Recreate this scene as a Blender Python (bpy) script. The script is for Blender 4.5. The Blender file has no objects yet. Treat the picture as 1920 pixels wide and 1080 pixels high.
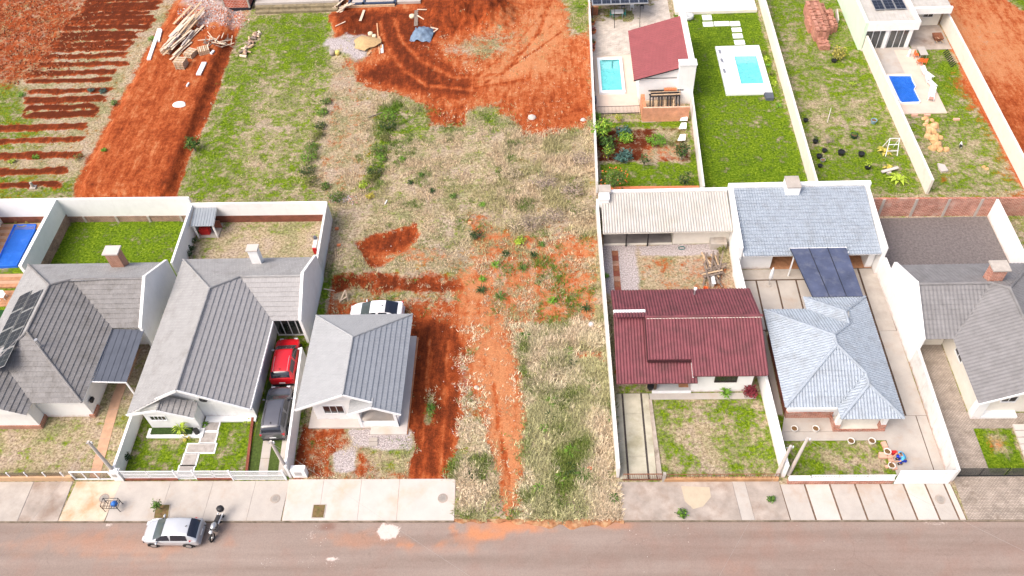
import bpy, math, random
import numpy as np
from mathutils import Vector, Matrix

random.seed(7)
RNG = np.random.default_rng(11)
scene = bpy.context.scene
COL = scene.collection

# ------------------------------------------------------------------ camera
F_PX = 1574.2                                # focal length in photo pixels (1920 wide)
PITCH, YAW, ROLL = (math.radians(a) for a in (49.958, 4.420, -4.257))
CAM = np.array([19.5414, -28.4934, 55.5575])


def cam_rows():
    cp, sp = math.cos(PITCH), math.sin(PITCH)
    base = np.array([[1, 0, 0], [0, -sp, -cp], [0, cp, -sp]])
    cy, sy = math.cos(YAW), math.sin(YAW)
    rz = np.array([[cy, -sy, 0], [sy, cy, 0], [0, 0, 1]])
    cr, sr = math.cos(ROLL), math.sin(ROLL)
    return np.array([[cr, -sr, 0], [sr, cr, 0], [0, 0, 1]]) @ base @ rz.T


CR = cam_rows()


def at(px, py, z=0.0):
    """point of the place at height z that the photo shows at (px, py)"""
    d = CR.T @ np.array([(px - 960) / F_PX, (py - 540) / F_PX, 1.0])
    p = CAM + d * (z - CAM[2]) / d[2]
    return (float(p[0]), float(p[1]), z)


cam_data = bpy.data.cameras.new('camera')
cam_obj = bpy.data.objects.new('camera', cam_data)
COL.objects.link(cam_obj)
cam_data.sensor_width = 36
cam_data.sensor_fit = 'HORIZONTAL'
cam_data.lens = F_PX / 1920 * 36
cam_data.clip_end = 3000
mw = Matrix.Identity(4)
for i in range(3):
    mw[i][0] = CR[0][i]
    mw[i][1] = -CR[1][i]
    mw[i][2] = -CR[2][i]
    mw[i][3] = CAM[i]
cam_obj.matrix_world = mw
scene.camera = cam_obj
scene.render.resolution_x, scene.render.resolution_y = 1024, 576

# ------------------------------------------------------------------ light
SUN = Vector((-0.62, -0.42, 1.0)).normalized()
world = bpy.data.worlds.new('World')
scene.world = world
world.use_nodes = True
wn = world.node_tree
sky = wn.nodes.new('ShaderNodeTexSky')
sky.sky_type = 'NISHITA'
sky.sun_disc = False
sky.sun_elevation = math.asin(SUN.z)
sky.sun_rotation = math.atan2(SUN.x, SUN.y)
sky.dust_density = 6.0
sky.ozone_density = 0.0
sky.air_density = 0.7
wn.links.new(sky.outputs[0], wn.nodes['Background'].inputs[0])
wn.nodes['Background'].inputs[1].default_value = 0.15
sun_data = bpy.data.lights.new('sun', 'SUN')
sun_data.energy = 1.1
sun_data.angle = math.radians(40)
sun_data.color = (1.0, 0.98, 0.95)
sun_obj = bpy.data.objects.new('sun', sun_data)
COL.objects.link(sun_obj)
sun_obj.rotation_euler = SUN.to_track_quat('Z', 'Y').to_euler()
vs = scene.view_settings
vs.view_transform = 'Standard'
vs.look = 'None'
vs.exposure = 0.86
vs.gamma = 1.0
vs.use_curve_mapping = False

# ------------------------------------------------------------------ helpers


def srgb(r, g, b):
    """display colour 0-255 -> linear base colour"""
    def f(c):
        c /= 255
        return c / 12.92 if c <= .04045 else ((c + .055) / 1.055) ** 2.4
    return (f(r), f(g), f(b))


WO = {}                                      # world origin of things and parts


def reg_obj(o, name):
    COL.objects.link(o)
    return o


def tag(o, label=None, cat=None, group=None, kind=None):
    if label:
        o['label'] = label
    if cat:
        o['category'] = cat
    if group:
        o['group'] = group
    if kind:
        o['kind'] = kind
    return o


def thing(name, label, cat, loc=(0, 0, 0), rz=0.0, group=None):
    o = bpy.data.objects.new(name, None)
    COL.objects.link(o)
    o.empty_display_size = .2
    o.location = loc
    o.rotation_euler = (0, 0, rz)
    WO[o] = Vector(loc)
    return tag(o, label, cat, group)


class MB:
    """collects faces and links them as ONE mesh object"""

    def __init__(self):
        self.v, self.f, self.mi = [], [], []

    def add(self, vs_, fs, mi=0):
        n = len(self.v)
        self.v += [tuple(p) for p in vs_]
        self.f += [tuple(i + n for i in f) for f in fs]
        self.mi += [mi] * len(fs)
        return self

    def box(self, x0, x1, y0, y1, z0, z1, mi=0):
        v = [(x, y, z) for z in (z0, z1) for y in (y0, y1) for x in (x0, x1)]
        return self.add(v, [(0, 2, 3, 1), (4, 5, 7, 6), (0, 1, 5, 4), (2, 6, 7, 3), (0, 4, 6, 2), (1, 3, 7, 5)], mi)

    def bar(self, p0, p1, w, h=None, mi=0, up=(0, 0, 1)):
        """box of width w and height h along p0-p1"""
        h = h or w
        p0, p1 = Vector(p0), Vector(p1)
        d = (p1 - p0).normalized()
        u = Vector(up)
        if abs(d.dot(u)) > .98:
            u = Vector((0, 1, 0))
        s = d.cross(u).normalized()
        u = s.cross(d).normalized()
        v = []
        for p in (p0, p1):
            for a, b in ((-1, -1), (1, -1), (1, 1), (-1, 1)):
                v.append(p + s * (a * w / 2) + u * (b * h / 2))
        return self.add(v, [(3, 2, 1, 0), (4, 5, 6, 7), (0, 1, 5, 4), (1, 2, 6, 5), (2, 3, 7, 6), (3, 0, 4, 7)], mi)

    def prism(self, poly, z0, z1, mi=0):
        n = len(poly)
        ar = sum(poly[i][0] * poly[(i + 1) % n][1] - poly[(i + 1) % n][0] * poly[i][1] for i in range(n))
        if ar < 0:
            poly = poly[::-1]
        v = [(p[0], p[1], z0) for p in poly] + [(p[0], p[1], z1) for p in poly]
        f = [tuple(range(n - 1, -1, -1)), tuple(range(n, 2 * n))]
        f += [(i, (i + 1) % n, n + (i + 1) % n, n + i) for i in range(n)]
        return self.add(v, f, mi)

    def vprism(self, pts, off, mi=0):
        """planar polygon of 3D points extruded by vector off"""
        n = len(pts)
        o = Vector(off)
        v = [Vector(p) for p in pts] + [Vector(p) + o for p in pts]
        f = [tuple(range(n - 1, -1, -1)), tuple(range(n, 2 * n))]
        f += [(i, (i + 1) % n, n + (i + 1) % n, n + i) for i in range(n)]
        return self.add(v, f, mi)

    def tube(self, pts, rad, n=8, mi=0, cap=True):
        pts = [Vector(p) for p in pts]
        if not isinstance(rad, (list, tuple)):
            rad = [rad] * len(pts)
        v, f = [], []
        for i, p in enumerate(pts):
            d = (pts[min(i + 1, len(pts) - 1)] - pts[max(i - 1, 0)]).normalized()
            u = Vector((0, 0, 1)) if abs(d.z) < .95 else Vector((0, 1, 0))
            s = d.cross(u).normalized()
            u = s.cross(d)
            for k in range(n):
                a = 2 * math.pi * k / n
                v.append(p + (s * math.cos(a) + u * math.sin(a)) * rad[i])
        for i in range(len(pts) - 1):
            for k in range(n):
                k2 = (k + 1) % n
                f.append((i * n + k, (i + 1) * n + k, (i + 1) * n + k2, i * n + k2))
        if cap:
            f.append(tuple(range(n)))
            f.append(tuple(range(len(v) - 1, len(v) - n - 1, -1)))
        return self.add(v, f, mi)

    def lathe(self, c, prof, n=14, mi=0, sx=1, sy=1):
        """prof: list of (r, z)"""
        v, f = [], []
        for r, z in prof:
            for k in range(n):
                a = 2 * math.pi * k / n
                v.append((c[0] + r * sx * math.cos(a), c[1] + r * sy * math.sin(a), c[2] + z))
        for i in range(len(prof) - 1):
            for k in range(n):
                k2 = (k + 1) % n
                f.append((i * n + k, i * n + k2, (i + 1) * n + k2, (i + 1) * n + k))
        f.append(tuple(range(n - 1, -1, -1)))
        f.append(tuple(range((len(prof) - 1) * n, len(prof) * n)))
        return self.add(v, f, mi)

    def build(self, name, mats, parent=None, smooth=False, local=False):
        me = bpy.data.meshes.new(name)
        v = self.v
        if parent is not None and not local:
            o = WO[parent]
            v = [(p[0] - o.x, p[1] - o.y, p[2] - o.z) for p in v]
        me.from_pydata(v, [], self.f)
        if not isinstance(mats, (list, tuple)):
            mats = [mats]
        for m in mats:
            me.materials.append(m)
        if any(self.mi):
            me.polygons.foreach_set('material_index', self.mi)
        if smooth:
            me.polygons.foreach_set('use_smooth', [True] * len(me.polygons))
        me.validate()
        ob = bpy.data.objects.new(name, me)
        COL.objects.link(ob)
        if parent is not None:
            ob.parent = parent
            WO[ob] = WO[parent]
        else:
            WO[ob] = Vector((0, 0, 0))
        return ob


def single(name, mb, mats, label, cat, group=None, smooth=False, origin=None):
    """a thing that is one mesh, its origin at the thing's base"""
    vv = np.array(mb.v)
    if origin is None:
        origin = ((vv[:, 0].min() + vv[:, 0].max()) / 2, (vv[:, 1].min() + vv[:, 1].max()) / 2, vv[:, 2].min())
    mb.v = [(p[0] - origin[0], p[1] - origin[1], p[2] - origin[2]) for p in mb.v]
    o = mb.build(name, mats, None, smooth)
    o.location = origin
    WO[o] = Vector(origin)
    return tag(o, label, cat, group)


def copy_tree(o, parent=None):
    c = o.copy()
    COL.objects.link(c)
    if parent is not None:
        c.parent = parent
    WO[c] = WO[o]
    for ch in list(o.children):
        copy_tree(ch, c)
    return c


# ------------------------------------------------------------------ materials
MATS = {}


def nodes_for(name):
    m = bpy.data.materials.new(name)
    m.use_nodes = True
    nt = m.node_tree
    b = nt.nodes['Principled BSDF']
    return m, nt, b


def N(nt, t, **kw):
    n = nt.nodes.new(t)
    for k, v in kw.items():
        setattr(n, k, v)
    return n


def noise(nt, scale, detail=4, rough=.6, vec=None, dist=0.0):
    n = N(nt, 'ShaderNodeTexNoise')
    n.inputs['Scale'].default_value = scale
    n.inputs['Detail'].default_value = detail
    n.inputs['Roughness'].default_value = rough
    n.inputs['Distortion'].default_value = dist
    if vec is None:
        vec = N(nt, 'ShaderNodeNewGeometry').outputs['Position']
    nt.links.new(vec, n.inputs['Vector'])
    return n.outputs['Fac']


def ramp(nt, fac, stops):
    r = N(nt, 'ShaderNodeValToRGB')
    e = r.color_ramp.elements
    e[0].position, e[0].color = stops[0][0], (*stops[0][1], 1)
    e[1].position, e[1].color = stops[-1][0], (*stops[-1][1], 1)
    for p, c in stops[1:-1]:
        k = e.new(p)
        k.color = (*c, 1)
    nt.links.new(fac, r.inputs[0])
    return r.outputs[0]


def mix(nt, fac, a, b, mode='MIX'):
    m = N(nt, 'ShaderNodeMix', data_type='RGBA', blend_type=mode)
    for s, v in ((0, fac), (6, a), (7, b)):
        if isinstance(v, (int, float)):
            m.inputs[s].default_value = v
        elif isinstance(v, tuple):
            m.inputs[s].default_value = (*v, 1)
        else:
            nt.links.new(v, m.inputs[s])
    return m.outputs[2]


def math_(nt, op, a, b=None, c=None, clamp=False):
    m = N(nt, 'ShaderNodeMath', operation=op, use_clamp=clamp)
    for i, v in enumerate((a, b, c)):
        if v is None:
            continue
        if isinstance(v, (int, float)):
            m.inputs[i].default_value = v
        else:
            nt.links.new(v, m.inputs[i])
    return m.outputs[0]


def sstep(nt, val, lo, hi):
    m = N(nt, 'ShaderNodeMapRange', interpolation_type='SMOOTHSTEP')
    nt.links.new(val, m.inputs['Value'])
    m.inputs['From Min'].default_value = lo
    m.inputs['From Max'].default_value = hi
    return m.outputs[0]


def bump(nt, b, fac, strength=.4, dist=.05):
    n = N(nt, 'ShaderNodeBump')
    n.inputs['Strength'].default_value = strength
    n.inputs['Distance'].default_value = dist
    nt.links.new(fac, n.inputs['Height'])
    nt.links.new(n.outputs[0], b.inputs['Normal'])


def mat(name, col, var=.18, scale=2.5, rough=.85, bmp=.15, bscale=25, metal=0.0, dirt=None, dirt_amt=.3, dscale=.5, spec=.3,
        trans=0.0, alpha=1.0, fine=.12):
    """plain surface: broad + fine tonal noise, optional dirt patches"""
    if name in MATS:
        return MATS[name]
    m, nt, b = nodes_for(name)
    lo = tuple(max(0, c * (1 - var)) for c in col)
    hi = tuple(min(1, c * (1 + var)) for c in col)
    c = ramp(nt, noise(nt, scale, 5), [(.3, lo), (.7, hi)])
    if fine:
        f = ramp(nt, noise(nt, 40, 3), [(.3, (1 - fine,) * 3), (.7, (1 + fine * .6,) * 3)])
        c = mix(nt, 1.0, c, f, 'MULTIPLY')
    if dirt:
        df = sstep(nt, noise(nt, dscale, 6, .65), .62 - dirt_amt * .4, .78)
        c = mix(nt, math_(nt, 'MULTIPLY', df, min(1, dirt_amt * 2)), c, dirt)
    nt.links.new(c, b.inputs['Base Color'])
    b.inputs['Roughness'].default_value = rough
    b.inputs['Metallic'].default_value = metal
    b.inputs['Specular IOR Level'].default_value = spec
    if trans:
        b.inputs['Transmission Weight'].default_value = trans
    if alpha < 1:
        b.inputs['Alpha'].default_value = alpha
    if bmp:
        bump(nt, b, noise(nt, bscale, 4), bmp, .02)
    MATS[name] = m
    return m


def mat_brick(name, c1, c2, mortar, bw=.22, bh=.075, plan=False, dirt=None, dirt_amt=.3, rough=.9, ms=.012):
    if name in MATS:
        return MATS[name]
    m, nt, b = nodes_for(name)
    geo = N(nt, 'ShaderNodeNewGeometry')
    sp = N(nt, 'ShaderNodeSeparateXYZ')
    nt.links.new(geo.outputs['Position'], sp.inputs[0])
    cb = N(nt, 'ShaderNodeCombineXYZ')
    if plan:
        nt.links.new(sp.outputs[0], cb.inputs[0])
        nt.links.new(sp.outputs[1], cb.inputs[1])
    else:
        nt.links.new(math_(nt, 'ADD', sp.outputs[0], sp.outputs[1]), cb.inputs[0])
        nt.links.new(sp.outputs[2], cb.inputs[1])
    t = N(nt, 'ShaderNodeTexBrick')
    t.inputs['Scale'].default_value = 1
    t.inputs['Brick Width'].default_value = bw
    t.inputs['Row Height'].default_value = bh
    t.inputs['Mortar Size'].default_value = ms
    t.inputs['Color1'].default_value = (*c1, 1)
    t.inputs['Color2'].default_value = (*c2, 1)
    t.inputs['Mortar'].default_value = (*mortar, 1)
    nt.links.new(cb.outputs[0], t.inputs['Vector'])
    c = t.outputs['Color']
    f = ramp(nt, noise(nt, 1.3, 5), [(.3, (.72,) * 3), (.7, (1.15,) * 3)])
    c = mix(nt, 1.0, c, f, 'MULTIPLY')
    if dirt:
        df = sstep(nt, noise(nt, .9, 6, .7), .6 - dirt_amt * .3, .72)
        c = mix(nt, math_(nt, 'MULTIPLY', df, .75), c, dirt)
    nt.links.new(c, b.inputs['Base Color'])
    b.inputs['Roughness'].default_value = rough
    b.inputs['Specular IOR Level'].default_value = .2
    bump(nt, b, math_(nt, 'SUBTRACT', 1.0, t.outputs['Fac']), .5, .01)
    MATS[name] = m
    return m


def mat_glass(name, col, rough=.05, alpha=1.0, spec=.8):
    if name in MATS:
        return MATS[name]
    m, nt, b = nodes_for(name)
    c = ramp(nt, noise(nt, .8, 2), [(.3, tuple(x * .7 for x in col)), (.7, col)])
    nt.links.new(c, b.inputs['Base Color'])
    b.inputs['Roughness'].default_value = rough
    b.inputs['Specular IOR Level'].default_value = spec
    b.inputs['Alpha'].default_value = alpha
    MATS[name] = m
    return m


def mat_paint(name, col, rough=.25, metal=0.0, coat=.6):
    if name in MATS:
        return MATS[name]
    m, nt, b = nodes_for(name)
    c = ramp(nt, noise(nt, 1.5, 3), [(.3, tuple(x * .93 for x in col)), (.7, col)])
    nt.links.new(c, b.inputs['Base Color'])
    b.inputs['Roughness'].default_value = rough
    b.inputs['Metallic'].default_value = metal
    b.inputs['Coat Weight'].default_value = coat
    b.inputs['Coat Roughness'].default_value = .08
    MATS[name] = m
    return m


def mat_wall(name, col, stain, amt, splash=None):
    """painted render with rain streaks running down it and blotchy stains"""
    m, nt, b = nodes_for(name)
    geo = N(nt, 'ShaderNodeNewGeometry')
    mp = N(nt, 'ShaderNodeMapping')
    mp.inputs['Scale'].default_value = (3.2, 3.2, .35)
    nt.links.new(geo.outputs['Position'], mp.inputs[0])
    st = sstep(nt, noise(nt, 1.0, 6, .7, mp.outputs[0]), .55, .75)
    bl = sstep(nt, noise(nt, .6, 6, .7), .5, .72)
    c = ramp(nt, noise(nt, 1.5, 5), [(.3, tuple(x * .94 for x in col)), (.7, col)])
    c = mix(nt, math_(nt, 'MULTIPLY', st, amt), c, stain)
    c = mix(nt, math_(nt, 'MULTIPLY', bl, amt * .8), c, tuple(x * .9 + .05 for x in stain))
    zz = N(nt, 'ShaderNodeSeparateXYZ')
    nt.links.new(geo.outputs['Position'], zz.inputs[0])
    sp_ = math_(nt, 'SUBTRACT', math_(nt, 'MULTIPLY', noise(nt, 2.2, 6, .75), 1.15), zz.outputs[2])
    c = mix(nt, math_(nt, 'MULTIPLY', sstep(nt, sp_, .22, .62), amt * 1.2), c, (.42, .20, .12))
    nt.links.new(c, b.inputs['Base Color'])
    b.inputs['Roughness'].default_value = .85
    b.inputs['Specular IOR Level'].default_value = .25
    bump(nt, b, noise(nt, 25, 4), .1, .02)
    MATS[name] = m
    return m


WHITE = mat_wall('white_plaster', (.80, .80, .79), (.58, .56, .52), .30)
WHITE_OLD = mat_wall('weathered_white_plaster', (.70, .69, .66), (.34, .30, .25), .55)
CREAM = mat('cream_plaster', (.72, .68, .6), .06, 1.5, .85, .1, dirt=(.5, .42, .32), dirt_amt=.2)
GREENW = mat('pale_green_plaster', (.62, .74, .6), .05, 1.0, .8, .1, dirt=(.5, .52, .45), dirt_amt=.2)
METALW = mat('white_painted_metal', (.76, .77, .78), .04, 3, .45, 0, fine=.03)
PLINTH = mat_brick('brick_dado', (.42, .17, .10), (.36, .13, .07), (.45, .36, .3), .22, .08)
BRICK = mat_brick('salmon_brick', (.50, .21, .145), (.33, .105, .065), (.56, .44, .37), .34, .13, dirt=(.46, .36, .30), dirt_amt=.35, ms=.014)
BRICK_OLD = mat_brick('stained_brick', (.34, .19, .14), (.28, .14, .09), (.42, .36, .30), .24, .09, dirt=(.12, .09, .06), dirt_amt=.5)
BRICK_DK = mat_brick('dark_red_brick', (.24, .07, .045), (.19, .055, .035), (.26, .13, .09), .24, .09, dirt=(.08, .04, .03), dirt_amt=.3)
CONC = mat('concrete', (.40, .36, .32), .13, 1.2, .9, .2, dirt=(.33, .27, .22), dirt_amt=.3)
CONC_L = mat('light_concrete', (.42, .385, .35), .08, .9, .9, .15, dirt=(.37, .28, .21), dirt_amt=.35)
CONC_W = mat('pale_new_concrete', (.51, .465, .43), .06, .8, .9, .12, dirt=(.48, .33, .22), dirt_amt=.35, dscale=.35)
CONC_S = mat('stained_concrete', (.36, .31, .27), .25, .7, .92, .2, dirt=(.22, .15, .11), dirt_amt=.45, dscale=.5)
CONC_D = mat('dark_concrete', (.24, .22, .21), .2, 1.0, .9, .2)
TILE_G = mat('shaded_grey_tile', (.215, .207, .205), .16, 3.0, .75, .15, dirt=(.145, .137, .13), dirt_amt=.5, dscale=1.1)  # darker copy: shade of right and front slopes put into the colour
TILE_GM = mat('shaded_worn_grey_tile', (.32, .312, .312), .10, 3.0, .75, .15, dirt=(.26, .25, .25), dirt_amt=.3, dscale=1.1)  # second house: shaded slopes get this darker copy of the tile
TILE_G2 = mat('lit_grey_tile', (.30, .298, .296), .10, 1.6, .75, .15, dirt=(.215, .207, .20), dirt_amt=.4, dscale=1.0)  # lighter copy: light on left and back slopes put into the colour
TILE_G3 = mat('lit_new_grey_tile', (.32, .33, .34), .07, 1.6, .7, .12)  # light-side copy for the small house; its right slope has a shaded one
TILE_G4 = mat('mid_grey_ribbed_tile', (.205, .20, .203), .12, 1.6, .75, .15, dirt=(.15, .145, .145), dirt_amt=.45, dscale=1.0)
TILE_B = mat('blue_grey_ceramic_tile', (.315, .36, .415), .13, 3.0, .6, .12, dirt=(.24, .265, .29), dirt_amt=.45, dscale=1.0)
MAROON = mat('maroon_fibre_cement', (.178, .055, .066), .16, 2.0, .7, .12, dirt=(.10, .04, .043), dirt_amt=.5, dscale=1.1)
MAROON2 = mat('maroon_metal_tile', (.25, .07, .075), .08, 1.2, .6, .1)
OFFW_SHEET = mat('weathered_white_sheet', (.45, .43, .40), .10, 1.2, .85, .15, dirt=(.38, .35, .30), dirt_amt=.35)
GREY_SHEET = mat('grey_metal_sheet', (.28, .31, .34), .08, 1.5, .5, .05)
SLATE = mat('slate_blue_awning', (.10, .112, .14), .1, 1.2, .85, .05, spec=.1)
NAVY = mat('navy_polycarbonate', (.075, .09, .15), .25, .9, .35, .0, dirt=(.16, .17, .21), dirt_amt=.35, dscale=1.3)
WOOD = mat('sawn_wood', (.50, .36, .23), .25, 5, .85, .2)
WOOD_P = mat('pale_sawn_wood', (.62, .50, .38), .2, 5, .85, .2)
WOOD_O = mat('orange_sawn_board', (.60, .33, .18), .2, 4, .85, .15)
WOOD_G = mat('weathered_grey_wood', (.21, .165, .135), .35, 5, .9, .25)
WOOD_DK = mat('charred_dark_wood', (.035, .03, .03), .4, 4, .85, .2)
DECK = mat('brown_deck_board', (.38, .19, .10), .25, 3, .7, .15)
DECK_T = mat('terracotta_deck_tile', (.44, .27, .18), .12, 2, .8, .1)
PATIO = mat('pinkish_patio_concrete', (.58, .47, .39), .08, 1.0, .85, .1, dirt=(.46, .35, .28), dirt_amt=.2)
BLACK = mat('black_plastic', (.02, .02, .022), .2, 4, .5, .05)
DARK = mat('dark_interior', (.018, .016, .015), .3, 3, .9, 0)
STEEL = mat('galvanised_steel', (.45, .46, .47), .1, 5, .4, .0, metal=.6)
RUST = mat('rusty_iron', (.22, .09, .05), .3, 6, .85, .15)
TERRA = mat('terracotta', (.55, .18, .08), .15, 4, .8, .1)
ORANGE_P = mat('orange_plastic', (.75, .16, .04), .1, 4, .5, 0)
RED_P = mat('red_plastic', (.45, .02, .02), .15, 4, .5, 0)
BLUE_P = mat('blue_plastic', (.03, .15, .5), .15, 4, .4, 0)
WINGLASS = mat_glass('dark_window_glass', (.03, .032, .036))
FENCEGLASS = mat_glass('smoked_fence_glass', (.05, .06, .06), .08, .6)
BRONZE_GL = mat_glass('bronze_fence_glass', (.16, .11, .07), .08, .45)
CLEARGL = mat_glass('pale_door_glass', (.42, .55, .55), .08, .75)
CELL = mat_glass('solar_cell', (.022, .028, .045), .35, 1.0, .25)
# ================================================================== GROUND
GX0, GX1, GY0, GY1, GS = -64.0, 86.0, -3.2, 78.0, 0.22
gx = np.arange(GX0, GX1, GS)
gy = np.arange(GY0, GY1, GS)
XX, YY = np.meshgrid(gx, gy)


def vnoise(x, y, seed=0):
    xi, yi = np.floor(x).astype(np.int64), np.floor(y).astype(np.int64)
    xf, yf = x - xi, y - yi

    def h(a, b):
        n = (a * 374761393 + b * 668265263 + seed * 1442695041) & 0x7fffffff
        n = ((n ^ (n >> 13)) * 1274126177) & 0x7fffffff
        return ((n ^ (n >> 16)) & 0xffff) / 65535.0
    u, v = xf * xf * (3 - 2 * xf), yf * yf * (3 - 2 * yf)
    return (h(xi, yi) * (1 - u) + h(xi + 1, yi) * u) * (1 - v) + (h(xi, yi + 1) * (1 - u) + h(xi + 1, yi + 1) * u) * v


def fbm(x, y, sc, seed=0, o=4):
    t, a, s = 0, .5, 0
    for k in range(o):
        t = t + a * vnoise(x * sc * 2 ** k + 37 * k, y * sc * 2 ** k + 91 * k, seed + k)
        s += a
        a *= .5
    return t / s


def S(t):
    t = np.clip(t, 0, 1)
    return t * t * (3 - 2 * t)


def sdist(poly, X, Y):
    """signed distance to polygon, positive inside"""
    n = len(poly)
    d = np.full(X.shape, 1e9)
    ins = np.zeros(X.shape, bool)
    for i in range(n):
        ax, ay = poly[i][:2]
        bx, by = poly[(i + 1) % n][:2]
        ex, ey = bx - ax, by - ay
        t = np.clip(((X - ax) * ex + (Y - ay) * ey) / (ex * ex + ey * ey + 1e-9), 0, 1)
        d = np.minimum(d, np.hypot(X - ax - t * ex, Y - ay - t * ey))
        c = ((ay > Y) != (by > Y)) & (X < (bx - ax) * (Y - ay) / (by - ay + 1e-12) + ax)
        ins ^= c
    return np.where(ins, d, -d)


def ldist(p, q, X, Y):
    ex, ey = q[0] - p[0], q[1] - p[1]
    t = np.clip(((X - p[0]) * ex + (Y - p[1]) * ey) / (ex * ex + ey * ey + 1e-9), 0, 1)
    return np.hypot(X - p[0] - t * ex, Y - p[1] - t * ey)


NZ = fbm(XX, YY, .45, 3) - .5
NZ2 = fbm(XX, YY, 1.6, 9) - .5
CH = {k: np.full(XX.shape, v) for k, v in dict(soil=.25, green=.35, dark=.3, grey=.0, vd=.5, vh=.22).items()}
HGT = np.zeros(XX.shape)


def region(pts, soft=.5, jag=.8, pix=True, **kw):
    if pix:
        soft *= 1.8
    poly = [at(*p)[:2] for p in pts] if pix else pts
    xs, ys = [p[0] for p in poly], [p[1] for p in poly]
    m = 3
    i0, i1 = np.searchsorted(gy, [min(ys) - m, max(ys) + m])
    j0, j1 = np.searchsorted(gx, [min(xs) - m, max(xs) + m])
    sl = (slice(i0, i1), slice(j0, j1))
    d = sdist(poly, XX[sl], YY[sl]) + (NZ[sl] * 2.2 + NZ2[sl] * .8) * jag
    w = S(d / soft * .5 + .5)
    for k, v in kw.items():
        if k == 'h':
            HGT[sl] = HGT[sl] + v * w
        else:
            CH[k][sl] = CH[k][sl] * (1 - w) + v * w
    return w


def track(pts, wid, soft=.25, pix=True, **kw):
    ln = [at(*p)[:2] for p in pts] if pix else pts
    d = np.full(XX.shape, 1e9)
    for a, b in zip(ln[:-1], ln[1:]):
        d = np.minimum(d, ldist(a, b, XX, YY))
    w = S((wid - d + NZ2 * .35) / soft)
    for k, v in kw.items():
        if k == 'h':
            HGT[:] += v * w
        else:
            CH[k][:] = CH[k] * (1 - w) + v * w


# --- ploughed field, upper left
region([(-260, -70), (335, -70), (322, 40), (295, 80), (215, 215), (150, 345), (148, 372), (-300, 372)], .4, .5, soil=.32, green=.14, dark=.4, vd=.45, vh=.14)
region([(-260, -70), (185, -70), (150, 40), (60, 152), (-260, 155)], 1.5, 1, soil=.62, green=.2, dark=.55, vd=.4)
region([(-200, 150), (40, 160), (75, 235), (110, 270), (-200, 320)], 1.2, 1, green=.68)
region([(-200, 300), (150, 335), (140, 374), (-200, 374)], 1.0, .8, green=.66, vh=.18)
edgeX = [(at(330, 20)), at(300, 60), at(215, 215), at(150, 345)]
for k, py in enumerate((346, 320, 291, 263, 238, 215, 202, 188, 172, 152, 137, 122, 107, 94, 85, 74, 67, 55, 46, 37, 29, 21, 14, 5, -6, -16)):
    yc = at(100, py)[1]
    xe = np.interp(yc, [edgeX[3][1], edgeX[2][1], edgeX[1][1], edgeX[0][1]], [edgeX[3][0], edgeX[2][0], edgeX[1][0], edgeX[0][0]]) - 1.4 - random.random() * 1.2
    xs_ = -62 if py > 220 else (at(40 + (152 - py) * .8 if py < 152 else 45, py)[0])
    w = S((.60 + random.uniform(-.1, .1) + NZ2 * .55 - np.abs(YY - yc - (XX + 35) * .004 + NZ * .45)) / .34) * S((xe - XX + NZ2 * 2) / .8) * S((XX - xs_ + NZ2 * 2) / .8)
    for c, v in (('soil', 1.15), ('green', .0), ('dark', random.uniform(.8, 1.05)), ('vd', .08)):
        CH[c] = CH[c] * (1 - w) + v * w
    HGT += .10 * w
# --- raised red fill platform
PLAT = [(318, 30), (300, 62), (262, 130), (215, 215), (172, 300), (150, 345), (148, 374), (325, 374), (350, 300), (375, 225), (415, 130), (440, 60), (440, 10), (380, -20), (335, 0)]
region(PLAT, .5, .25, soil=1.35, green=0, dark=.44, vd=0)
region([(325, 374), (355, 290), (388, 225), (425, 135), (452, 50), (425, 50), (395, 140), (360, 225), (325, 300), (300, 374)], .5, .3, soil=1.3, dark=.72, vd=0)
HGT += .55 * S((sdist([at(*p)[:2] for p in PLAT], XX, YY) + NZ2 * .5) / 1.0)
region([(330, -5), (468, -10), (470, 50), (440, 62), (405, 55), (375, 68), (345, 40)], .8, .8, soil=.6, grey=.55, dark=.3)
for a, b in (((250, 210), (200, 330)), ((300, 230), (268, 350)), ((330, 210), (290, 355)), ((235, 150), (205, 260))):
    track([a, b], .12, .2, h=-.08, dark=.62)
# --- grass field between platform and site
region([(470, 22), (628, 16), (622, 150), (592, 350), (602, 374), (335, 374), (350, 315), (400, 205), (452, 60)], .5, .6, soil=-.05, green=.55, vd=.9, vh=.13)
region([(520, 25), (622, 22), (615, 120), (560, 140), (500, 90)], 1.5, 1, green=.72)
region([(420, 160), (560, 150), (560, 300), (440, 330)], 2, 1.2, green=.42)
region([(455, 130), (345, 360), (400, 365), (490, 140)], 1.2, 1, green=.7)
# --- debris strip
region([(622, 108), (705, 120), (742, 190), (690, 350), (610, 372), (588, 340), (612, 200)], .5, .8, soil=.36, green=.08, dark=.3, vd=.8, vh=.18)
# --- middle scrub
region([(690, 185), (860, 192), (985, 240), (1112, 225), (1118, 470), (870, 470), (640, 420), (632, 372), (690, 350), (742, 190)], .8, 1, soil=.16, green=.24, vd=.9, vh=.2)
region([(930, 255), (1114, 235), (1118, 460), (1000, 440), (920, 400)], 1.2, 1.2, soil=.28, green=.08, grey=.28, dark=.35, vd=1, vh=.35)
region([(718, 198), (745, 195), (742, 245), (705, 352), (672, 352), (690, 290)], .8, .8, green=.8, vh=.32)
region([(745, 200), (800, 196), (820, 245), (760, 265)], 1, 1, green=.62)
region([(885, 195), (935, 205), (935, 245), (890, 245)], 1, 1, green=.66)
region([(860, 240), (960, 250), (980, 330), (880, 330)], 1.5, 1.2, green=.22)
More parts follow.
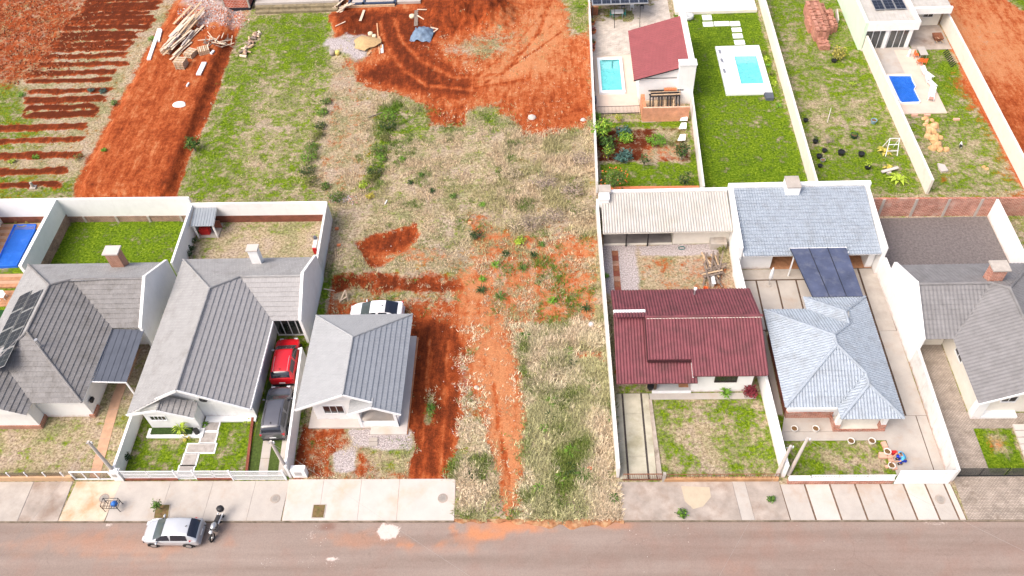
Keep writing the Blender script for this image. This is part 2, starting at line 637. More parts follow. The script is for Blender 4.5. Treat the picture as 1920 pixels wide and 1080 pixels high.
# --- building site
region([(620, 20), (640, -30), (1110, -40), (1112, 60), (1100, 236), (1000, 248), (940, 190), (862, 215), (800, 195), (690, 155), (640, 110), (690, 100), (700, 70), (622, 78)], .5, .7, soil=.85, green=.05, dark=.34, vd=.12, vh=.15)
region([(625, 26), (660, 20), (800, 22), (830, 105), (905, 165), (860, 185), (760, 165), (675, 150), (672, 138), (735, 108), (702, 68), (640, 66)], .6, .5, dark=.82, soil=1.2)
region([(790, 0), (945, 0), (955, 22), (900, 60), (830, 70), (800, 50)], .5, .5, dark=.72, soil=1.2)
region([(825, 80), (900, 55), (960, 58), (985, 85), (930, 115), (870, 128), (845, 105)], 2.2, 2.2, soil=.42, green=.12, grey=.1, dark=.3, vd=.5)
region([(1055, -10), (1112, -10), (1100, 65), (1075, 60)], .8, .8, green=.6, soil=.1, vd=.8)
region([(940, 120), (1010, 20), (1060, 20), (1030, 130), (900, 160)], 1, .8, dark=.05)
region([(930, 195), (1102, 160), (1104, 240), (985, 250)], .8, .8, dark=.45, soil=.8)
region([(800, 195), (875, 195), (870, 235), (805, 235)], .5, .6, soil=.95, dark=.5)
region([(616, 72), (690, 68), (690, 105), (665, 118), (622, 108)], .9, 1.3, soil=.2, grey=.75, vd=.05)
for pts in (((712, 40), (722, 85), (755, 130), (800, 160), (880, 168), (990, 150)), ((738, 35), (752, 75), (790, 115), (850, 145), (940, 140), (1010, 60), (1030, 0))):
    track(pts, .5, .5, dark=.38, soil=1.2, h=-.07)
    track([(x + 5, y - 3) for x, y in pts], .2, .3, dark=.62, h=.05)
for k in range(7):
    x0 = 905 + k * 12
    track([(x0 + 95 + 9 * math.sin(k * 2.3), 15 + k * 9), (x0 + 40, 100 + 6 * math.cos(k * 3.1)), (x0 - 20 - 7 * k, 140 + k * 3)], .16 + .05 * (k % 3), .35, dark=.6 if k % 2 else .12, h=-.04)
for x0 in (812, 832, 850, 866):
    track([(x0, 190), (x0 + 3, 232)], .16, .2, dark=.7, soil=1.2, h=-.05)
# --- lot behind the small house: pit, bank, red soil
region([(612, 374), (880, 380), (880, 500), (850, 520), (612, 520)], .8, .8, soil=.12, green=.2, vd=.85, vh=.16)
region([(870, 400), (1000, 430), (1118, 440), (1140, 640), (1000, 640), (940, 620), (880, 540)], .8, 1.2, soil=.58, green=.36, dark=.2, vd=.9, vh=.26)
region([(860, 500), (905, 520), (905, 600), (880, 640), (860, 560)], .6, .6, soil=.85, dark=.08, vd=.2)
region([(668, 456), (700, 440), (755, 428), (778, 420), (786, 438), (770, 470), (735, 495), (700, 505), (680, 485)], .35, .25, soil=1.3, green=0, dark=.72, vd=0, h=-.45)
region([(690, 480), (780, 455), (860, 475), (885, 520), (860, 515), (760, 505)], .7, .8, soil=.45, dark=.15, vd=.5)
region([(610, 520), (700, 520), (860, 524), (868, 538), (850, 548), (612, 545)], .35, .5, soil=.75, green=.1, dark=.78, vd=.5)
region([(596, 562), (870, 560), (905, 600), (890, 650), (780, 640), (590, 600)], .6, .8, soil=.68, green=.22, dark=.42, vd=.4)
yb = at(750, 532)[1]
HGT += .55 * S((YY - yb + NZ2 * .6) / .7) * (1 - S((YY - yb - 1.2) / 6)) * (1 - S((XX - 9) / 3)) * S((XX + .8) / .6)
# --- drive beside the small house
region([(772, 600), (800, 590), (868, 630), (872, 700), (862, 790), (838, 900), (768, 902), (766, 800), (775, 700)], .35, .3, soil=1.2, green=0, dark=.74, vd=.04)
for pts in (((805, 640), (800, 720), (795, 800), (788, 902)), ((840, 640), (836, 720), (830, 800), (826, 902))):
    track(pts, .26, .3, dark=.36, soil=1.3, h=-.06)
region([(798, 740), (815, 735), (818, 770), (812, 795), (795, 795)], .4, .4, soil=.2, green=.55, vd=.9, vh=.15)
region([(850, 670), (880, 670), (900, 740), (890, 800), (865, 780)], .5, .6, soil=.5, grey=.4, dark=.5, vd=.3)
# --- orange track to the street
region([(870, 560), (940, 600), (975, 690), (992, 760), (985, 900), (985, 962), (935, 968), (930, 900), (905, 800), (885, 700), (880, 640)], .6, .7, soil=.9, green=.12, dark=.1, vd=.1)
region([(880, 580), (930, 590), (940, 640), (890, 640)], .8, 1, soil=.65, green=.25, dark=.2)
track([(925, 720), (935, 800), (955, 900), (960, 965)], .3, .3, dark=.4, h=-.04)
region([(845, 880), (905, 830), (930, 880), (938, 972), (850, 974)], .5, .6, soil=.22, green=.25, vd=1, vh=.35)
# --- tall dry grass
region([(985, 640), (1145, 600), (1158, 975), (1120, 985), (985, 975), (995, 760)], .6, .7, soil=.12, green=.16, dark=.2, vd=1, vh=.42)
region([(1060, 660), (1140, 660), (1146, 740), (1090, 730)], .8, 1, soil=.6, dark=.2)
region([(1000, 640), (1060, 640), (1060, 800), (1010, 760)], 1.2, 1.2, green=.28)
region([(1040, 840), (1100, 850), (1110, 915), (1050, 915)], .8, .8, green=.85, vh=.4)
# --- front yard of the small house
region([(548, 795), (766, 800), (768, 902), (540, 902)], .3, .3, soil=.62, green=.15, dark=.5, vd=.5, vh=.14)
region([(700, 830), (766, 825), (766, 890), (690, 895)], .6, .8, soil=.25, green=.35, vd=.8)
region([(655, 805), (768, 812), (764, 838), (660, 838)], .4, .4, soil=.1, grey=1, vd=.05)
region([(622, 850), (640, 840), (668, 845), (668, 885), (645, 893), (622, 888)], .35, .3, soil=.1, grey=1, vd=.02)
region([(540, 780), (575, 800), (565, 900), (540, 900)], .4, .4, dark=.8, soil=.8)
# --- fenced yards (world rectangles)
def yard(x0, x1, y0, y1, **kw):
    region([(x0, y0), (x1, y0), (x1, y1), (x0, y1)], .15, 0, pix=False, **kw)


yard(-64, -26.8, -.1, 27.2, soil=0, green=.75, vd=.5, vh=.06)
yard(-26.8, -13.2, -.1, 5.8, soil=.12, green=.26, dark=.3, vd=.6, vh=.07)
yard(-16.6, -13.2, -.1, 19, soil=.25, green=.3, dark=.4, vd=.5, vh=.08)
yard(-26.6, -13.9, 19, 27.1, soil=-.2, green=.88, vd=.9, vh=.06)
region([(225, 430), (300, 440), (330, 480), (260, 480)], 1, 1, green=.8)
yard(-13.0, 0, -.1, 19.5, soil=-.1, green=.68, vd=.8, vh=.05)
region([(260, 815), (330, 820), (330, 850), (265, 845)], .8, .8, green=.35)
yard(-13.8, -1.1, 19.3, 26.8, soil=.04, green=.12, vd=.6, vh=.05)
region([(360, 430), (390, 418), (600, 416), (600, 426), (400, 430), (372, 480)], .8, .8, green=.55)
yard(24.2, 35.6, -.2, 8.0, soil=.05, green=.50, dark=.3, vd=.8, vh=.08)
region([(1300, 745), (1420, 750), (1430, 800), (1330, 810)], 1.2, 1, green=.66)
region([(1240, 830), (1300, 850), (1290, 885), (1245, 885)], 1, 1, green=.62)
region([(1290, 770), (1340, 800), (1330, 860), (1270, 830)], 1, 1, green=.22)
yard(24.2, 35.2, 15, 22.8, soil=.35, green=.12, grey=.35, dark=.15, vd=.3, vh=.06)
region([(1190, 478), (1340, 475), (1380, 545), (1260, 540)], .9, 1.1, soil=.42, dark=.25, grey=0, green=.15)
region([(1128, 462), (1190, 460), (1195, 550), (1130, 550)], .3, .2, grey=1, soil=0, vd=.02)
region([(1200, 460), (1345, 457), (1345, 478), (1200, 480)], .3, .3, grey=.8, soil=.1, vd=.1)
yard(36.2, 43.9, -.2, 5.2, soil=.02, green=.62, dark=.3, vd=.7, vh=.06)
region([(1540, 850), (1640, 830), (1660, 870), (1560, 875)], .8, .8, green=.3)
yard(47.6, 58.4, 17.5, 25.6, soil=-.3, grey=1.0, green=.05, vd=.0)
yard(49.9, 52.8, .3, 3.85, soil=.1, green=.95, vd=.9, vh=.08)
region([(1845, 815), (1885, 815), (1890, 850), (1862, 855)], .5, .5, soil=.55, green=.2, dark=.1)
yard(58.7, 70, 10, 26, soil=.3, green=.5, dark=.3, vd=.7)
# back gardens
yard(24.3, 33.6, 29.6, 40.0, soil=-.1, green=.8, vd=.7, vh=.06)
region([(1118, 240), (1285, 238), (1296, 304), (1120, 304)], .25, .2, soil=.62, green=.2, dark=1.0, grey=.15, vd=.3)
region([(1225, 242), (1285, 240), (1290, 262), (1240, 285)], .6, .6, soil=.3, green=.35)
region([(1210, 275), (1270, 272), (1275, 300), (1205, 302)], .5, .5, soil=.45, green=.05, dark=.25, vd=.8, vh=.15)
yard(34.0, 43.6, 29.5, 59.5, soil=-.2, green=.95, vd=.6, vh=.04)
region([(1340, 195), (1440, 190), (1465, 270), (1360, 280)], 3, 1.5, green=.66)
yard(44.2, 53.6, 28.8, 78, soil=.02, green=.64, vd=.9, vh=.1)
region([(1450, 60), (1560, 60), (1540, 150), (1470, 200)], 2, 1.2, green=.5)
region([(1500, 180), (1640, 180), (1650, 240), (1520, 270)], 1.5, 1.2, green=.40, soil=.12)
region([(1500, 300), (1700, 300), (1720, 350), (1530, 350)], 1.2, 1, green=.72)
yard(54.2, 62.9, 28.8, 52, soil=.02, green=.62, vd=.8, vh=.07)
region([(1740, 110), (1790, 120), (1810, 170), (1770, 170)], .6, .6, green=.85)
region([(1720, 270), (1850, 260), (1870, 330), (1760, 330)], 1.5, 1.2, green=.38, soil=.12)
region([(1755, 325), (1795, 325), (1790, 345), (1755, 345)], .5, .5, soil=.5, dark=.3)
# bare lot at the far right
region([(1785, -30), (2100, -40), (2100, 360), (1925, 355), (1775, 70)], .4, .3, soil=.95, green=0, dark=.28, grey=.12, vd=.03)
region([(1780, 40), (1860, 40), (1920, 140), (1850, 140)], 1.8, 1.2, soil=.62, grey=.2, green=.1, dark=.05)
region([(1860, -20), (1960, -20), (1940, 25), (1890, 5)], .5, .6, green=.8, soil=0, vd=.9, vh=.3)
region([(1800, 150), (1920, 170), (1990, 350), (1930, 350)], 2.5, 1, dark=.45, soil=1.1)

# flat where houses, yards and pavements stand
FLAT = np.ones(XX.shape)
for x0, x1, y0, y1 in ((-64, -.2, -3.3, 27.0), (24.1, 86, -3.3, 58), (0.2, 8.3, 3.5, 13.2)):
    d = sdist([(x0, y0), (x1, y0), (x1, y1), (x0, y1)], XX, YY)
    FLAT *= 1 - S(d / .3 + 1)
FLAT *= S((YY + .3) / .6) * .9 + .1 * (YY > -3)
FLAT[(XX < 12.1) & (YY < -.02)] = 0
for px, py, r, h in ((905, 22, 4.2, 1.5), (655, 92, 2.4, .35), (688, 86, 1.6, .45), (805, 22, 2.2, .35), (645, 40, 2.5, .7), (840, 32, 3.2, .9), (930, 40, 2.5, .6)):
    c = at(px, py)
    HGT += h * S(1.15 - np.hypot(XX - c[0], YY - c[1]) / r + NZ2 * .5)
HGT += (fbm(XX, YY, .35, 21) - .5) * .22 + (fbm(XX, YY, 1.8, 33) - .5) * .13 * np.clip(CH['soil'] * .5 + CH['vd'] * .7, 0, 1)
HGT *= FLAT
HGT[YY < -3.1] = 0


def hgt(x, y):
    i = int(round((y - GY0) / GS))
    j = int(round((x - GX0) / GS))
    if 0 <= i < HGT.shape[0] and 0 <= j < HGT.shape[1]:
        return float(HGT[i, j])
    return 0.0


def gat(px, py, dz=0.0):
    p = at(px, py)
    return (p[0], p[1], hgt(p[0], p[1]) + dz)


def grid_mesh(name, X, Y, Z, attrs, material):
    ny, nx = X.shape
    me = bpy.data.meshes.new(name)
    nv = nx * ny
    me.vertices.add(nv)
    co = np.stack([X, Y, Z], -1).reshape(-1).astype(np.float32)
    me.vertices.foreach_set('co', co)
    idx = np.arange(nv).reshape(ny, nx)
    q = np.stack([idx[:-1, :-1], idx[:-1, 1:], idx[1:, 1:], idx[1:, :-1]], -1).reshape(-1)
    nf = (nx - 1) * (ny - 1)
    me.loops.add(nf * 4)
    me.polygons.add(nf)
    me.loops.foreach_set('vertex_index', q.astype(np.int32))
    me.polygons.foreach_set('loop_start', np.arange(0, nf * 4, 4, dtype=np.int32))
    me.polygons.foreach_set('use_smooth', np.ones(nf, bool))
    for an, chans in attrs.items():
        a = me.color_attributes.new(an, 'FLOAT_COLOR', 'POINT')
        arr = np.ones((nv, 4), np.float32)
        for i, c in enumerate(chans):
            arr[:, i] = c.reshape(-1)
        a.data.foreach_set('color', arr.reshape(-1))
    me.update(calc_edges=True)
    me.materials.append(material)
    o = bpy.data.objects.new(name, me)
    COL.objects.link(o)
    WO[o] = Vector((0, 0, 0))
    return o


def attr_rgb(nt, name):
    a = N(nt, 'ShaderNodeVertexColor', layer_name=name)
    s = N(nt, 'ShaderNodeSeparateColor')
    nt.links.new(a.outputs['Color'], s.inputs[0])
    return s.outputs[0], s.outputs[1], s.outputs[2]


def ground_material():
    m, nt, b = nodes_for('ground_soil_and_grass')
    soil, green, dark = attr_rgb(nt, 'cover')
    grey = attr_rgb(nt, 'extra')[0]
    n1, n2, n3, n4 = noise(nt, .7, 5, .65), noise(nt, 2.0, 5, .7), noise(nt, 4.6, 5, .75), noise(nt, 9, 4, .75)

    def jit(v, a1, a2, a3):
        for n, a in ((n1, a1), (n2, a2), (n3, a3)):
            v = math_(nt, 'MULTIPLY_ADD', math_(nt, 'SUBTRACT', n, .5), a, v)
        return v
    tan_a = ramp(nt, n3, [(.30, (.085, .062, .03)), (.43, (.25, .195, .115)), (.56, (.42, .345, .225)), (.72, (.60, .52, .38))])
    tan_b = ramp(nt, n3, [(.30, (.095, .065, .042)), (.43, (.265, .20, .145)), (.56, (.42, .34, .255)), (.72, (.60, .52, .42))])
    tan_c = ramp(nt, n3, [(.30, (.05, .045, .018)), (.43, (.16, .15, .07)), (.56, (.28, .265, .14)), (.72, (.44, .42, .25))])
    hue = noise(nt, .28, 5, .7)
    tan = mix(nt, sstep(nt, hue, .48, .62), mix(nt, sstep(nt, hue, .52, .38), tan_a, tan_c), tan_b)
    grn = ramp(nt, n3, [(.30, (.014, .034, .001)), (.45, (.068, .126, .004)), (.58, (.145, .22, .012)), (.75, (.30, .365, .05))])
    lush = ramp(nt, math_(nt, 'ADD', math_(nt, 'MULTIPLY', n1, .6), math_(nt, 'MULTIPLY', n2, .4)), [(.38, (.55, .62, .55)), (.5, (1, 1, 1)), (.62, (1.35, 1.22, 1.2))])
    grn = mix(nt, 1.0, grn, lush, 'MULTIPLY')
    gf = sstep(nt, jit(green, 1.7, 1.6, 1.0), .25, .75)
    c = mix(nt, gf, tan, grn)
    geo_ = N(nt, 'ShaderNodeNewGeometry')
    mp_ = N(nt, 'ShaderNodeMapping')
    mp_.inputs['Rotation'].default_value = (0, 0, math.radians(-8))
    mp_.inputs['Scale'].default_value = (1.9, .42, 1)
    nt.links.new(geo_.outputs['Position'], mp_.inputs[0])
    streak = noise(nt, 1.0, 6, .7, mp_.outputs[0])
    dk = sstep(nt, math_(nt, 'MULTIPLY_ADD', math_(nt, 'SUBTRACT', streak, .5), 1.2, jit(dark, .5, .7, .5)), .0, 1.0)
    sc = ramp(nt, dk, [(0, (.45, .19, .085)), (.3, (.35, .088, .027)), (.6, (.245, .048, .013)), (1, (.095, .020, .007))])
    grain = ramp(nt, n4, [(.28, (.62,) * 3), (.5, (1.0,) * 3), (.72, (1.32,) * 3)])
    sf = sstep(nt, jit(soil, .8, .9, .8), .36, .64)
    c = mix(nt, sf, c, sc)
    gr = ramp(nt, n4, [(.3, (.20, .175, .175)), (.5, (.38, .335, .33)), (.7, (.55, .50, .49))])
    gvf = sstep(nt, jit(grey, .3, .4, .2), .35, .65)
    c = mix(nt, gvf, c, gr)
    c = mix(nt, 1.0, c, grain, 'MULTIPLY')
    nt.links.new(c, b.inputs['Base Color'])
    b.inputs['Roughness'].default_value = .95
    b.inputs['Specular IOR Level'].default_value = .1
    hgt_ = math_(nt, 'ADD', math_(nt, 'MULTIPLY', n3, .6), math_(nt, 'MULTIPLY', n4, .4))
    bump(nt, b, hgt_, .9, .12)
    return m


GROUND = grid_mesh('ground', XX, YY, HGT, {'cover': (CH['soil'], CH['green'], CH['dark']), 'extra': (CH['grey'], CH['grey'], CH['grey'])}, ground_material())
tag(GROUND, 'red earth and patchy grass lots', kind='structure')

tm = MB()
for x0, x1, y0, y1 in ((-700, 800, 77.9, 900), (-700, -63.9, -3.2, 77.9), (85.7, 800, -3.2, 77.9)):
    tm.add([(x0, y0, -.02), (x1, y0, -.02), (x1, y1, -.02), (x0, y1, -.02)], [(0, 1, 2, 3)])
tag(tm.build('terrain', mat('distant_grass', (.26, .24, .10), .4, .15, .95, .3, dirt=(.42, .13, .05), dirt_amt=.4, dscale=.05)), kind='structure')

# ------------------------------------------------------------------ road
rx = np.arange(-64, 86, .25)
ry = np.arange(-11.2, -3.0, .25)
RX, RY = np.meshgrid(rx, ry)
dust = .18 + .25 * fbm(RX, RY, .25, 5)
cement = np.zeros(RX.shape)
wet = np.zeros(RX.shape)


def rblob(arr, px, py, r, amt, sx=1, sy=1):
    c = at(px, py, -.15)
    n = fbm(RX, RY, 1.4, 77) - .5
    arr += amt * S(1.4 - np.hypot((RX - c[0]) / sx, (RY - c[1]) / sy) / r + n * 1.6)


for a in ((930, 990, 1.3, .5, 2.2, .7), (880, 1010, 1.4, .35, 2.0, .5), (830, 1030, 1.2, .22, 2.5, .4), (990, 985, 1.1, .3, 2, .5), (700, 1010, 1.2, .3, 3, .5), (200, 1020, 2.2, .28, 3.5, .5), (1130, 985, .8, .4, 2.2, .5)):
    rblob(dust, *a)
for a in ((730, 995, .75, 1.3), (622, 1050, .35, .8, 1.5, .6), (585, 1003, .4, .45), (500, 1053, .3, .4), (555, 1053, .3, .4), (203, 983, .3, .7), (565, 980, .3, .4), (1755, 978, .8, .5, 2, .6), (680, 990, .3, .4)):
    rblob(cement, *a)
for a in ((610, 988, .35, .8, 1.8, .7), (1500, 1040, 4, .2, 4, .3), (850, 1003, .25, .6, 2, .5)):
    rblob(wet, *a)


def road_material():
    m, nt, b = nodes_for('dusty_asphalt')
    d, cm, wt = attr_rgb(nt, 'wear')
    n1, n3 = noise(nt, .35, 5), noise(nt, 12, 4, .75)
    geo = N(nt, 'ShaderNodeNewGeometry')
    mp = N(nt, 'ShaderNodeMapping')
    mp.inputs['Scale'].default_value = (.06, 1.1, 1)
    nt.links.new(geo.outputs['Position'], mp.inputs[0])
    lane = noise(nt, 1.0, 4, .5, mp.outputs[0])
    c = ramp(nt, lane, [(.3, (.215, .165, .140)), (.7, (.285, .228, .198))])
    c = mix(nt, math_(nt, 'MULTIPLY', sstep(nt, n1, .45, .7), .35), c, (.25, .15, .12))
    c = mix(nt, sstep(nt, math_(nt, 'ADD', d, math_(nt, 'MULTIPLY', math_(nt, 'SUBTRACT', n1, .5), .4)), .3, 1.2), c, (.46, .20, .10))
    c = mix(nt, sstep(nt, math_(nt, 'ADD', cm, math_(nt, 'MULTIPLY', math_(nt, 'SUBTRACT', noise(nt, 7, 4), .5), .9)), .4, .75), c, (.56, .48, .44))
    c = mix(nt, math_(nt, 'MULTIPLY', wt, .7), c, (.16, .07, .05))
    vo = N(nt, 'ShaderNodeTexVoronoi', feature='DISTANCE_TO_EDGE')
    vo.inputs['Scale'].default_value = .33
    wv = N(nt, 'ShaderNodeVectorMath', operation='ADD')
    nx_ = N(nt, 'ShaderNodeTexNoise')
    nx_.inputs['Scale'].default_value = 1.2
    nx_.inputs['Detail'].default_value = 5
    nt.links.new(geo.outputs['Position'], nx_.inputs['Vector'])
    nt.links.new(geo.outputs['Position'], wv.inputs[0])
    nt.links.new(nx_.outputs['Color'], wv.inputs[1])
    nt.links.new(wv.outputs[0], vo.inputs['Vector'])
    crk = math_(nt, 'MULTIPLY', sstep(nt, vo.outputs['Distance'], .012, .0), sstep(nt, noise(nt, .22, 3), .5, .62))
    c = mix(nt, math_(nt, 'MULTIPLY', crk, .25), c, (.10, .07, .06))
    c = mix(nt, 1.0, c, ramp(nt, n3, [(.3, (.86,) * 3), (.7, (1.13,) * 3)]), 'MULTIPLY')
    nt.links.new(c, b.inputs['Base Color'])
    b.inputs['Roughness'].default_value = .9
    b.inputs['Specular IOR Level'].default_value = .2
    bump(nt, b, n3, .5, .01)
    return m


ROAD = grid_mesh('road', RX, RY, np.full(RX.shape, -.15) + .03 * (1 - ((RY + 7) / 4.2) ** 2), {'wear': (dust, cement, wet)}, road_material())
tag(ROAD, 'reddish dusty asphalt street', kind='structure')
far = MB().box(-64, 86, -15.5, -11.2, -.5, 0)
tag(far.build('pavement', CONC_S), kind='structure')
farg = MB().add([(-700, -400, -.04), (800, -400, -.04), (800, -15.4, -.04), (-700, -15.4, -.04)], [(0, 1, 2, 3)])
tag(farg.build('terrain', MATS['distant_grass']), kind='structure')

# earth bank face under the ground's street edge and kerb pieces
KERB = mat('mossy_kerb', (.22, .18, .14), .35, 1.5, .95, .3, dirt=(.07, .06, .03), dirt_amt=.5, dscale=1.2)
kb = MB()
kb.box(-64, 12.25, -3.30, -3.19, -.4, -.015)
kb.box(24.1, 86, -3.30, -3.19, -.4, -.015)
tag(kb.build('kerb', KERB), kind='structure')
# worn earth lip in front of the empty lot
lip = MB()
nseg = 48
rows_ = []
for i in range(nseg + 1):
    x = 12.2 + 12.0 * i / nseg
    o = .10 + .5 * max(0, math.sin((x - 16.2) / 8.2 * math.pi)) * (x > 16.2) * (.7 + .3 * math.sin(x * 3.1)) + .08 * math.sin(x * 5)
    rows_.append([(x, -3.1, hgt(x, -3.05) + .004), (x, -3.2 - o * .45, .02), (x, -3.2 - o * .9, -.06), (x, -3.22 - o * 1.15, -.2)])
for i in range(nseg):
    for k in range(3):
        a, b_, c, d = rows_[i][k], rows_[i + 1][k], rows_[i + 1][k + 1], rows_[i][k + 1]
        lip.add([a, d, c, b_], [(0, 1, 2, 3)])
tag(lip.build('earth_edge', mat('crumbled_red_earth', (.33, .15, .07), .4, 3, .95, .5, dirt=(.40, .32, .19), dirt_amt=.5, dscale=1.5), smooth=True), kind='structure')

# ------------------------------------------------------------------ pavements: slabs as pieces
def pavement(name, x_list, y0, y1, mats, gap=.02, h=.035, skew=0.0, joint=CONC_D, jitter=.004):
    """a pavement with a joint bed and one child slab between each pair of x positions"""
    root = MB().add([(x_list[0], y0, .012), (x_list[-1], y0, .012), (x_list[-1] + skew, y1, .012), (x_list[0] + skew, y1, .012)], [(0, 1, 2, 3)]).build(name, joint)
    tag(root, kind='structure')
    for i in range(len(x_list) - 1):
        a, b_ = x_list[i] + gap / 2, x_list[i + 1] - gap / 2
        z = h + random.uniform(-jitter, jitter)
        MB().prism([(a, y0), (b_, y0), (b_ + skew, y1), (a + skew, y1)], .0, z).build('slab', mats[i % len(mats)], root)
    return root


pavement('pavement', [-64, -58, -52, -46, -40, -34, -28.4, -22.4, -19.4, -16.4], -3.22, -.12, [CONC_S, CONC], .05, skew=.0)
pavement('pavement', [-16.4, -12.95], -3.22, -.12, [mat('rust_stained_concrete', (.55, .45, .35), .15, .9, .9, .15, dirt=(.42, .25, .12), dirt_amt=.5, dscale=.6)], .06, skew=.25)
pavement('pavement', [-12.9, -9.0, -5.8, -2.6, -.1], -3.22, -.12, [CONC_L], .018, skew=.05)
pavement('pavement', [.0, 2.6, 5.4, 8.2, 12.3], -3.22, -.02, [CONC_W], .015, skew=-.1, h=.05)
pavement('pavement', [24.1, 32.3, 33.2, 35.6], -3.22, -.32, [CONC_S, CONC_L, CONC_S], .03, skew=-.25)
pavement('pavement', [35.6, 37.35, 39.1, 40.85, 42.6, 44.2, 45.7, 47.0, 47.5], -3.22, -.55, [CONC_L, CONC_W, CONC_L, CONC_L, CONC_L, CONC_W], .13, skew=-.25, joint=mat('mossy_joint_soil', (.14, .09, .06), .4, 4, .95, .3))
PAVER = mat_brick('grey_interlocking_paver', (.42, .36, .31), (.35, .295, .25), (.21, .17, .135), .22, .11, plan=True, dirt=(.17, .135, .105), dirt_amt=.3, ms=.016)
tag(MB().box(47.55, 72, -3.22, .0, .0, .04).build('pavement', PAVER), kind='structure')
tag(MB().box(47.3, 50.2, .0, 11.6, .0, .03).build('driveway', PAVER), kind='structure')
tag(MB().box(50.2, 56.5, 3.9, 5.2, .0, .028).build('path', PAVER), kind='structure')
# cement patch on the old pavement
pp = [at(x, y) for x, y in ((1277, 912), (1330, 914), (1333, 932), (1318, 950), (1300, 955), (1284, 940))]
tag(MB().prism([p[:2] for p in pp], .03, .046).build('cement_patch', mat('sand_cement_patch', (.46, .385, .285), .06, 2, .9, .1)), kind='structure')

tag(MB().box(47.65, 58.4, 17.6, 25.55, .0, .03).build('gravel_yard', mat('dark_grey_gravel', (.155, .135, .132), .25, 5, .95, .6, bscale=60, fine=.35)), kind='structure')
# ================================================================== ROOFS
def plane_fn(axis, sign, eave, z0, k):
    """height of a roof plane that falls towards sign*axis and has its eave there"""
    if axis == 'x':
        return lambda x, y: z0 + k * (eave - x) * sign
    return lambda x, y: z0 + k * (eave - y) * sign


def roof_slope(parent, m, xy, fn, course=.40, prof='flat', wave=.22, amp=.025, step=.055, tile=.30, sheet=None, name='roof_slope', piece='tile_row', thick=.09, soff=None):
    """one roof plane: a boarded plate (part) with its rows of tiles or its sheets as pieces"""
    pts = [Vector((x, y, fn(x, y))) for x, y in xy]
    nrm = Vector((0, 0, 0))
    for i in range(len(pts)):
        nrm += (pts[i] - pts[0]).cross(pts[(i + 1) % len(pts)] - pts[0])
    nrm.normalize()
    if nrm.z < 0:
        nrm.negate()
    a = Vector((0, 0, 1)).cross(nrm).normalized()
    u = nrm.cross(a).normalized()
    if u.z < 0:
        u.negate()
    O = pts[0]
    st = [((p - O).dot(a), (p - O).dot(u)) for p in pts]
    plate = MB().vprism([p - nrm * .02 for p in pts], -nrm * thick).build(name, soff or m, parent)
    t_lo, t_hi = min(t for s, t in st), max(t for s, t in st)

    def span(t):
        xs = []
        n = len(st)
        for i in range(n):
            (s0, t0), (s1, t1) = st[i], st[(i + 1) % n]
            if (t0 <= t < t1) or (t1 <= t < t0):
                xs.append(s0 + (s1 - s0) * (t - t0) / (t1 - t0))
        return (min(xs), max(xs)) if len(xs) >= 2 else None

    def P(s, t, o):
        return O + a * s + u * t + nrm * o

    def height(s):
        if prof == 'wave':
            return amp * (1 + math.sin(2 * math.pi * s / wave))
        if prof == 'rib':
            f = (s / wave) % 1.0
            return amp if f < .22 else 0.0
        return 0.0
    if sheet:
        smin, smax = min(s for s, t in st), max(s for s, t in st)
        s0 = smin
        k = 0
        while s0 < smax - .02:
            s1 = min(s0 + sheet, smax)
            mb = MB()
            ns = max(2, int(round((s1 - s0 + .04) / wave * 6)))
            rows = max(1, int(math.ceil((t_hi - t_lo) / 2.4)))
            for r in range(rows):
                ta, tb = t_lo + (t_hi - t_lo) * r / rows, t_lo + (t_hi - t_lo) * (r + 1) / rows + (.06 if r < rows - 1 else 0)
                lift = .012 * (k % 2) + .0
                vs_, fs = [], []
                for i in range(ns + 1):
                    s = s0 + (s1 - s0) * i / ns
                    h = height(s) + lift
                    vs_ += [P(s, ta, h + step - .045), P(s, ta, h + step), P(s, ta, h + step), P(s, tb, h)]
                for i in range(ns):
                    j = 4 * i
                    fs += [(j, j + 4, j + 5, j + 1), (j + 2, j + 6, j + 7, j + 3)]
                mb.add(vs_, fs)
            mb.build(piece, m, plate, smooth=(prof == 'wave'))
            s0 = s1
            k += 1
        return plate
    t = t_lo
    k = 0
    while t < t_hi - .03:
        t1 = min(t + course, t_hi)
        sa, sb = span(t + 1e-3), span(t1 - 1e-3)
        if sa and sb:
            s_lo, s_hi = min(sa[0], sb[0]), max(sa[1], sb[1])
            ds = wave / 6 if prof == 'wave' else tile
            off = 0 if prof == 'wave' else (k % 2) * tile / 2
            cuts = [s_lo]
            s = math.floor(s_lo / ds) * ds + off
            while s < s_hi - .01:
                if s > s_lo + .01:
                    cuts.append(s)
                s += ds
            cuts.append(s_hi)
            mb = MB()
            vs_, fs = [], []
            jz = random.uniform(-.003, .003)
            if prof == 'wave':
                for s in cuts:
                    h = height(s) + jz
                    x0, x1 = min(max(s, sa[0]), sa[1]), min(max(s, sb[0]), sb[1])
                    vs_ += [P(x0, t - .02, h - .02), P(x0, t - .02, h + step), P(x0, t - .02, h + step), P(x1, t1, h)]
                for i in range(len(cuts) - 1):
                    j = 4 * i
                    fs += [(j, j + 4, j + 5, j + 1), (j + 2, j + 6, j + 7, j + 3)]
            else:
                for i in range(len(cuts) - 1):
                    h = jz + random.uniform(0, .006)
                    q = []
                    for s in (cuts[i] + .004, cuts[i + 1] - .004):
                        x0, x1 = min(max(s, sa[0]), sa[1]), min(max(s, sb[0]), sb[1])
                        q.append((P(x0, t - .02, h - .02), P(x0, t - .02, h + step), P(x1, t1, h)))
                    n = len(vs_)
                    vs_ += [*q[0], *q[1]]
                    fs += [(n, n + 3, n + 4, n + 1), (n + 1, n + 4, n + 5, n + 2)]
            mb.add(vs_, fs)
            mb.build(piece, m, plate, smooth=(prof == 'wave'))
        t = t1
        k += 1
    return plate


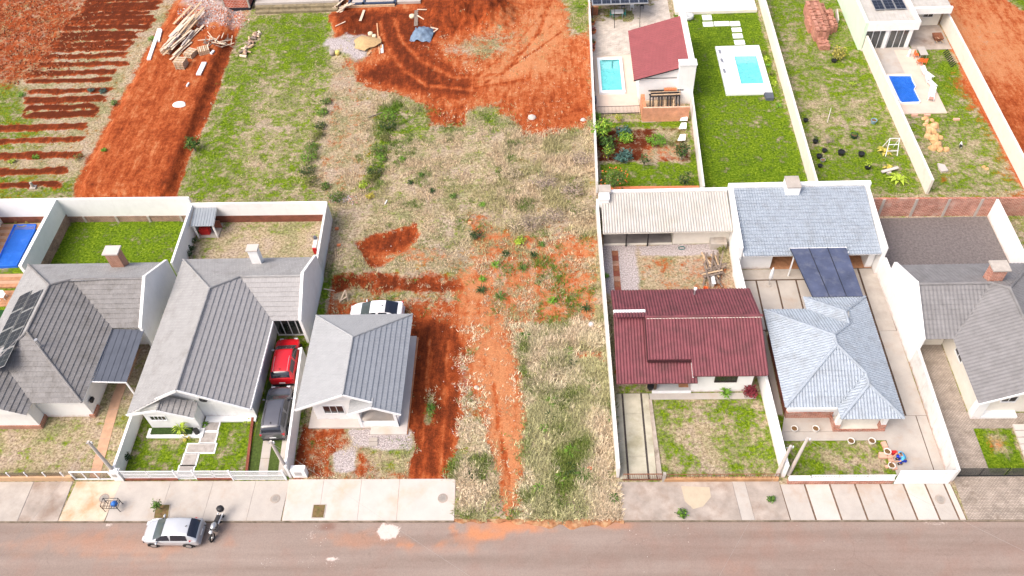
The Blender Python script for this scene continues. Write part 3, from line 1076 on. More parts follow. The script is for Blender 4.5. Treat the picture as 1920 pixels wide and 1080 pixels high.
def ridge(parent, m, p0, p1, r=.11, name='ridge_cap', seg=.36):
    p0, p1 = Vector(p0), Vector(p1)
    L = (p1 - p0).length
    n = max(1, int(L / seg))
    mb = MB()
    for i in range(n):
        a, b = p0 + (p1 - p0) * (i / n), p0 + (p1 - p0) * ((i + 1.08) / n)
        mb.tube([a, b], [r * 1.05, r * .9], 8)
    return mb.build(name, m, parent)


def window(parent, c, w, h, axis='x', face=-1, frame=METALW, panes=2, glass=WINGLASS, t=.05, name='window'):
    """framed window on a wall; c = centre on the wall face; axis the wall runs along; face = side it looks to"""
    mb = MB()
    gl = []
    fw = .05

    def bx(M_, a0, a1, z0, z1, d0, d1):
        lo, hi = sorted((d0 * face, d1 * face))
        if axis == 'x':
            M_.box(c[0] + a0, c[0] + a1, c[1] + lo, c[1] + hi, c[2] + z0, c[2] + z1)
        else:
            M_.box(c[0] + lo, c[0] + hi, c[1] + a0, c[1] + a1, c[2] + z0, c[2] + z1)
    bx(mb, -w / 2 - fw, w / 2 + fw, h / 2, h / 2 + fw, -.02, t)
    bx(mb, -w / 2 - fw, w / 2 + fw, -h / 2 - fw, -h / 2, -.02, t + .03)
    bx(mb, -w / 2 - fw, -w / 2, -h / 2, h / 2, -.02, t)
    bx(mb, w / 2, w / 2 + fw, -h / 2, h / 2, -.02, t)
    for i in range(1, panes):
        x = -w / 2 + w * i / panes
        bx(mb, x - .018, x + .018, -h / 2, h / 2, -.02, t - .01)
    fr = mb.build(name, frame, parent)
    for i in range(panes):
        g = MB()
        bx(g, -w / 2 + w * i / panes, -w / 2 + w * (i + 1) / panes, -h / 2, h / 2, -.02, .012)
        g.build('pane', glass, fr)
    return fr


def chimney(parent, x0, x1, y0, y1, z0, z1, m, capm, over=.12):
    b = MB().box(x0, x1, y0, y1, z0, z1).build('chimney', m, parent)
    MB().box(x0 - over, x1 + over, y0 - over, y1 + over, z1, z1 + .13).build('chimney_cap', capm, b)
    return b


def gable_fill(parent, pts, off, m, name='gable'):
    return MB().vprism(pts, off).build(name, m, parent)


def solar(parent, fn, x0, x1, y0, y1, lift=.12):
    """one framed solar panel lying on a roof plane"""
    c = [Vector((x, y, fn(x, y) + lift)) for x, y in ((x0, y0), (x1, y0), (x1, y1), (x0, y1))]
    fr = MB().vprism(c, (0, 0, .035)).build('solar_panel', STEEL, parent)
    ex, ey = (c[1] - c[0]), (c[3] - c[0])
    mb = MB()
    nx, ny = 2, 3
    if ex.length > ey.length:
        nx, ny = 3, 2
    mg = .03
    for i in range(nx):
        for j in range(ny):
            u0, u1 = mg + (1 - 2 * mg) * i / nx + .008, mg + (1 - 2 * mg) * (i + 1) / nx - .008
            v0, v1 = mg + (1 - 2 * mg) * j / ny + .006, mg + (1 - 2 * mg) * (j + 1) / ny - .006
            q = [c[0] + ex * a + ey * b + Vector((0, 0, .04)) for a, b in ((u0, v0), (u1, v0), (u1, v1), (u0, v1))]
            mb.add(q, [(0, 1, 2, 3)])
    mb.build('cells', CELL, fr)
    return fr


E0 = 2.85
# ------------------------------------------------------------------ far-left house with solar panels
h1 = thing('house', 'white house with cross-hipped grey tile roof carrying seven solar panels', 'house', (-20, 12, 0))
pL, pR = plane_fn('x', -1, -26.1, E0, .53), plane_fn('x', 1, -16.3, E0, .53)
pB, pW, pF = plane_fn('y', 1, 19.1, E0, .565), plane_fn('y', -1, 12.1, E0, .54), plane_fn('y', -1, 5.0, E0, .54)
qR = plane_fn('x', 1, -20.2, E0, .55)
# front-left wing, ridge x=-23.15
qL = plane_fn('x', -1, -26.1, E0, .55)
MB().box(-25.7, -16.7, 5.5, 18.8, 0, E0).build('wall', WHITE, h1)
MB().box(-16.6, -14.1, 12.5, 18.8, 0, E0).build('wall', WHITE, h1)
MB().box(-25.7, -20.6, 4.5, 5.45, 0, E0).build('wall', WHITE, h1)
MB().box(-25.75, -20.5, 4.42, 5.5, 0, .42).build('brick_plinth', PLINTH, h1)
MB().box(-17.0, -16.58, 5.4, 6.4, 0, .35).build('brick_plinth', PLINTH, h1)
zr = pL(-21.2, 0)
ye, yf = 19.1 - (zr - E0) / .565, 5.0 + (zr - E0) / .54
xw = -20.05
zw = pR(xw, 0)
yw = 19.1 - (zw - E0) / .565
roof_slope(h1, TILE_G2, [(-26.1, 5.0), (-26.1, 19.1), (-21.2, ye), (-21.2, yf)], pL, soff=WHITE)
roof_slope(h1, TILE_G2, [(-26.1, 19.1), (-13.8, 19.1), (-13.8, yw), (xw, yw), (-21.2, ye)], pB, soff=WHITE)
roof_slope(h1, TILE_G, [(-16.3, 5.0), (-16.3, 12.1), (xw, yw), (-21.2, ye), (-21.2, yf)], pR, soff=WHITE)
pWx = plane_fn('y', -1, 12.1, E0, (zw - E0) / (yw - 12.1))
roof_slope(h1, TILE_G, [(-16.3, 12.1), (-13.8, 12.1), (-13.8, yw), (xw, yw)], pWx, soff=WHITE)
yq = 5.0 + (qR(-23.15, 0) - E0) / .54
roof_slope(h1, TILE_G, [(-16.3, 5.0), (-21.2, yf), (-23.15, yq), (-20.2, 5.0)], pF, soff=WHITE)
roof_slope(h1, TILE_G, [(-20.2, 3.9), (-20.2, 5.0), (-23.15, yq), (-23.15, 3.9)], qR, soff=WHITE)
roof_slope(h1, TILE_G2, [(-26.1, 3.9), (-26.1, 5.0), (-23.15, yq), (-23.15, 3.9)], qL, soff=WHITE)
for p, q in (((-26.1, 19.1, E0), (-21.2, ye, zr)), ((-21.2, yf, zr), (-21.2, ye, zr)), ((-21.2, ye, zr), (xw, yw, zw)), ((xw, yw, zw), (-13.8, yw, zw)), ((-21.2, yf, zr), (-16.3, 5.0, E0)), ((-21.2, yf, zr), (-23.15, yq, qR(-23.15, 0))), ((-23.15, yq, qR(-23.15, 0)), (-23.15, 3.9, qR(-23.15, 0)))):
    ridge(h1, TILE_G, (p[0], p[1], p[2] + .05), (q[0], q[1], q[2] + .05), .10)
gable_fill(h1, [(-25.9, 4.2, E0 - .4), (-20.5, 4.2, E0 - .4), (-20.3, 4.2, E0 - .08), (-23.15, 4.2, qR(-23.15, 0) - .15), (-25.9, 4.2, E0)], (0, .3, 0), WHITE)
gable_fill(h1, [(-13.72, 11.9, .0), (-13.72, 19.25, .0), (-13.72, 19.25, E0 + .25), (-13.72, yw, zw + .35), (-13.72, 11.9, E0 + .25)], (-.24, 0, 0), WHITE, 'parapet_gable')
chimney(h1, -18.15, -17.05, 18.2, 19.0, E0 - .2, 5.0, PLINTH, CONC_W)
fl = MB().tube([(-20.0, 8.85, 3.9), (-20.0, 8.85, 5.6)], .09, 10).build('flue_pipe', STEEL, h1)
MB().tube([(-20.0, 8.85, 5.6), (-20.0, 8.85, 5.72)], .14, 10).build('flue_cap', STEEL, fl)
for k, (x0, ys) in enumerate(((-24.75, (14.9, 13.0, 11.1)), (-23.2, (14.3, 12.4, 10.5, 8.6)))):
    for y0 in ys:
        solar(h1, pL, x0, x0 + 1.4, y0 - 1.85, y0)
aw = MB().vprism([(-16.35, 12.05, 2.72), (-13.75, 12.05, 2.55), (-13.6, 6.95, 2.55), (-16.2, 6.95, 2.72)], (0, 0, .06)).build('carport_roof', SLATE, h1)
for i in range(6):
    x = -16.2 + i * .5
    MB().bar((x, 12.0, 2.80 - .065 * (x + 16.3)), (x + .14, 7.0, 2.80 - .065 * (x + 16.3)), .04, .012).build('seam', SLATE, aw)
MB().bar((-16.25, 6.93, 2.74), (-13.55, 6.93, 2.58), .05, .12).build('carport_fascia', METALW, h1)
MB().bar((-13.65, 7.0, 0), (-13.65, 7.0, 2.55), .1).build('carport_post', METALW, h1)
MB().bar((-16.32, 5.02, E0 - .05), (-16.32, 12.0, E0 - .05), .08, .14).build('gutter', METALW, h1)
MB().box(-16.6, -16.4, 5.9, 6.3, 1.35, 1.65).build('meter_box', BLACK, h1)

# ------------------------------------------------------------------ second house
h2 = thing('house', 'white house with plain grey tile roof and red and grey cars in its drive', 'house', (-8, 11, 0))
L2, R2 = plane_fn('x', -1, -12.4, E0, .58), plane_fn('x', 1, -3.2, E0, .58)
B2, W2 = plane_fn('y', 1, 19.4, E0, .48), plane_fn('y', -1, 12.6, E0, .51)
xr = -7.8
zr = L2(xr, 0)
ye = 19.4 - (zr - E0) / .48
yw = (.48 * 19.4 + .51 * 12.6) / .99
zw = B2(0, yw)
xw = -3.2 - (zw - E0) / .58
MB().box(-12.1, -3.7, 5.4, 19.1, 0, E0).build('wall', WHITE, h2)
MB().box(-3.65, -1.2, 15.5, 19.1, 0, E0).build('wall', WHITE, h2)
MB().box(-3.6, -1.2, 13.2, 15.5, 0, .03).build('garage_floor', CONC, h2)
MB().box(-11.6, -7.8, 4.3, 5.35, 0, 2.6).build('wall', WHITE, h2)
roof_slope(h2, TILE_G2, [(-12.4, 3.9), (-12.4, 19.4), (xr, ye), (xr, 4.3)], L2, soff=WHITE)
roof_slope(h2, TILE_G2, [(-12.4, 19.4), (-1.0, 19.4), (-1.0, yw), (xw, yw), (xr, ye)], B2, soff=WHITE)
roof_slope(h2, TILE_GM, [(-3.2, 4.3), (-3.2, 12.6), (xw, yw), (xr, ye), (xr, 4.3)], R2, soff=WHITE)
roof_slope(h2, TILE_GM, [(-3.2, 12.6), (-1.0, 12.6), (-1.0, yw), (xw, yw)], W2, soff=WHITE)
pj = plane_fn('x', 1, -7.4, 2.65, .45)
zg = L2(-10.0, 0)
roof_slope(h2, TILE_GM, [(-7.4, 3.7), (-7.4, 5.0), (-9.75, 5.0), (-9.75, 3.7)], pj, soff=WHITE)
for p, q in (((-12.4, 19.4, E0), (xr, ye, zr)), ((xr, 4.3, zr), (xr, ye, zr)), ((xr, ye, zr), (xw, yw, zw)), ((xw, yw, zw), (-1.0, yw, zw))):
    ridge(h2, TILE_G2, (p[0], p[1], p[2] + .05), (q[0], q[1], q[2] + .05), .10)
ridge(h2, TILE_G2, (-9.75, 3.7, pj(-9.75, 0) + .05), (-9.75, 5.0, pj(-9.75, 0) + .05), .09)
gable_fill(h2, [(-12.0, 5.3, 2.5), (-3.6, 5.3, 2.5), (-3.4, 5.3, E0 - .05), (xr, 5.3, zr - .2), (-12.2, 5.3, E0 - .05)], (0, .2, 0), WHITE)
gable_fill(h2, [(-11.6, 4.28, 2.0), (-7.7, 4.28, 2.0), (-7.6, 4.28, 2.62), (-9.75, 4.28, pj(-9.75, 0) - .12), (-11.6, 4.28, 2.9)], (0, .25, 0), WHITE)
# white barge boards along the front edges
for a, b in (((-12.45, 3.85, E0 - .02), (-9.75, 3.62, pj(-9.75, 0) + .02)), ((-9.75, 3.62, pj(-9.75, 0) + .02), (-7.35, 3.62, 2.6)), ((xr, 4.22, zr), (-3.15, 4.22, E0)), ((-9.75, 4.22, L2(-9.75, 0)), (xr, 4.22, zr)), ((-3.12, 4.25, E0 - .05), (-3.12, 12.5, E0 - .05))):
    MB().bar(a, b, .07, .22).build('barge_board', METALW, h2)
gable_fill(h2, [(-.98, 12.4, 0), (-.98, 19.5, 0), (-.98, 19.5, E0 + .25), (-.98, yw, zw + .4), (-.98, 12.4, E0 + .3)], (.24, 0, 0), WHITE, 'parapet_gable')
chimney(h2, -5.95, -5.15, 18.3, 18.9, E0, 5.0, WHITE, CONC_W, .09)
window(h2, (-10.6, 4.3, 1.7), 1.15, .55, panes=4)
MB().tube([(-7.0, 5.2, 2.75), (-7.0, 5.28, 2.75)], .33, 20).build('round_window', WINGLASS, h2)
MB().box(-11.9, -7.5, 3.5, 4.3, 0, .16).build('porch_step', METALW, h2)
MB().box(-11.6, -8.4, 3.75, 4.28, .16, .30).build('planter_bed', mat('dark_hedge', (.03, .06, .012), .5, 9, .95, .8), h2)
MB().tube([(-8.0, 3.9, .16), (-8.0, 3.9, .6)], .2, 12).build('round_pot', BLACK, h2)
MB().box(-7.65, -3.65, 4.9, 5.38, 0, .18).build('porch_step', METALW, h2)
# glazed garage front at the end of the drive
gg = MB().box(-3.55, -1.1, 13.25, 13.32, 2.2, 2.32).box(-3.55, -1.1, 13.25, 13.32, .03, .12).build('garage_front', METALW, h2)
for i in range(5):
    x = -3.52 + i * .6
    MB().box(x - .03, x + .03, 13.25, 13.32, .12, 2.2).build('garage_bar', METALW, gg)
    if i < 4:
        MB().box(x + .03, x + .57, 13.28, 13.29, .12, 2.2).build('glass_pane', mat_glass('garage_glass', (.04, .05, .05), .08, .35), gg)

# ------------------------------------------------------------------ small new house
h3 = thing('house', 'small white house with pale blue-grey tile roof on a bare red lot', 'house', (4.2, 8.5, 0))
e3 = 2.8
L3, R3 = plane_fn('x', -1, .3, e3, .51), plane_fn('x', 1, 8.15, e3, .51)
xr = 4.22
zr = L3(xr, 0)
B3 = plane_fn('y', 1, 13.1, e3, (zr - e3) / (13.1 - 9.4))
sl = MB()
sl.prism([(.6, 4.25), (5.45, 4.25), (5.45, 3.65), (8.25, 3.65), (8.15, 12.9), (.6, 12.9)], 0, .16)
sl.build('floor_slab', CONC_W, h3)
MB().box(8.17, 8.32, 3.7, 12.8, 0, .1).build('slab_edge', mat('red_splashed_concrete', (.50, .22, .11), .2, 2, .9, .1), h3)
MB().box(1.2, 7.6, 6.2, 12.3, .16, e3).build('wall', WHITE, h3)
MB().box(1.2, 4.6, 5.0, 6.15, .16, e3).build('wall', WHITE, h3)
for x, y in ((4.75, 4.4), (7.5, 4.4)):
    MB().box(x - .11, x + .11, y - .11, y + .11, .16, e3).build('porch_post', METALW, h3)
MB().box(4.64, 7.61, 4.32, 4.48, .16, .75).build('porch_wall', WHITE, h3)
MB().box(7.42, 7.6, 4.5, 6.2, .16, .75).build('porch_wall', WHITE, h3)
roof_slope(h3, TILE_G3, [(.3, 4.2), (.3, 13.1), (xr, 9.4), (xr, 4.2)], L3, soff=WHITE)
roof_slope(h3, TILE_G3, [(.3, 13.1), (8.15, 13.1), (xr, 9.4)], B3, soff=WHITE)
zp = R3(6.2, 0)
roof_slope(h3, mat('shaded_blue_grey_tile', (.265, .285, .315), .08, 1.6, .72, .12), [(8.15, 3.75), (8.15, 13.1), (xr, 9.4), (xr, 4.2), (6.19, 4.2), (6.2, 3.75)], R3, soff=WHITE)  # right slope tile coloured darker in place of shade
P3 = plane_fn('x', -1, 4.3, zp - .51 * 1.9, .51)
roof_slope(h3, TILE_G3, [(4.3, 3.75), (4.3, 5.2), (6.2, 5.2), (6.2, 3.75)], P3, soff=WHITE, thick=.06)
for p, q in (((.3, 13.1, e3), (xr, 9.4, zr)), ((8.15, 13.1, e3), (xr, 9.4, zr)), ((xr, 4.2, zr), (xr, 9.4, zr)), ((6.2, 3.8, zp - .04), (6.2, 4.5, zp - .04))):
    ridge(h3, TILE_G3, (p[0], p[1], p[2] + .04), (q[0], q[1], q[2] + .04), .085)
gable_fill(h3, [(1.2, 5.02, e3 - .1), (7.6, 5.02, e3 - .1), (7.7, 5.02, e3 + .05), (xr, 5.02, zr - .15), (.9, 5.02, e3 + .15)], (0, .2, 0), WHITE)
gable_fill(h3, [(4.7, 4.3, 2.6), (7.6, 4.3, 2.6), (7.9, 4.3, e3 - .02), (6.2, 4.3, zp - .12), (4.55, 4.3, e3 - .05)], (0, .18, 0), WHITE)
for a, b in (((.25, 4.16, e3), (xr, 4.16, zr)), ((xr, 4.16, zr), (6.2, 4.16, zp)), ((4.25, 3.71, zp - .97), (6.2, 3.71, zp)), ((6.2, 3.71, zp), (8.2, 3.71, e3))):
    MB().bar(a, b, .06, .2).build('barge_board', METALW, h3)
window(h3, (2.75, 5.0, 1.6), 1.5, 1.0, panes=3)
window(h3, (5.6, 6.2, 1.5), .9, .9, panes=2)
MB().box(6.5, 7.3, 6.15, 6.21, .16, 2.25).build('door', mat('pale_door', (.6, .6, .6), .05, 2, .5, 0), h3)

# ------------------------------------------------------------------ maroon house
h4 = thing('house', 'white house under a maroon corrugated roof with stepped front eave', 'house', (30, 10.5, 0))
zb, zk = 2.85, 4.3
bk = plane_fn('y', 1, 15.2, zb, (zk - zb) / (15.2 - 11.3))
fk = plane_fn('y', -1, 6.65, 3.1, (zk - 3.1) / (11.3 - 6.65))
lk = plane_fn('y', -1, 6.45, 2.5, .25)
CW = dict(prof='wave', wave=.235, amp=.042, sheet=1.125, piece='roof_sheet', step=.02)
roof_slope(h4, MAROON, [(24.15, 15.2), (35.15, 15.2), (35.3, 11.3), (26.5, 11.3), (26.5, 12.05), (24.15, 12.05)], bk, soff=MAROON, **CW)
roof_slope(h4, MAROON, [(29.75, 6.65), (35.15, 6.65), (35.3, 11.3), (29.75, 11.3)], fk, soff=MAROON, **CW)
roof_slope(h4, MAROON, [(26.55, 7.95), (29.75, 7.95), (29.75, 11.3), (26.55, 11.3)], fk, soff=MAROON, **CW)
roof_slope(h4, MAROON, [(24.15, 6.45), (30.15, 6.45), (30.15, 8.6), (24.15, 8.6)], lk, soff=MAROON, **CW)
roof_slope(h4, MAROON, [(24.15, 8.6), (26.75, 8.6), (26.75, 12.0), (24.15, 12.0)], lk, soff=MAROON, **CW)
ridge(h4, MAROON, (26.5, 11.3, zk + .06), (35.3, 11.3, zk + .06), .13, seg=1.1)
MB().bar((26.6, 11.17, zk + .02), (35.3, 11.17, zk + .02), .05, .05).build('ridge_mortar', CREAM, h4)
MB().box(24.15, 26.6, 11.95, 12.2, lk(0, 12) - .1, bk(0, 12.1) + .16).build('flashing', METALW, h4)
gable_fill(h4, [(29.88, 6.8, 2.7), (29.88, 7.95, 2.7), (29.88, 7.95, fk(0, 7.95) - .12), (29.88, 6.8, fk(0, 6.8) - .12)], (-.1, 0, 0), WHITE, 'gable_cheek')
gable_fill(h4, [(27.3, 8.9, 2.9), (27.3, 11.3, 3.2), (27.3, 11.3, zk - .14), (27.3, 8.9, fk(0, 8.9) - .14)], (.12, 0, 0), WHITE, 'gable_cheek')
EDGE_SHADE = mat('maroon_edge_shade', (.05, .015, .018), .2, 3, .8, 0)  # dark strips added to stand in for shade along the roof step
MB().bar((26.5, 7.92, fk(0, 7.92) - .14), (26.5, 11.3, zk - .14), .08, .24).build('edge_shade_strip', EDGE_SHADE, h4)
MB().bar((26.5, 7.9, fk(0, 7.9) - .14), (29.75, 7.9, fk(0, 7.9) - .14), .06, .2).build('step_shade_strip', EDGE_SHADE, h4)
MB().box(30.0, 34.5, 7.3, 14.6, 0, 2.95).build('wall', WHITE, h4)
MB().box(27.1, 29.95, 9.2, 14.6, 0, 2.75).build('wall', WHITE, h4)
gable_fill(h4, [(34.52, 7.3, 2.8), (34.52, 14.6, 2.8), (34.52, 14.6, 2.85), (34.52, 11.3, zk - .15), (34.52, 7.3, 3.0)], (-.2, 0, 0), WHITE)
MB().box(27.05, 30.0, 7.3, 9.2, 0, .18).build('porch_floor', mat('porch_tile', (.48, .48, .47), .06, 2, .6, 0), h4)
MB().box(27.02, 30.0, 7.15, 7.3, 0, .2).build('porch_step', METALW, h4)
MB().box(27.15, 27.35, 7.4, 7.6, .18, 2.6).build('porch_post', mat('brown_post', (.1, .06, .04), .2, 4, .7, 0), h4)
MB().box(26.8, 34.9, 6.6, 7.15, 0, .06).build('path', CONC_L, h4)
window(h4, (32.45, 7.3, 1.9), 1.6, .95, panes=4, frame=mat('dark_bronze_frame', (.05, .035, .03), .2, 4, .5, 0))
MB().box(28.9, 29.7, 9.12, 9.21, .18, 2.2).build('door', WOOD, h4)
mt = MB().box(29.1, 29.85, 7.6, 8.05, .18, .2).build('door_mat', DECK, h4)
v4 = MB().tube([(30.75, 14.4, 3.0), (30.75, 14.4, 3.85)], .07, 10).build('vent_pipe', STEEL, h4)
MB().tube([(30.75, 14.4, 3.85), (30.75, 14.4, 4.0)], .13, 10).build('vent_cap', METALW, v4)

# rear shed of the maroon house
s4 = thing('shed', 'long cream shed with off-white corrugated roof and stone-clad porch', 'shed', (30, 24.5, 0))
sk = plane_fn('y', -1, 22.05, 2.4, .13)
roof_slope(s4, OFFW_SHEET, [(23.9, 22.05), (35.0, 22.05), (35.0, 26.4), (23.9, 26.4)], sk, soff=CREAM, prof='wave', wave=.235, amp=.05, sheet=1.175, piece='roof_sheet', step=.02)
MB().box(23.75, 35.1, 26.45, 26.75, 0, 3.15).build('wall', WHITE, s4)
MB().box(30.2, 35.1, 22.9, 26.4, 0, 2.38).build('wall', CREAM, s4)
MB().box(24.1, 30.15, 24.3, 24.5, 0, 2.4).build('stone_wall', mat_brick('mixed_ledge_stone', (.36, .27, .20), (.16, .12, .09), (.10, .08, .07), .55, .16, ms=.01), s4)
MB().box(28.9, 30.15, 22.9, 23.0, 1.9, 2.38).build('lintel', CREAM, s4)
for x in (26.05, 27.95):
    MB().bar((x, 22.75, 0), (x, 22.75, 2.35), .12).build('post', WOOD_DK, s4)
MB().box(24.1, 30.15, 22.85, 22.98, 0, .12).build('kerb', CREAM, s4)
MB().box(24.1, 30.15, 22.98, 24.3, 0, .03).build('porch_floor', CONC_D, s4)
window(s4, (33.15, 22.9, 1.85), 1.1, .55, panes=5, frame=mat('brown_grille', (.14, .09, .06), .2, 4, .6, 0))
chimney(s4, 23.72, 24.7, 26.2, 27.0, 0, 3.35, WHITE, CONC, .06)
chimney(s4, 23.72, 24.55, 25.3, 26.05, 2.4, 3.3, WHITE, METALW, .05)
MB().tube([(31.0, 22.82, 2.1), (31.0, 22.9, 2.1)], .09, 10).build('wall_lamp', BLACK, s4)

# ------------------------------------------------------------------ blue-grey hipped house
h5 = thing('house', 'house with blue-grey hipped tile roof and brick dado', 'house', (40.2, 8.5, 0))
e5 = 2.8
WV = dict(prof='wave', wave=.225, amp=.030, course=.38, step=.075)
pl, pr_ = plane_fn('x', -1, 36.1, e5, .5), plane_fn('x', 1, 44.15, e5, .5)
b1, f1 = plane_fn('y', 1, 13.0, e5, .5), plane_fn('y', -1, 4.1, e5, .5)
xr = (36.1 + 44.15) / 2
hw = xr - 36.1
zr = e5 + hw * .5
xb, xf = (39.4 + 44.15) / 2, (39.8 + 44.15) / 2
wb, wf = 44.15 - xb, 44.15 - xf
b2, f2 = plane_fn('y', 1, 14.2, e5, .5), plane_fn('y', -1, 3.1, e5, .5)
lb, lf = plane_fn('x', -1, 39.4, e5, .5), plane_fn('x', -1, 39.8, e5, .5)
zb5, zf5 = e5 + wb * .5, e5 + wf * .5
Yb, Yf = 13.0 - hw, 4.1 + hw
roof_slope(h5, TILE_B, [(36.1, 4.1), (36.1, 13.0), (xr, Yb), (xr, Yf)], pl, soff=WHITE, **WV)
roof_slope(h5, TILE_B, [(36.1, 13.0), (39.4, 13.0), (xb, 13.0 - wb), (xr, Yb)], b1, soff=WHITE, **WV)
roof_slope(h5, TILE_B, [(39.4, 13.0), (39.4, 14.2), (xb, 14.2 - wb), (xb, 13.0 - wb)], lb, soff=WHITE, **WV)
roof_slope(h5, TILE_B, [(39.4, 14.2), (44.15, 14.2), (xb, 14.2 - wb)], b2, soff=WHITE, **WV)
roof_slope(h5, TILE_B, [(44.15, 3.1), (44.15, 14.2), (xb, 14.2 - wb), (xb, 13.0 - wb), (xr, Yb), (xr, Yf), (xf, 4.1 + wf), (xf, 3.1 + wf)], pr_, soff=WHITE, **WV)
roof_slope(h5, TILE_B, [(36.1, 4.1), (39.8, 4.1), (xf, 4.1 + wf), (xr, Yf)], f1, soff=WHITE, **WV)
roof_slope(h5, TILE_B, [(39.8, 3.1), (39.8, 4.1), (xf, 4.1 + wf), (xf, 3.1 + wf)], lf, soff=WHITE, **WV)
roof_slope(h5, TILE_B, [(39.8, 3.1), (44.15, 3.1), (xf, 3.1 + wf)], f2, soff=WHITE, **WV)
for p, q in (((36.1, 13.0, e5), (xr, Yb, zr)), ((xr, Yb, zr), (xr, Yf, zr)), ((xr, Yf, zr), (36.1, 4.1, e5)), ((xr, Yb, zr), (xb, 13 - wb, zb5)), ((xb, 13 - wb, zb5), (xb, 14.2 - wb, zb5)), ((xb, 14.2 - wb, zb5), (39.4, 14.2, e5)), ((xb, 14.2 - wb, zb5), (44.15, 14.2, e5)), ((xr, Yf, zr), (xf, 4.1 + wf, zf5)), ((xf, 4.1 + wf, zf5), (xf, 3.1 + wf, zf5)), ((xf, 3.1 + wf, zf5), (39.8, 3.1, e5)), ((xf, 3.1 + wf, zf5), (44.15, 3.1, e5))):
    ridge(h5, TILE_B, (p[0], p[1], p[2] + .06), (q[0], q[1], q[2] + .06), .12)
MB().box(36.8, 43.6, 4.95, 12.4, 0, e5).build('wall', WHITE, h5)
MB().box(40.2, 43.6, 12.4, 13.6, 0, e5).build('wall', WHITE, h5)
MB().box(36.74, 40.15, 4.87, 5.2, 0, .75).build('brick_dado', BRICK, h5)
MB().box(36.72, 36.82, 5.2, 12.4, 0, 2.2).build('brick_dado', BRICK_DK, h5)  # side brick coloured dark for the shade below the eave
MB().box(40.1, 43.7, 3.75, 4.9, 0, .22).build('porch_floor', CREAM, h5)
MB().box(40.05, 43.75, 3.68, 3.76, 0, .3).build('brick_edge', BRICK, h5)
MB().box(40.0, 40.1, 3.7, 4.9, 0, .5).build('brick_edge', BRICK, h5)
for x in (40.2, 43.5):
    p = MB().box(x - .17, x + .17, 3.78, 4.1, .22, e5).build('porch_column', WHITE, h5)
    MB().box(x - .22, x + .22, 3.74, 4.14, .22, .8).build('brick_base', BRICK, p)
MB().bar((36.2, 4.05, e5 - .12), (39.75, 4.05, e5 - .12), .12, .28).build('eave_board', METALW, h5)
window(h5, (38.2, 4.95, 1.7), 1.5, .9, panes=2)
MB().box(36.3, 44.0, 2.95, 3.68, 0, .04).build('path', CONC_L, h5)
# navy canopy between house and shed
cn = thing('canopy', 'navy blue translucent canopy bridging the hipped house and the rear shed', 'canopy', (41.8, 16.8, 0))
for i in range(3):
    a0, a1 = i / 3, (i + 1) / 3
    def cpt(u_, v_):
        x = 39.25 * (1 - u_) + 43.85 * u_
        x2 = 40.0 * (1 - u_) + 44.0 * u_
        return (x * (1 - v_) + x2 * v_, 19.35 * (1 - v_) + 14.15 * v_, 3.0 * (1 - v_) + 2.98 * v_)
    MB().vprism([cpt(a0, 0), cpt(a1 - .006, 0), cpt(a1 - .006, 1), cpt(a0, 1)], (0, 0, .03)).build('canopy_sheet', NAVY, cn)
    MB().bar(Vector(cpt(a0, 0)) + Vector((0, 0, .05)), Vector(cpt(a0, 1)) + Vector((0, 0, .05)), .05, .04).build('glazing_bar', mat('dark_bar', (.03, .035, .05), .2, 4, .5, 0), cn)
MB().bar((39.2, 19.37, 3.0), (43.9, 19.37, 3.0), .06, .1).build('edge_trim', METALW, cn)
for x, y in ((39.6, 18.9), (43.9, 18.9), (40.3, 14.6), (43.9, 14.6)):
    MB().bar((x, y, 0), (x, y, 2.97), .1).build('post', METALW, cn)

s5 = thing('shed', 'rear shed with blue-grey tile roof inside white parapets and a white chimney', 'shed', (41.2, 23, 0))
k5 = plane_fn('y', -1, 19.0, 2.55, .09)
roof_slope(s5, TILE_B, [(35.45, 19.0), (46.75, 19.0), (47.0, 26.5), (35.6, 26.5)], k5, soff=WHITE, prof='wave', wave=.225, amp=.028, course=.38, step=.075)
MB().box(35.2, 47.6, 26.55, 26.95, 0, 3.45).build('parapet_wall', WHITE, s5)
MB().prism([(35.0, 19.3), (35.38, 19.3), (35.58, 26.55), (35.2, 26.55)], 0, 3.3).build('parapet_wall', WHITE, s5)
MB().prism([(46.8, 18.95), (47.1, 18.95), (47.4, 26.55), (47.08, 26.55)], 0, 3.3).build('parapet_wall', WHITE, s5)
MB().box(35.5, 38.2, 19.8, 26.4, 0, 2.5).build('wall', WHITE, s5)
MB().box(38.2, 46.8, 21.5, 21.7, 0, 2.5).build('wooden_wall', WOOD, s5)
MB().box(38.2, 46.8, 19.7, 21.5, 0, .05).build('floor', DECK, s5)
MB().box(46.2, 46.75, 19.75, 21.5, 0, 2.5).build('wall', WHITE, s5)
chimney(s5, 40.0, 41.15, 25.5, 26.9, 2.6, 4.05, WHITE, CONC, .03)

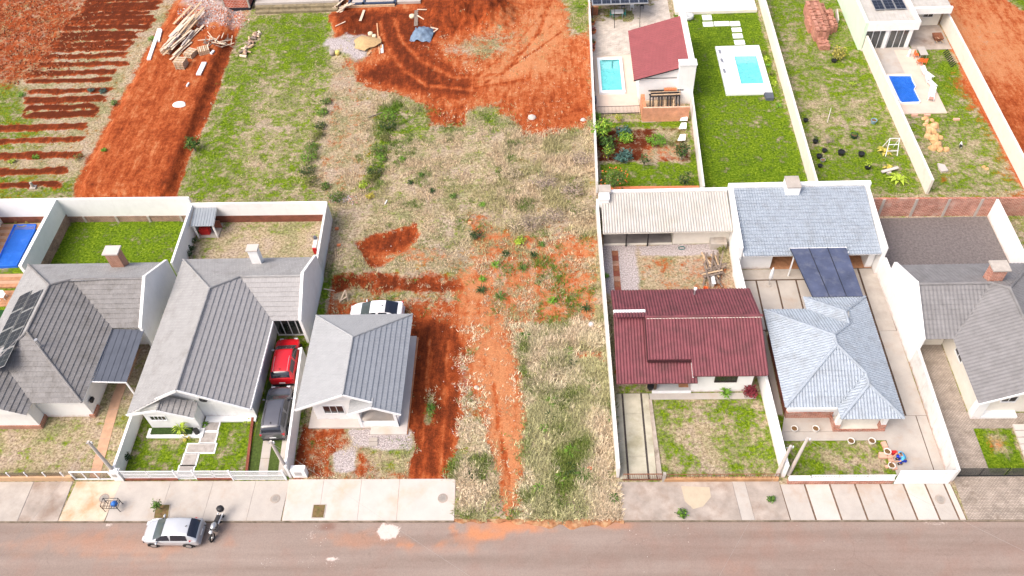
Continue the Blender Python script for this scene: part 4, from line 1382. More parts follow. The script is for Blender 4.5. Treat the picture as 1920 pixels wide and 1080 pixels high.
# ------------------------------------------------------------------ right-hand house
h6 = thing('house', 'white house with ribbed grey tile roof and brick chimney beside the paved drive', 'house', (53, 11, 0))
B6, W6 = plane_fn('y', 1, 17.4, E0, .53), plane_fn('y', -1, 10.0, E0, .50)
L6, R6 = plane_fn('x', -1, 49.7, E0, .57), plane_fn('x', 1, 58.1, E0, .57)
xr = 53.9
zr = L6(xr, 0)
ye = 17.4 - (zr - E0) / .53
yw = (.53 * 17.4 + .5 * 10.0) / 1.03
zw = B6(0, yw)
xw = 49.7 + (zw - E0) / .57
WV6 = dict(prof='wave', wave=.30, amp=.016, course=.38, step=.05)
roof_slope(h6, TILE_G4, [(47.55, 17.4), (58.1, 17.4), (xr, ye), (xw, yw), (47.55, yw)], B6, soff=WHITE, **WV6)
roof_slope(h6, TILE_G4, [(47.55, 10.0), (49.7, 10.0), (xw, yw), (47.55, yw)], W6, soff=WHITE, **WV6)
roof_slope(h6, TILE_G4, [(49.7, 4.2), (49.7, 10.0), (xw, yw), (xr, ye), (xr, 4.2)], L6, soff=WHITE, **WV6)
roof_slope(h6, TILE_G4, [(58.1, 4.2), (58.1, 17.4), (xr, ye), (xr, 4.2)], R6, soff=WHITE, **WV6)
for p, q in (((58.1, 17.4, E0), (xr, ye, zr)), ((xr, ye, zr), (xr, 4.2, zr)), ((xr, ye, zr), (xw, yw, zw)), ((xw, yw, zw), (47.55, yw, zw))):
    ridge(h6, TILE_G4, (p[0], p[1], p[2] + .06), (q[0], q[1], q[2] + .06), .12)
MB().box(50.3, 57.6, 5.3, 17.0, 0, E0).build('wall', CREAM, h6)
MB().box(47.75, 50.2, 11.5, 17.0, 0, E0).build('wall', CREAM, h6)
MB().box(50.25, 50.9, 4.7, 5.3, 0, E0).build('wall', WHITE, h6)
MB().box(50.9, 53.6, 4.72, 5.3, 0, .2).build('porch_step', METALW, h6)
gable_fill(h6, [(50.3, 5.3, E0 - .2), (57.6, 5.3, E0 - .2), (57.9, 5.3, E0), (xr, 5.3, zr - .2), (49.9, 5.3, E0)], (0, .25, 0), WHITE)
gable_fill(h6, [(47.5, 9.8, 0), (47.5, 17.6, 0), (47.5, 17.6, E0 + .25), (47.5, yw, zw + .35), (47.5, 9.8, E0 + .25)], (-.24, 0, 0), WHITE, 'parapet_gable')
for a, b in (((49.65, 4.15, E0), (xr, 4.15, zr)), ((xr, 4.15, zr), (58.15, 4.15, E0))):
    MB().bar(a, b, .06, .2).build('barge_board', METALW, h6)
chimney(h6, 52.95, 54.0, 14.1, 14.9, 4.2, 5.9, BRICK, mat('flat_concrete_cap', (.42, .38, .34), .15, 3, .9, .1), .14)
window(h6, (50.3, 9.3, 1.85), 1.2, .7, axis='y', face=-1, panes=2)
window(h6, (52.6, 5.3, 1.8), 1.0, .7, panes=2)
# ================================================================== BOUNDARY WALLS
def wall(label, p0, p1, h, th=.18, m=WHITE, low=None, low_h=.8, side=1, h1=None, cap=None, pil=0, name='boundary_wall', z0=-.05, lowt=None):
    """straight yard wall; low = bare lower band shown on one side; pil = number of pilasters on that side"""
    h1 = h if h1 is None else h1
    a, b = Vector((p0[0], p0[1], 0)), Vector((p1[0], p1[1], 0))
    d = (b - a).normalized()
    n = Vector((-d.y, d.x, 0))
    c = (a + b) / 2
    t = thing(name, label, 'wall', (c.x, c.y, 0))
    hw = th / 2

    def slab(lo0, lo1, hi0, hi1, w0, w1):
        q = [a + n * w0, b + n * w0, b + n * w1, a + n * w1]
        v = [(q[0].x, q[0].y, lo0), (q[1].x, q[1].y, lo1), (q[2].x, q[2].y, lo1), (q[3].x, q[3].y, lo0),
             (q[0].x, q[0].y, hi0), (q[1].x, q[1].y, hi1), (q[2].x, q[2].y, hi1), (q[3].x, q[3].y, hi0)]
        return MB().add(v, [(3, 2, 1, 0), (4, 5, 6, 7), (0, 1, 5, 4), (1, 2, 6, 5), (2, 3, 7, 6), (3, 0, 4, 7)])
    slab(z0, z0, h, h1, -hw, hw).build('wall_panel', m, t)
    if low:
        lh = lowt or low_h
        w0, w1 = (hw, hw + .025) if side > 0 else (-hw - .025, -hw)
        slab(z0, z0, low_h, lh, w0, w1).build('bare_brick_band', low, t)
    if cap:
        slab(h, h1, h + .05, h1 + .05, -hw - .05, hw + .05).build('coping', cap, t)
    for i in range(pil):
        f = (i + .5) / pil
        p = a + (b - a) * f
        q0, q1 = p - d * .11, p + d * .11
        o0, o1 = (hw - .01, hw + .09) if side > 0 else (-hw - .09, -hw + .01)
        zt = (h + (h1 - h) * f)
        zt = min(zt, low_h) if low else zt - .02
        MB().prism([(q0 + n * o0)[:2], (q1 + n * o0)[:2], (q1 + n * o1)[:2], (q0 + n * o1)[:2]], z0, zt).build('pilaster', CONC, t)
    return t


wall('tall white wall between the blue pool and the green back lawn', (-26.75, 27.3), (-26.75, 18.9), 3.0, .3, WHITE, BRICK_OLD, 1.05, 1)
wall('white back wall with bare brick foot behind the green lawn', (-26.6, 27.25), (-14.0, 27.05), 3.0, .2, WHITE, BRICK_OLD, .75, -1, pil=4)
wall('white wall behind the far-left pool deck', (-40, 27.35), (-26.9, 27.25), 3.0, .2, WHITE, BRICK_DK, .8, -1)
wall('tall white wall stub left of the blue pool', (-33.4, 27.2), (-33.0, 22.0), 3.0, .25, WHITE_OLD)
wall('white dividing wall beside the small grey-roofed garden shelter', (-13.95, 26.95), (-13.75, 19.6), 2.3, .2, WHITE)
wall('white back wall with dark red brick foot behind the tan back yard', (-13.85, 26.85), (-1.2, 26.7), 2.4, .2, WHITE, BRICK_DK, .85, -1)
wall('white side wall running from the tan back yard to the gable', (-1.2, 26.7), (-.88, 19.6), 2.4, .2, WHITE_OLD)
wall('white side wall between the two-car drive and the red lot', (-.7, 10.6), (.0, .1), 1.9, .18, WHITE, h1=1.75)
wall('low white wall between the dry front lawn and the stepped path garden', (-12.95, 9.5), (-12.85, .3), 1.5, .2, WHITE, h1=1.5)
wall('white left wall of the maroon house lot', (23.62, 26.9), (23.95, .0), 1.9, .2, WHITE_OLD, h1=1.5)
wall('bright white wall between the maroon and blue-roofed houses', (35.05, 19.3), (35.7, .0), 2.0, .25, WHITE, h1=1.7)
wall('weathered pale wall along the right side of the concrete drive', (47.35, 9.8), (47.25, -.4), 1.9, .22, WHITE_OLD, h1=1.75)
wall('white stretch of wall below the right-hand gable', (47.15, 18.9), (47.33, 9.9), 2.2, .22, WHITE)
wall('salmon brick wall with grey pilasters behind the gravel yard', (47.5, 26.0), (58.75, 25.75), 2.15, .2, BRICK, side=-1, pil=4, cap=None)
wall('salmon brick wall end beyond the white wall', (58.85, 25.75), (70, 25.5), 2.15, .2, BRICK, side=-1)
wall('white wall on the right of the gravel yard', (58.55, 25.6), (58.5, 10), 2.15, .18, WHITE)
wall('pale wall on the left of the pool terrace and vegetable garden', (24.25, 63), (23.75, 29.4), 1.75, .16, WHITE_OLD)
wall('terracotta-capped low wall at the foot of the vegetable garden', (24.4, 29.35), (33.2, 29.2), .9, .22, WHITE, cap=TERRA)
wall('white wall between the vegetable garden and the long lawn', (34.05, 43.0), (33.5, 28.6), 1.6, .15, WHITE_OLD)
wall('pale wall on the right of the long lawn', (44.3, 63), (43.75, 28.6), 1.7, .22, CREAM)
wall('pale wall left of the blue pool terrace with rocks', (53.8, 51.4), (54.05, 28.6), 1.75, .22, CREAM)
wall('pale wall along the bare red lot at far right', (63.55, 56), (63.0, 27), 1.75, .22, CREAM)

# ================================================================== FENCES AND GATES
def mesh_panel(parent, x0, x1, y, z0, z1, m=METALW, pitch=.085, name='mesh_panel', fr=.05):
    p = MB()
    p.box(x0, x1, y - .02, y + .02, z1 - fr, z1)
    p.box(x0, x1, y - .02, y + .02, z0, z0 + fr)
    p.box(x0, x1, y - .02, y + .02, (z0 + z1) / 2 - .02, (z0 + z1) / 2 + .02)
    p.box(x0, x0 + fr, y - .02, y + .02, z0 + fr, z1 - fr)
    p.box(x1 - fr, x1, y - .02, y + .02, z0 + fr, z1 - fr)
    f = p.build('fence_frame', m, parent)
    s = MB()
    x = x0 + pitch
    while x < x1 - .02:
        s.box(x - .02, x + .02, y - .012, y + .012, z0 + fr, z1 - fr)
        x += pitch
    o = s.build(name, m, f)
    o['kind'] = 'stuff'
    return f


t = thing('fence', 'white mesh fence in front of the left lawn with hedge bed', 'fence', (-10.4, .05, 0))
MB().box(-12.4, -8.4, -.06, .14, 0, .24).build('brick_base', BRICK_DK, t)
mesh_panel(t, -12.4, -10.45, .04, .26, 1.3)
mesh_panel(t, -10.4, -8.45, .04, .26, 1.3)
t = thing('gate', 'narrow white mesh gate at the end of the stepped garden path', 'gate', (-7.7, .05, 0))
mesh_panel(t, -8.35, -7.05, .04, .06, 1.3)
MB().bar((-8.4, .04, 0), (-8.4, .04, 1.4), .09).build('gate_post', METALW, t)
MB().bar((-7.0, .04, 0), (-7.0, .04, 1.4), .09).build('gate_post', METALW, t)
t = thing('fence', 'white mesh fence between the path gate and the drive gate', 'fence', (-5.6, .05, 0))
MB().box(-6.95, -4.3, -.06, .14, 0, .24).build('brick_base', BRICK_DK, t)
mesh_panel(t, -6.95, -5.65, .04, .26, 1.3)
mesh_panel(t, -5.6, -4.3, .04, .26, 1.3)
t = thing('gate', 'wide white mesh drive gate below the grey car', 'gate', (-2.3, .05, 0))
mesh_panel(t, -4.2, -.35, -.02, .06, 1.35)
for x in (-4.25, -.3):
    MB().bar((x, -.02, 0), (x, -.02, 1.45), .11).build('gate_post', METALW, t)
t = thing('fence', 'tan low wall with white posts and bronze glass panes', 'fence', (-20, .05, 0))
MB().box(-30, -16.35, -.06, .16, 0, .55).build('low_wall', mat('tan_tile_cladding', (.52, .34, .20), .1, 2, .8, .1), t)
px_ = [-25.2, -23.8, -22.4, -21.05, -19.7, -18.3, -16.95]
for i, x in enumerate(px_):
    MB().box(x - .04, x + .04, .02, .1, .55, 1.15).build('post', METALW, t)
    if i:
        MB().box(px_[i - 1] + .05, x - .05, .05, .062, .57, 1.1).build('glass_pane', BRONZE_GL, t)
t = thing('gate', 'white framed gate of three open bays beside the tan low wall', 'gate', (-14.8, .05, 0))
g = MB()
g.box(-16.3, -13.3, .02, .1, 1.12, 1.22)
g.box(-16.3, -13.3, .02, .1, .03, .12)
g.box(-16.3, -16.2, .02, .1, .12, 1.12)
g.box(-13.4, -13.3, .02, .1, .12, 1.12)
gf = g.build('gate_frame', METALW, t)
for x in (-15.35, -14.4):
    MB().box(x - .04, x + .04, .03, .09, .12, 1.12).build('gate_bar', METALW, gf)
for x0, x1 in ((-16.2, -15.39), (-15.31, -14.44), (-14.36, -13.4)):
    MB().box(x0, x1, .055, .065, .12, 1.12).build('glass_pane', mat_glass('faint_fence_glass', (.2, .16, .12), .08, .2), gf)
t = thing('gate_pillar', 'white pillar with meter boxes between the framed gate and mesh fence', 'pillar', (-12.9, .1, 0))
MB().box(-13.2, -12.5, -.1, .35, 0, 1.25).build('pillar_body', WHITE, t)
MB().box(-13.05, -12.75, -.13, -.095, .7, 1.1).build('meter_door', STEEL, t)
MB().box(-13.1, -12.6, 0, .3, 1.25, 1.33).build('pillar_cap', METALW, t)
t = thing('meter_cabinet', 'low white meter cabinet at the foot of the post by the red lot', 'cabinet', (.9, .4, 0))
MB().box(.2, 1.25, .1, .55, 0, 1.15).build('cabinet_body', WHITE, t)
MB().box(.45, .95, .07, .105, .45, .9).build('cabinet_door', STEEL, t)

t = thing('gate', 'rusty low iron gate across the mossy concrete drive', 'gate', (25.6, -.15, 0))
g = MB()
g.box(24.3, 27.05, -.22, -.16, .95, 1.0)
g.box(24.3, 27.05, -.22, -.16, .08, .13)
x = 24.3
while x < 27.05:
    g.box(x - .012, x + .012, -.205, -.175, .13, .95)
    x += .13
g.build('gate_leaf', RUST, t)
t = thing('fence', 'rusty iron fence on an ochre kerb before the patchy lawn', 'fence', (31.3, -.2, 0))
MB().box(27.25, 35.3, -.32, -.1, 0, .38).build('low_wall', mat('ochre_stained_render', (.42, .24, .12), .25, 1.5, .9, .2, dirt=(.14, .09, .06), dirt_amt=.4), t)
g = MB()
g.box(27.25, 35.3, -.225, -.185, .92, .96)
x = 27.25
while x < 35.3:
    g.box(x - .012, x + .012, -.218, -.192, .38, .92)
    x += .3
g.build('fence_rail', RUST, t)
MB().box(27.1, 27.3, -.3, -.1, 0, 1.1).build('fence_post', CONC, t)
t = thing('fence', 'white slatted fence on a salmon brick base before the potted lawn', 'fence', (39.8, -.4, 0))
MB().box(35.9, 43.2, -.52, -.32, 0, .55).build('brick_base', BRICK, t)
MB().box(35.9, 43.2, -.55, -.29, .55, .60).build('coping', METALW, t)
for i in range(3):
    mesh_panel(t, 37.4 + i * 1.95, 39.3 + i * 1.95, -.42, .62, 1.15, pitch=.11, fr=.08)
MB().box(35.9, 37.35, -.5, -.34, .6, .95).build('blank_panel', WHITE, t)
t = thing('gate', 'large solid white sliding gate closing the concrete drive', 'gate', (45.2, -.5, 0))
gp = MB().box(43.3, 47.05, -.54, -.46, .03, 1.75).build('gate_panel', METALW, t)
for i in range(13):
    x = 43.5 + i * .28
    MB().box(x - .02, x + .02, -.555, -.54, .1, 1.68).build('gate_rib', METALW, gp)
MB().box(43.25, 47.1, -.56, -.44, 1.75, 1.82).build('top_rail', METALW, gp)
t = thing('fence', 'dark smoked glass fence before the paved drive', 'fence', (52, .05, 0))
for x0, x1 in ((47.5, 49.3), (49.35, 51.0), (51.2, 53.2), (53.25, 55.2), (55.25, 57.2)):
    MB().box(x0, x1, .04, .06, .05, 1.15).build('glass_pane', FENCEGLASS, t)
for x in (49.32, 51.1, 53.22, 55.22):
    MB().bar((x, .05, 0), (x, .05, 1.18), .05).build('post', BLACK, t)
MB().box(47.4, 57.3, .0, .1, 0, .05).build('bottom_rail', BLACK, t)

# ------------------------------------------------------------------ service posts and cables
def post(label, base, top, w=.2):
    t = thing('service_post', label, 'post', base)
    MB().tube([base, top], [w * .75, w * .5], 8).build('post_shaft', CONC_W, t)
    b = Vector(top)
    MB().bar(b + Vector((-.25, 0, -.25)), b + Vector((.25, 0, -.25)), .06).build('crossarm', STEEL, t)
    MB().tube([b + Vector((.18, 0, -.22)), b + Vector((.18, 0, -.05))], .05, 8).build('insulator', METALW, t)
    return t


post('pale concrete post by the framed gate, leftmost of the street posts', (-13.0, .2, 0), (-13.1, .3, 5.2))
post('pale concrete post between the grey car and the red lot', (-.05, .25, 0), (-.25, .4, 4.9))
post('short concrete post left of the two at the maroon house corner', (35.3, .15, 0), (35.5, .3, 4.0))
post('taller concrete post right of the two at the maroon house corner', (36.15, .25, 0), (36.55, .55, 4.6))


def cable(label, p0, p1, sag=.5, r=.006):
    pts = []
    for i in range(13):
        f = i / 12
        p = Vector(p0).lerp(Vector(p1), f)
        p.z -= sag * 4 * f * (1 - f)
        pts.append(p)
    single('cable', MB().tube(pts, r, 5), mat('grey_cable', (.34, .31, .29), .1, 3, .6, 0), label, 'cable', 'service cables over the street', origin=p0)


cable('thin cable from the leftmost post slanting across the street', (-13.1, .25, 5.0), (-17.5, -14, 6.6))
cable('thin cable from the post by the red lot slanting right across the street', (-.2, .35, 4.7), (21, -14, 7.0))
cable('thin cable crossing the street to the short corner post', (35.5, .25, 3.9), (26.0, -14, 7.0))
cable('thin cable from the taller corner post to the lower right', (36.5, .5, 4.5), (56, -14, 7.0))

# ================================================================== YARD PAVINGS
t = thing('garden_path', 'stepped garden path of grey slabs in white borders', 'path', (-7.4, 2.6, 0))
for x0, x1, y0, y1 in ((-7.55, -6.55, 4.15, 4.85), (-7.6, -6.5, 3.1, 3.95), (-8.45, -6.35, 2.25, 2.95), (-8.5, -7.5, 1.2, 2.1), (-8.6, -7.55, .3, 1.1)):
    b = MB().box(x0 - .12, x1 + .12, y0 - .1, y1 + .1, 0, .06).build('border', METALW, t)
    MB().box(x0, x1, y0, y1, .055, .075).build('slab', mat('grey_plank_slab', (.36, .33, .31), .2, 3, .85, .15), b)
drv = MB().box(-3.5, -.9, .2, 9.3, 0, .018).build('driveway', mat('drive_grass', (.055, .085, .015), .4, 6, .95, .5))
tag(drv, kind='structure')
for x0, x1, s in ((-3.02, -2.35, .55), (-1.55, -.75, .55)):
    n = 6
    for i in range(n):
        y0, y1 = .25 + 9 * i / n, .25 + 9 * (i + 1) / n - .03
        k0, k1 = .75 * y0 / 9.3, .75 * y1 / 9.3
        MB().prism([(x0 - k0 + s, y0), (x1 - k0 + s, y0), (x1 - k1 + s, y1), (x0 - k1 + s, y1)], 0, .035).build('slab', CONC_L, drv)
single('edging', MB().prism([(-3.45, .2), (-3.25, .2), (-3.85, 5.2), (-4.05, 5.2)], 0, .2), BRICK_DK, 'low brick edging between the path lawn and the drive', 'edging')
pth = MB().prism([(-15.3, .2), (-14.5, .2), (-15.1, 7), (-15.0, 12), (-15.9, 12), (-15.9, 7)], 0, .03).build('path', mat('red_dusty_path', (.46, .28, .18), .2, 1.5, .9, .2))
tag(pth, kind='structure')
for i in range(5):
    MB().box(-15.6, -14.9, .9 + i * 1.3, .92 + i * 1.3, .03, .034).build('joint', CONC_D, pth)
tag(MB().prism([(-13.7, .3), (-13.1, .3), (-13.15, 9), (-13.7, 9)], 0, .02).build('path', CONC_S), kind='structure')
# maroon house drive
d4 = MB().prism([(24.1, -.1), (27.2, -.1), (26.75, 7.2), (24.1, 7.2)], 0, .015).build('driveway', mat('drive_joint', (.06, .05, .045), .4, 4, .95, .3))
tag(d4, kind='structure')
CONC_M = mat('mossy_concrete', (.44, .41, .32), .2, .9, .9, .2, dirt=(.24, .22, .13), dirt_amt=.4)
for x0, x1 in ((24.12, 24.65), (24.8, 26.1), (26.25, 26.75)):
    for i in range(4):
        y0, y1 = -.08 + 7.25 * i / 4, -.08 + 7.25 * (i + 1) / 4 - .012
        MB().box(x0, x1, y0, y1, 0, .04 + .003 * (i % 2)).build('slab', CONC_M, d4)
MB().prism([(26.8, -.1), (27.15, -.1), (26.95, 6.6), (26.7, 6.6)], 0, .1).build('brick_edging', BRICK_OLD, d4)
# backyard brick strip
br = thing('brick_path', 'narrow strip of brown brick pavers in the gravel yard', 'path', (25.1, 19, 0))
for i in range(11):
    y0 = 15.6 + i * .6
    MB().box(24.75, 25.3, y0, y0 + .57, 0, .04 + random.random() * .015).build('paver', [BRICK_DK, RUST, BRICK_OLD][(i * 7) % 3], br)
# concrete drive and rear patio of the blue house
cd = MB().prism([(43.75, -.3), (47.15, -.3), (47.15, 19.7), (35.6, 19.7), (36.1, 13.1), (36.15, 5.3), (36.6, 5.3), (36.6, 13), (43.65, 13)], 0, .012).build('driveway', mat('dark_joint_soil', (.10, .065, .045), .4, 4, .95, .3))
tag(cd, kind='structure')
for x0, x1, y0, y1 in ((43.7, 46.35, -.3, 5.0), (46.42, 47.15, -.3, 5.0), (43.65, 45.55, 5.03, 12.9), (44.6, 45.55, 12.93, 19.6), (45.72, 47.15, 5.03, 12.9), (45.72, 47.1, 12.93, 19.6),
                       (35.7, 36.75, 13.2, 18.4), (36.9, 38.45, 15.2, 18.4), (36.9, 38.45, 13.2, 15.05), (38.6, 40.1, 13.2, 18.4), (40.25, 41.8, 14.3, 18.4), (41.95, 43.3, 14.3, 18.4), (35.6, 44.5, 18.55, 19.68), (36.2, 36.65, 5.2, 13.05)):
    MB().box(x0, x1, y0, y1, 0, .045 + random.uniform(-.004, .004)).build('slab', CONC_L if y1 < 19 else CONC, cd)
MB().prism([(36.3, 3.7), (40.0, 3.7), (40.0, 5.0), (36.7, 5.0)], 0, .05).build('slab', CONC_L, cd)
# house-6 steps
st = thing('garden_steps', 'pale step slabs climbing to the right-hand house entrance', 'steps', (54, 2.5, 0))
for i in range(7):
    MB().box(52.95 + .02 * i, 54.5, .35 + i * .55, .35 + i * .55 + .5, 0, .1 + .01 * i).build('step', CONC_W, st)

# ================================================================== POOLS
def water_mat(name, col):
    if name in MATS:
        return MATS[name]
    m, nt, b = nodes_for(name)
    c = ramp(nt, noise(nt, 2.4, 5, .65, None, 1.5), [(.32, tuple(x * .62 for x in col)), (.5, col), (.68, tuple(min(1, x * 1.25 + .03) for x in col))])  # colour mottling imitates caustic light in the water
    nt.links.new(c, b.inputs['Base Color'])
    b.inputs['Roughness'].default_value = .05
    b.inputs['Specular IOR Level'].default_value = .5
    b.inputs['Alpha'].default_value = .55
    bump(nt, b, noise(nt, 4.5, 4, .6, None, 1.0), .6, .04)
    MATS[name] = m
    return m


AQUA = water_mat('aqua_pool_water', (.16, .66, .68))
BLUEW = water_mat('blue_pool_water', (.02, .16, .62))
AQUA_L = mat('pale_aqua_liner', (.22, .70, .70), .05, 1, .5, 0, fine=.03)
BLUE_L = mat('deep_blue_liner', (.02, .13, .62), .12, 1.2, .4, 0, fine=.03)


def pool(label, poly, rim_poly, z, rimm, liner, water, step=None):
    """above-grade basin: coping ring, liner walls and floor, water sheet"""
    c = np.mean(np.array([p[:2] for p in poly]), 0)
    t = thing('swimming_pool', label, 'pool', (c[0], c[1], 0))
    n = len(poly)
    ring = MB()
    v = [(x, y, z) for x, y in rim_poly] + [(x, y, z) for x, y in poly] + [(x, y, 0) for x, y in rim_poly] + [(x, y, z - .1) for x, y in poly]
    f = []
    for i in range(n):
        j = (i + 1) % n
        f += [(i, j, n + j, n + i), (2 * n + i, 2 * n + j, j, i), (n + i, n + j, 3 * n + j, 3 * n + i)]
    ring.add(v, f)
    ring.build('coping', rimm, t)
    lin = MB()
    inner = [(c[0] + (x - c[0]) * .93, c[1] + (y - c[1]) * .93) for x, y in poly]
    v = [(x, y, z - .09) for x, y in poly] + [(x, y, z - .16) for x, y in inner]
    f = [(i, (i + 1) % n, n + (i + 1) % n, n + i) for i in range(n)] + [tuple(range(n, 2 * n))]
    lin.add(v, f)
    lo = lin.build('basin_liner', liner, t)
    if step:
        MB().prism(step, .03, z - .125).build('basin_step', mat('pale_basin_step', (.55, .8, .8), .05, 1, .5, 0) if liner is AQUA_L else BLUE_L, lo)
    MB().add([(x, y, z - .12) for x, y in poly], [tuple(range(n))]).build('water', water, t)
    return t


def rect(x0, x1, y0, y1):
    return [(x0, y0), (x1, y0), (x1, y1), (x0, y1)]


# pool by the brown-roofed pool house
tag(MB().box(24.3, 28.75, 41.5, 51.6, 0, .03).build('patio', PATIO), kind='structure')
tag(MB().box(24.3, 33.6, 51.65, 66, 0, .026).build('patio', mat_brick('pale_patio_paver', (.56, .50, .44), (.50, .44, .38), (.38, .33, .28), .4, .2, plan=True)), kind='structure')
tag(MB().box(28.8, 30.2, 39.9, 51.6, 0, .024).build('path', MATS['pale_patio_paver']), kind='structure')
pool('small aqua pool in a white frame left of the brown pool-house roof', rect(25.0, 27.15, 45.0, 50.5), rect(24.7, 27.45, 44.6, 50.9), .3, METALW, AQUA_L, AQUA, rect(25.1, 27.0, 48.9, 50.4))
t = thing('pool_ladder', 'dark rail frame standing at the head of the small aqua pool', 'ladder', (26.3, 50.2, .3))
MB().bar((25.2, 50.3, .32), (27.1, 50.3, .32), .08, .05).build('rail', mat('teal_rail', (.05, .3, .3), .1, 3, .4, 0), t)
MB().bar((26.35, 50.3, .30), (26.25, 48.95, .28), .08, .05).build('rail', MATS['teal_rail'], t)
# pool on the long lawn
pool('aqua pool in a broad white deck on the long lawn', rect(39.7, 42.1, 45.6, 50.6), rect(37.9, 42.7, 43.9, 52.5), .22, METALW, AQUA_L, AQUA, rect(39.8, 42.0, 49.4, 50.5))
for i, y in enumerate((51.4, 49.8, 47.9)):
    t = single('pool_hatch', MB().prism([(38.15, y - .35), (38.4, y - .35), (38.35, y + .35), (38.1, y + .35)], .22, .27), STEEL, ('grey hatch nearest the top corner of the white pool deck', 'middle grey hatch of three on the white pool deck', 'lowest grey hatch of three on the white pool deck')[i], 'hatch')
single('pump_cover', MB().prism([at(1432, 178)[:2], at(1448, 178)[:2], at(1450, 189)[:2], at(1436, 189)[:2]], .02, .35), SLATE, 'dark grey pump cover at the corner of the white pool deck', 'cover')
# blue pool of the terrace at right
bp = [at(x, y)[:2] for x, y in ((1664, 146), (1706, 146), (1709, 155), (1715, 166), (1712, 171), (1723, 193), (1721, 195), (1690, 196), (1686, 193))]
cx, cy = np.mean(np.array(bp), 0)
tag(MB().box(54.3, 59.35, 40.1, 51.0, 0, .12).build('pool_deck', PATIO), kind='structure')
tag(MB().box(54.3, 57.0, 46.8, 51.2, .12, .126).build('patio', CONC_L), kind='structure')
pool('blue shaped pool with white rim on the right-hand terrace', bp, [(cx + (x - cx) * 1.1, cy + (y - cy) * 1.06) for x, y in bp], .3, METALW, BLUE_L, BLUEW)
# far-left pool
fp = [at(x, y)[:2] for x, y in ((30, 426), (69, 425), (66, 438), (34, 500), (-6, 502))]
cx, cy = np.mean(np.array(fp), 0)
pool('deep blue pool at the left edge behind the tall white wall', fp, [(cx + (x - cx) * 1.05, cy + (y - cy) * 1.04) for x, y in fp], .3, BLUE_L, BLUE_L, BLUEW)
dk = thing('pool_deck', 'brown board deck around the far-left pool', 'deck', (-31, 23, 0))
for i in range(20):
    y = 26.9 - i * .4
    x0, x1 = -36, -26.95
    if 20.6 < y < 26.5:
        x1 = -31.6
    MB().box(x0, x1, y - .38, y, .0, .16 + .01 * (i % 2)).build('board', [DECK_T, DECK][i % 2], dk)
for i in range(6):
    MB().box(-36, -26.95, 18.3 - i * .3, 18.58 - i * .3, 0, .1 - .012 * i).build('board', DECK, dk)
tag(MB().box(-40, -26.95, 4, 16.4, 0, .03).build('lawn', mat('artificial_turf', (.012, .06, .012), .15, 8, .9, .3)), kind='structure')
t = thing('chair', 'white garden chair on the deck at the left edge', 'chair', at(8, 560, .03))
c0 = at(8, 560)
MB().box(c0[0] - .25, c0[0] + .25, c0[1] - .25, c0[1] + .25, .42, .47).build('seat', METALW, t)
MB().box(c0[0] - .25, c0[0] + .25, c0[1] + .2, c0[1] + .25, .47, .9).build('backrest', METALW, t)
for a in (-.22, .22):
    for b in (-.22, .22):
        MB().bar((c0[0] + a, c0[1] + b, .03), (c0[0] + a, c0[1] + b, .42), .04).build('leg', METALW, t)
hose = [at(40 + 14 * math.cos(a * .7) * (1 - a * .02), 418 + 7 * math.sin(a * .7), .2) for a in range(22)]
single('garden_hose', MB().tube(hose, .035, 6), mat('dull_yellow_hose', (.35, .28, .08), .2, 3, .6, 0), 'coiled garden hose at the head of the far-left pool', 'hose')

# ================================================================== BACK-LOT BUILDINGS
# pool house with the mono-pitch brown roof
ph = thing('pool_house', 'white pool house with maroon mono-pitch tile roof and tall white flank', 'pool house', (31, 48, 0))
pk = plane_fn('x', -1, 28.1, 2.75, .30)
roof_slope(ph, MAROON2, [(28.1, 43.2), (28.1, 52.1), (33.55, 52.1), (33.55, 43.2)], pk, soff=WHITE, prof='wave', wave=.33, amp=.03, course=.36, step=.03)
MB().box(33.55, 34.1, 42.9, 53.2, 0, 4.65).build('flank_wall', WHITE, ph)
MB().box(28.7, 33.5, 43.5, 51.8, 0, 2.8).build('wall', WHITE, ph)
gable_fill(ph, [(28.5, 43.5, 2.7), (33.5, 43.5, 2.7), (33.5, 43.5, 4.25), (28.5, 43.5, 2.8)], (0, .2, 0), WHITE)
cb = MB().box(32.5, 34.15, 42.75, 43.6, 0, 4.75).build('chimney_block', WHITE, ph)
MB().box(32.42, 34.22, 42.68, 43.68, 4.75, 4.86).build('chimney_cap', METALW, cb)
MB().bar((28.05, 43.2, 2.72), (33.5, 43.2, 4.36), .06, .1).build('roof_edge', BLACK, ph)
# solar-roofed veranda
vr = thing('veranda', 'flat solar-panelled veranda roof on slim black posts at the top', 'veranda', (27.5, 60, 0))
MB().box(24.4, 30.8, 57.9, 64, 2.42, 2.5).build('roof_frame', STEEL, vr)
vfn = lambda x, y: 2.42
for i in range(6):
    for j in range(3):
        solar(vr, vfn, 24.5 + i * 1.05, 25.5 + i * 1.05, 57.95 + j * 1.95, 59.85 + j * 1.95, .09)
for x in (27.0, 29.9):
    MB().bar((x, 57.0, .02), (x, 58.0, 2.45), .06).build('post', BLACK, vr)
MB().bar((24.5, 58.0, .02), (24.5, 58.0, 2.45), .08).build('post', BLACK, vr)
MB().box(24.4, 26.0, 61.8, 62, 0, 2.4).build('back_wall', WHITE, vr)
# terrace beyond the long lawn
tag(MB().box(34.2, 43.6, 59.3, 70, 0, .35).build('terrace', mat('cream_terrace_tile', (.72, .68, .62), .04, 1, .6, .05)), kind='structure')
single('terrace_stool', MB().lathe((at(1290, 35)[0], at(1290, 35)[1], 0), [(.28, 0), (.6, .15), (.62, .5), (.5, .55), (.2, .4)], 16), mat('clear_plastic', (.6, .62, .62), .05, 3, .2, 0, alpha=.7), 'round translucent tub on the lawn by the terrace edge', 'tub', smooth=True)
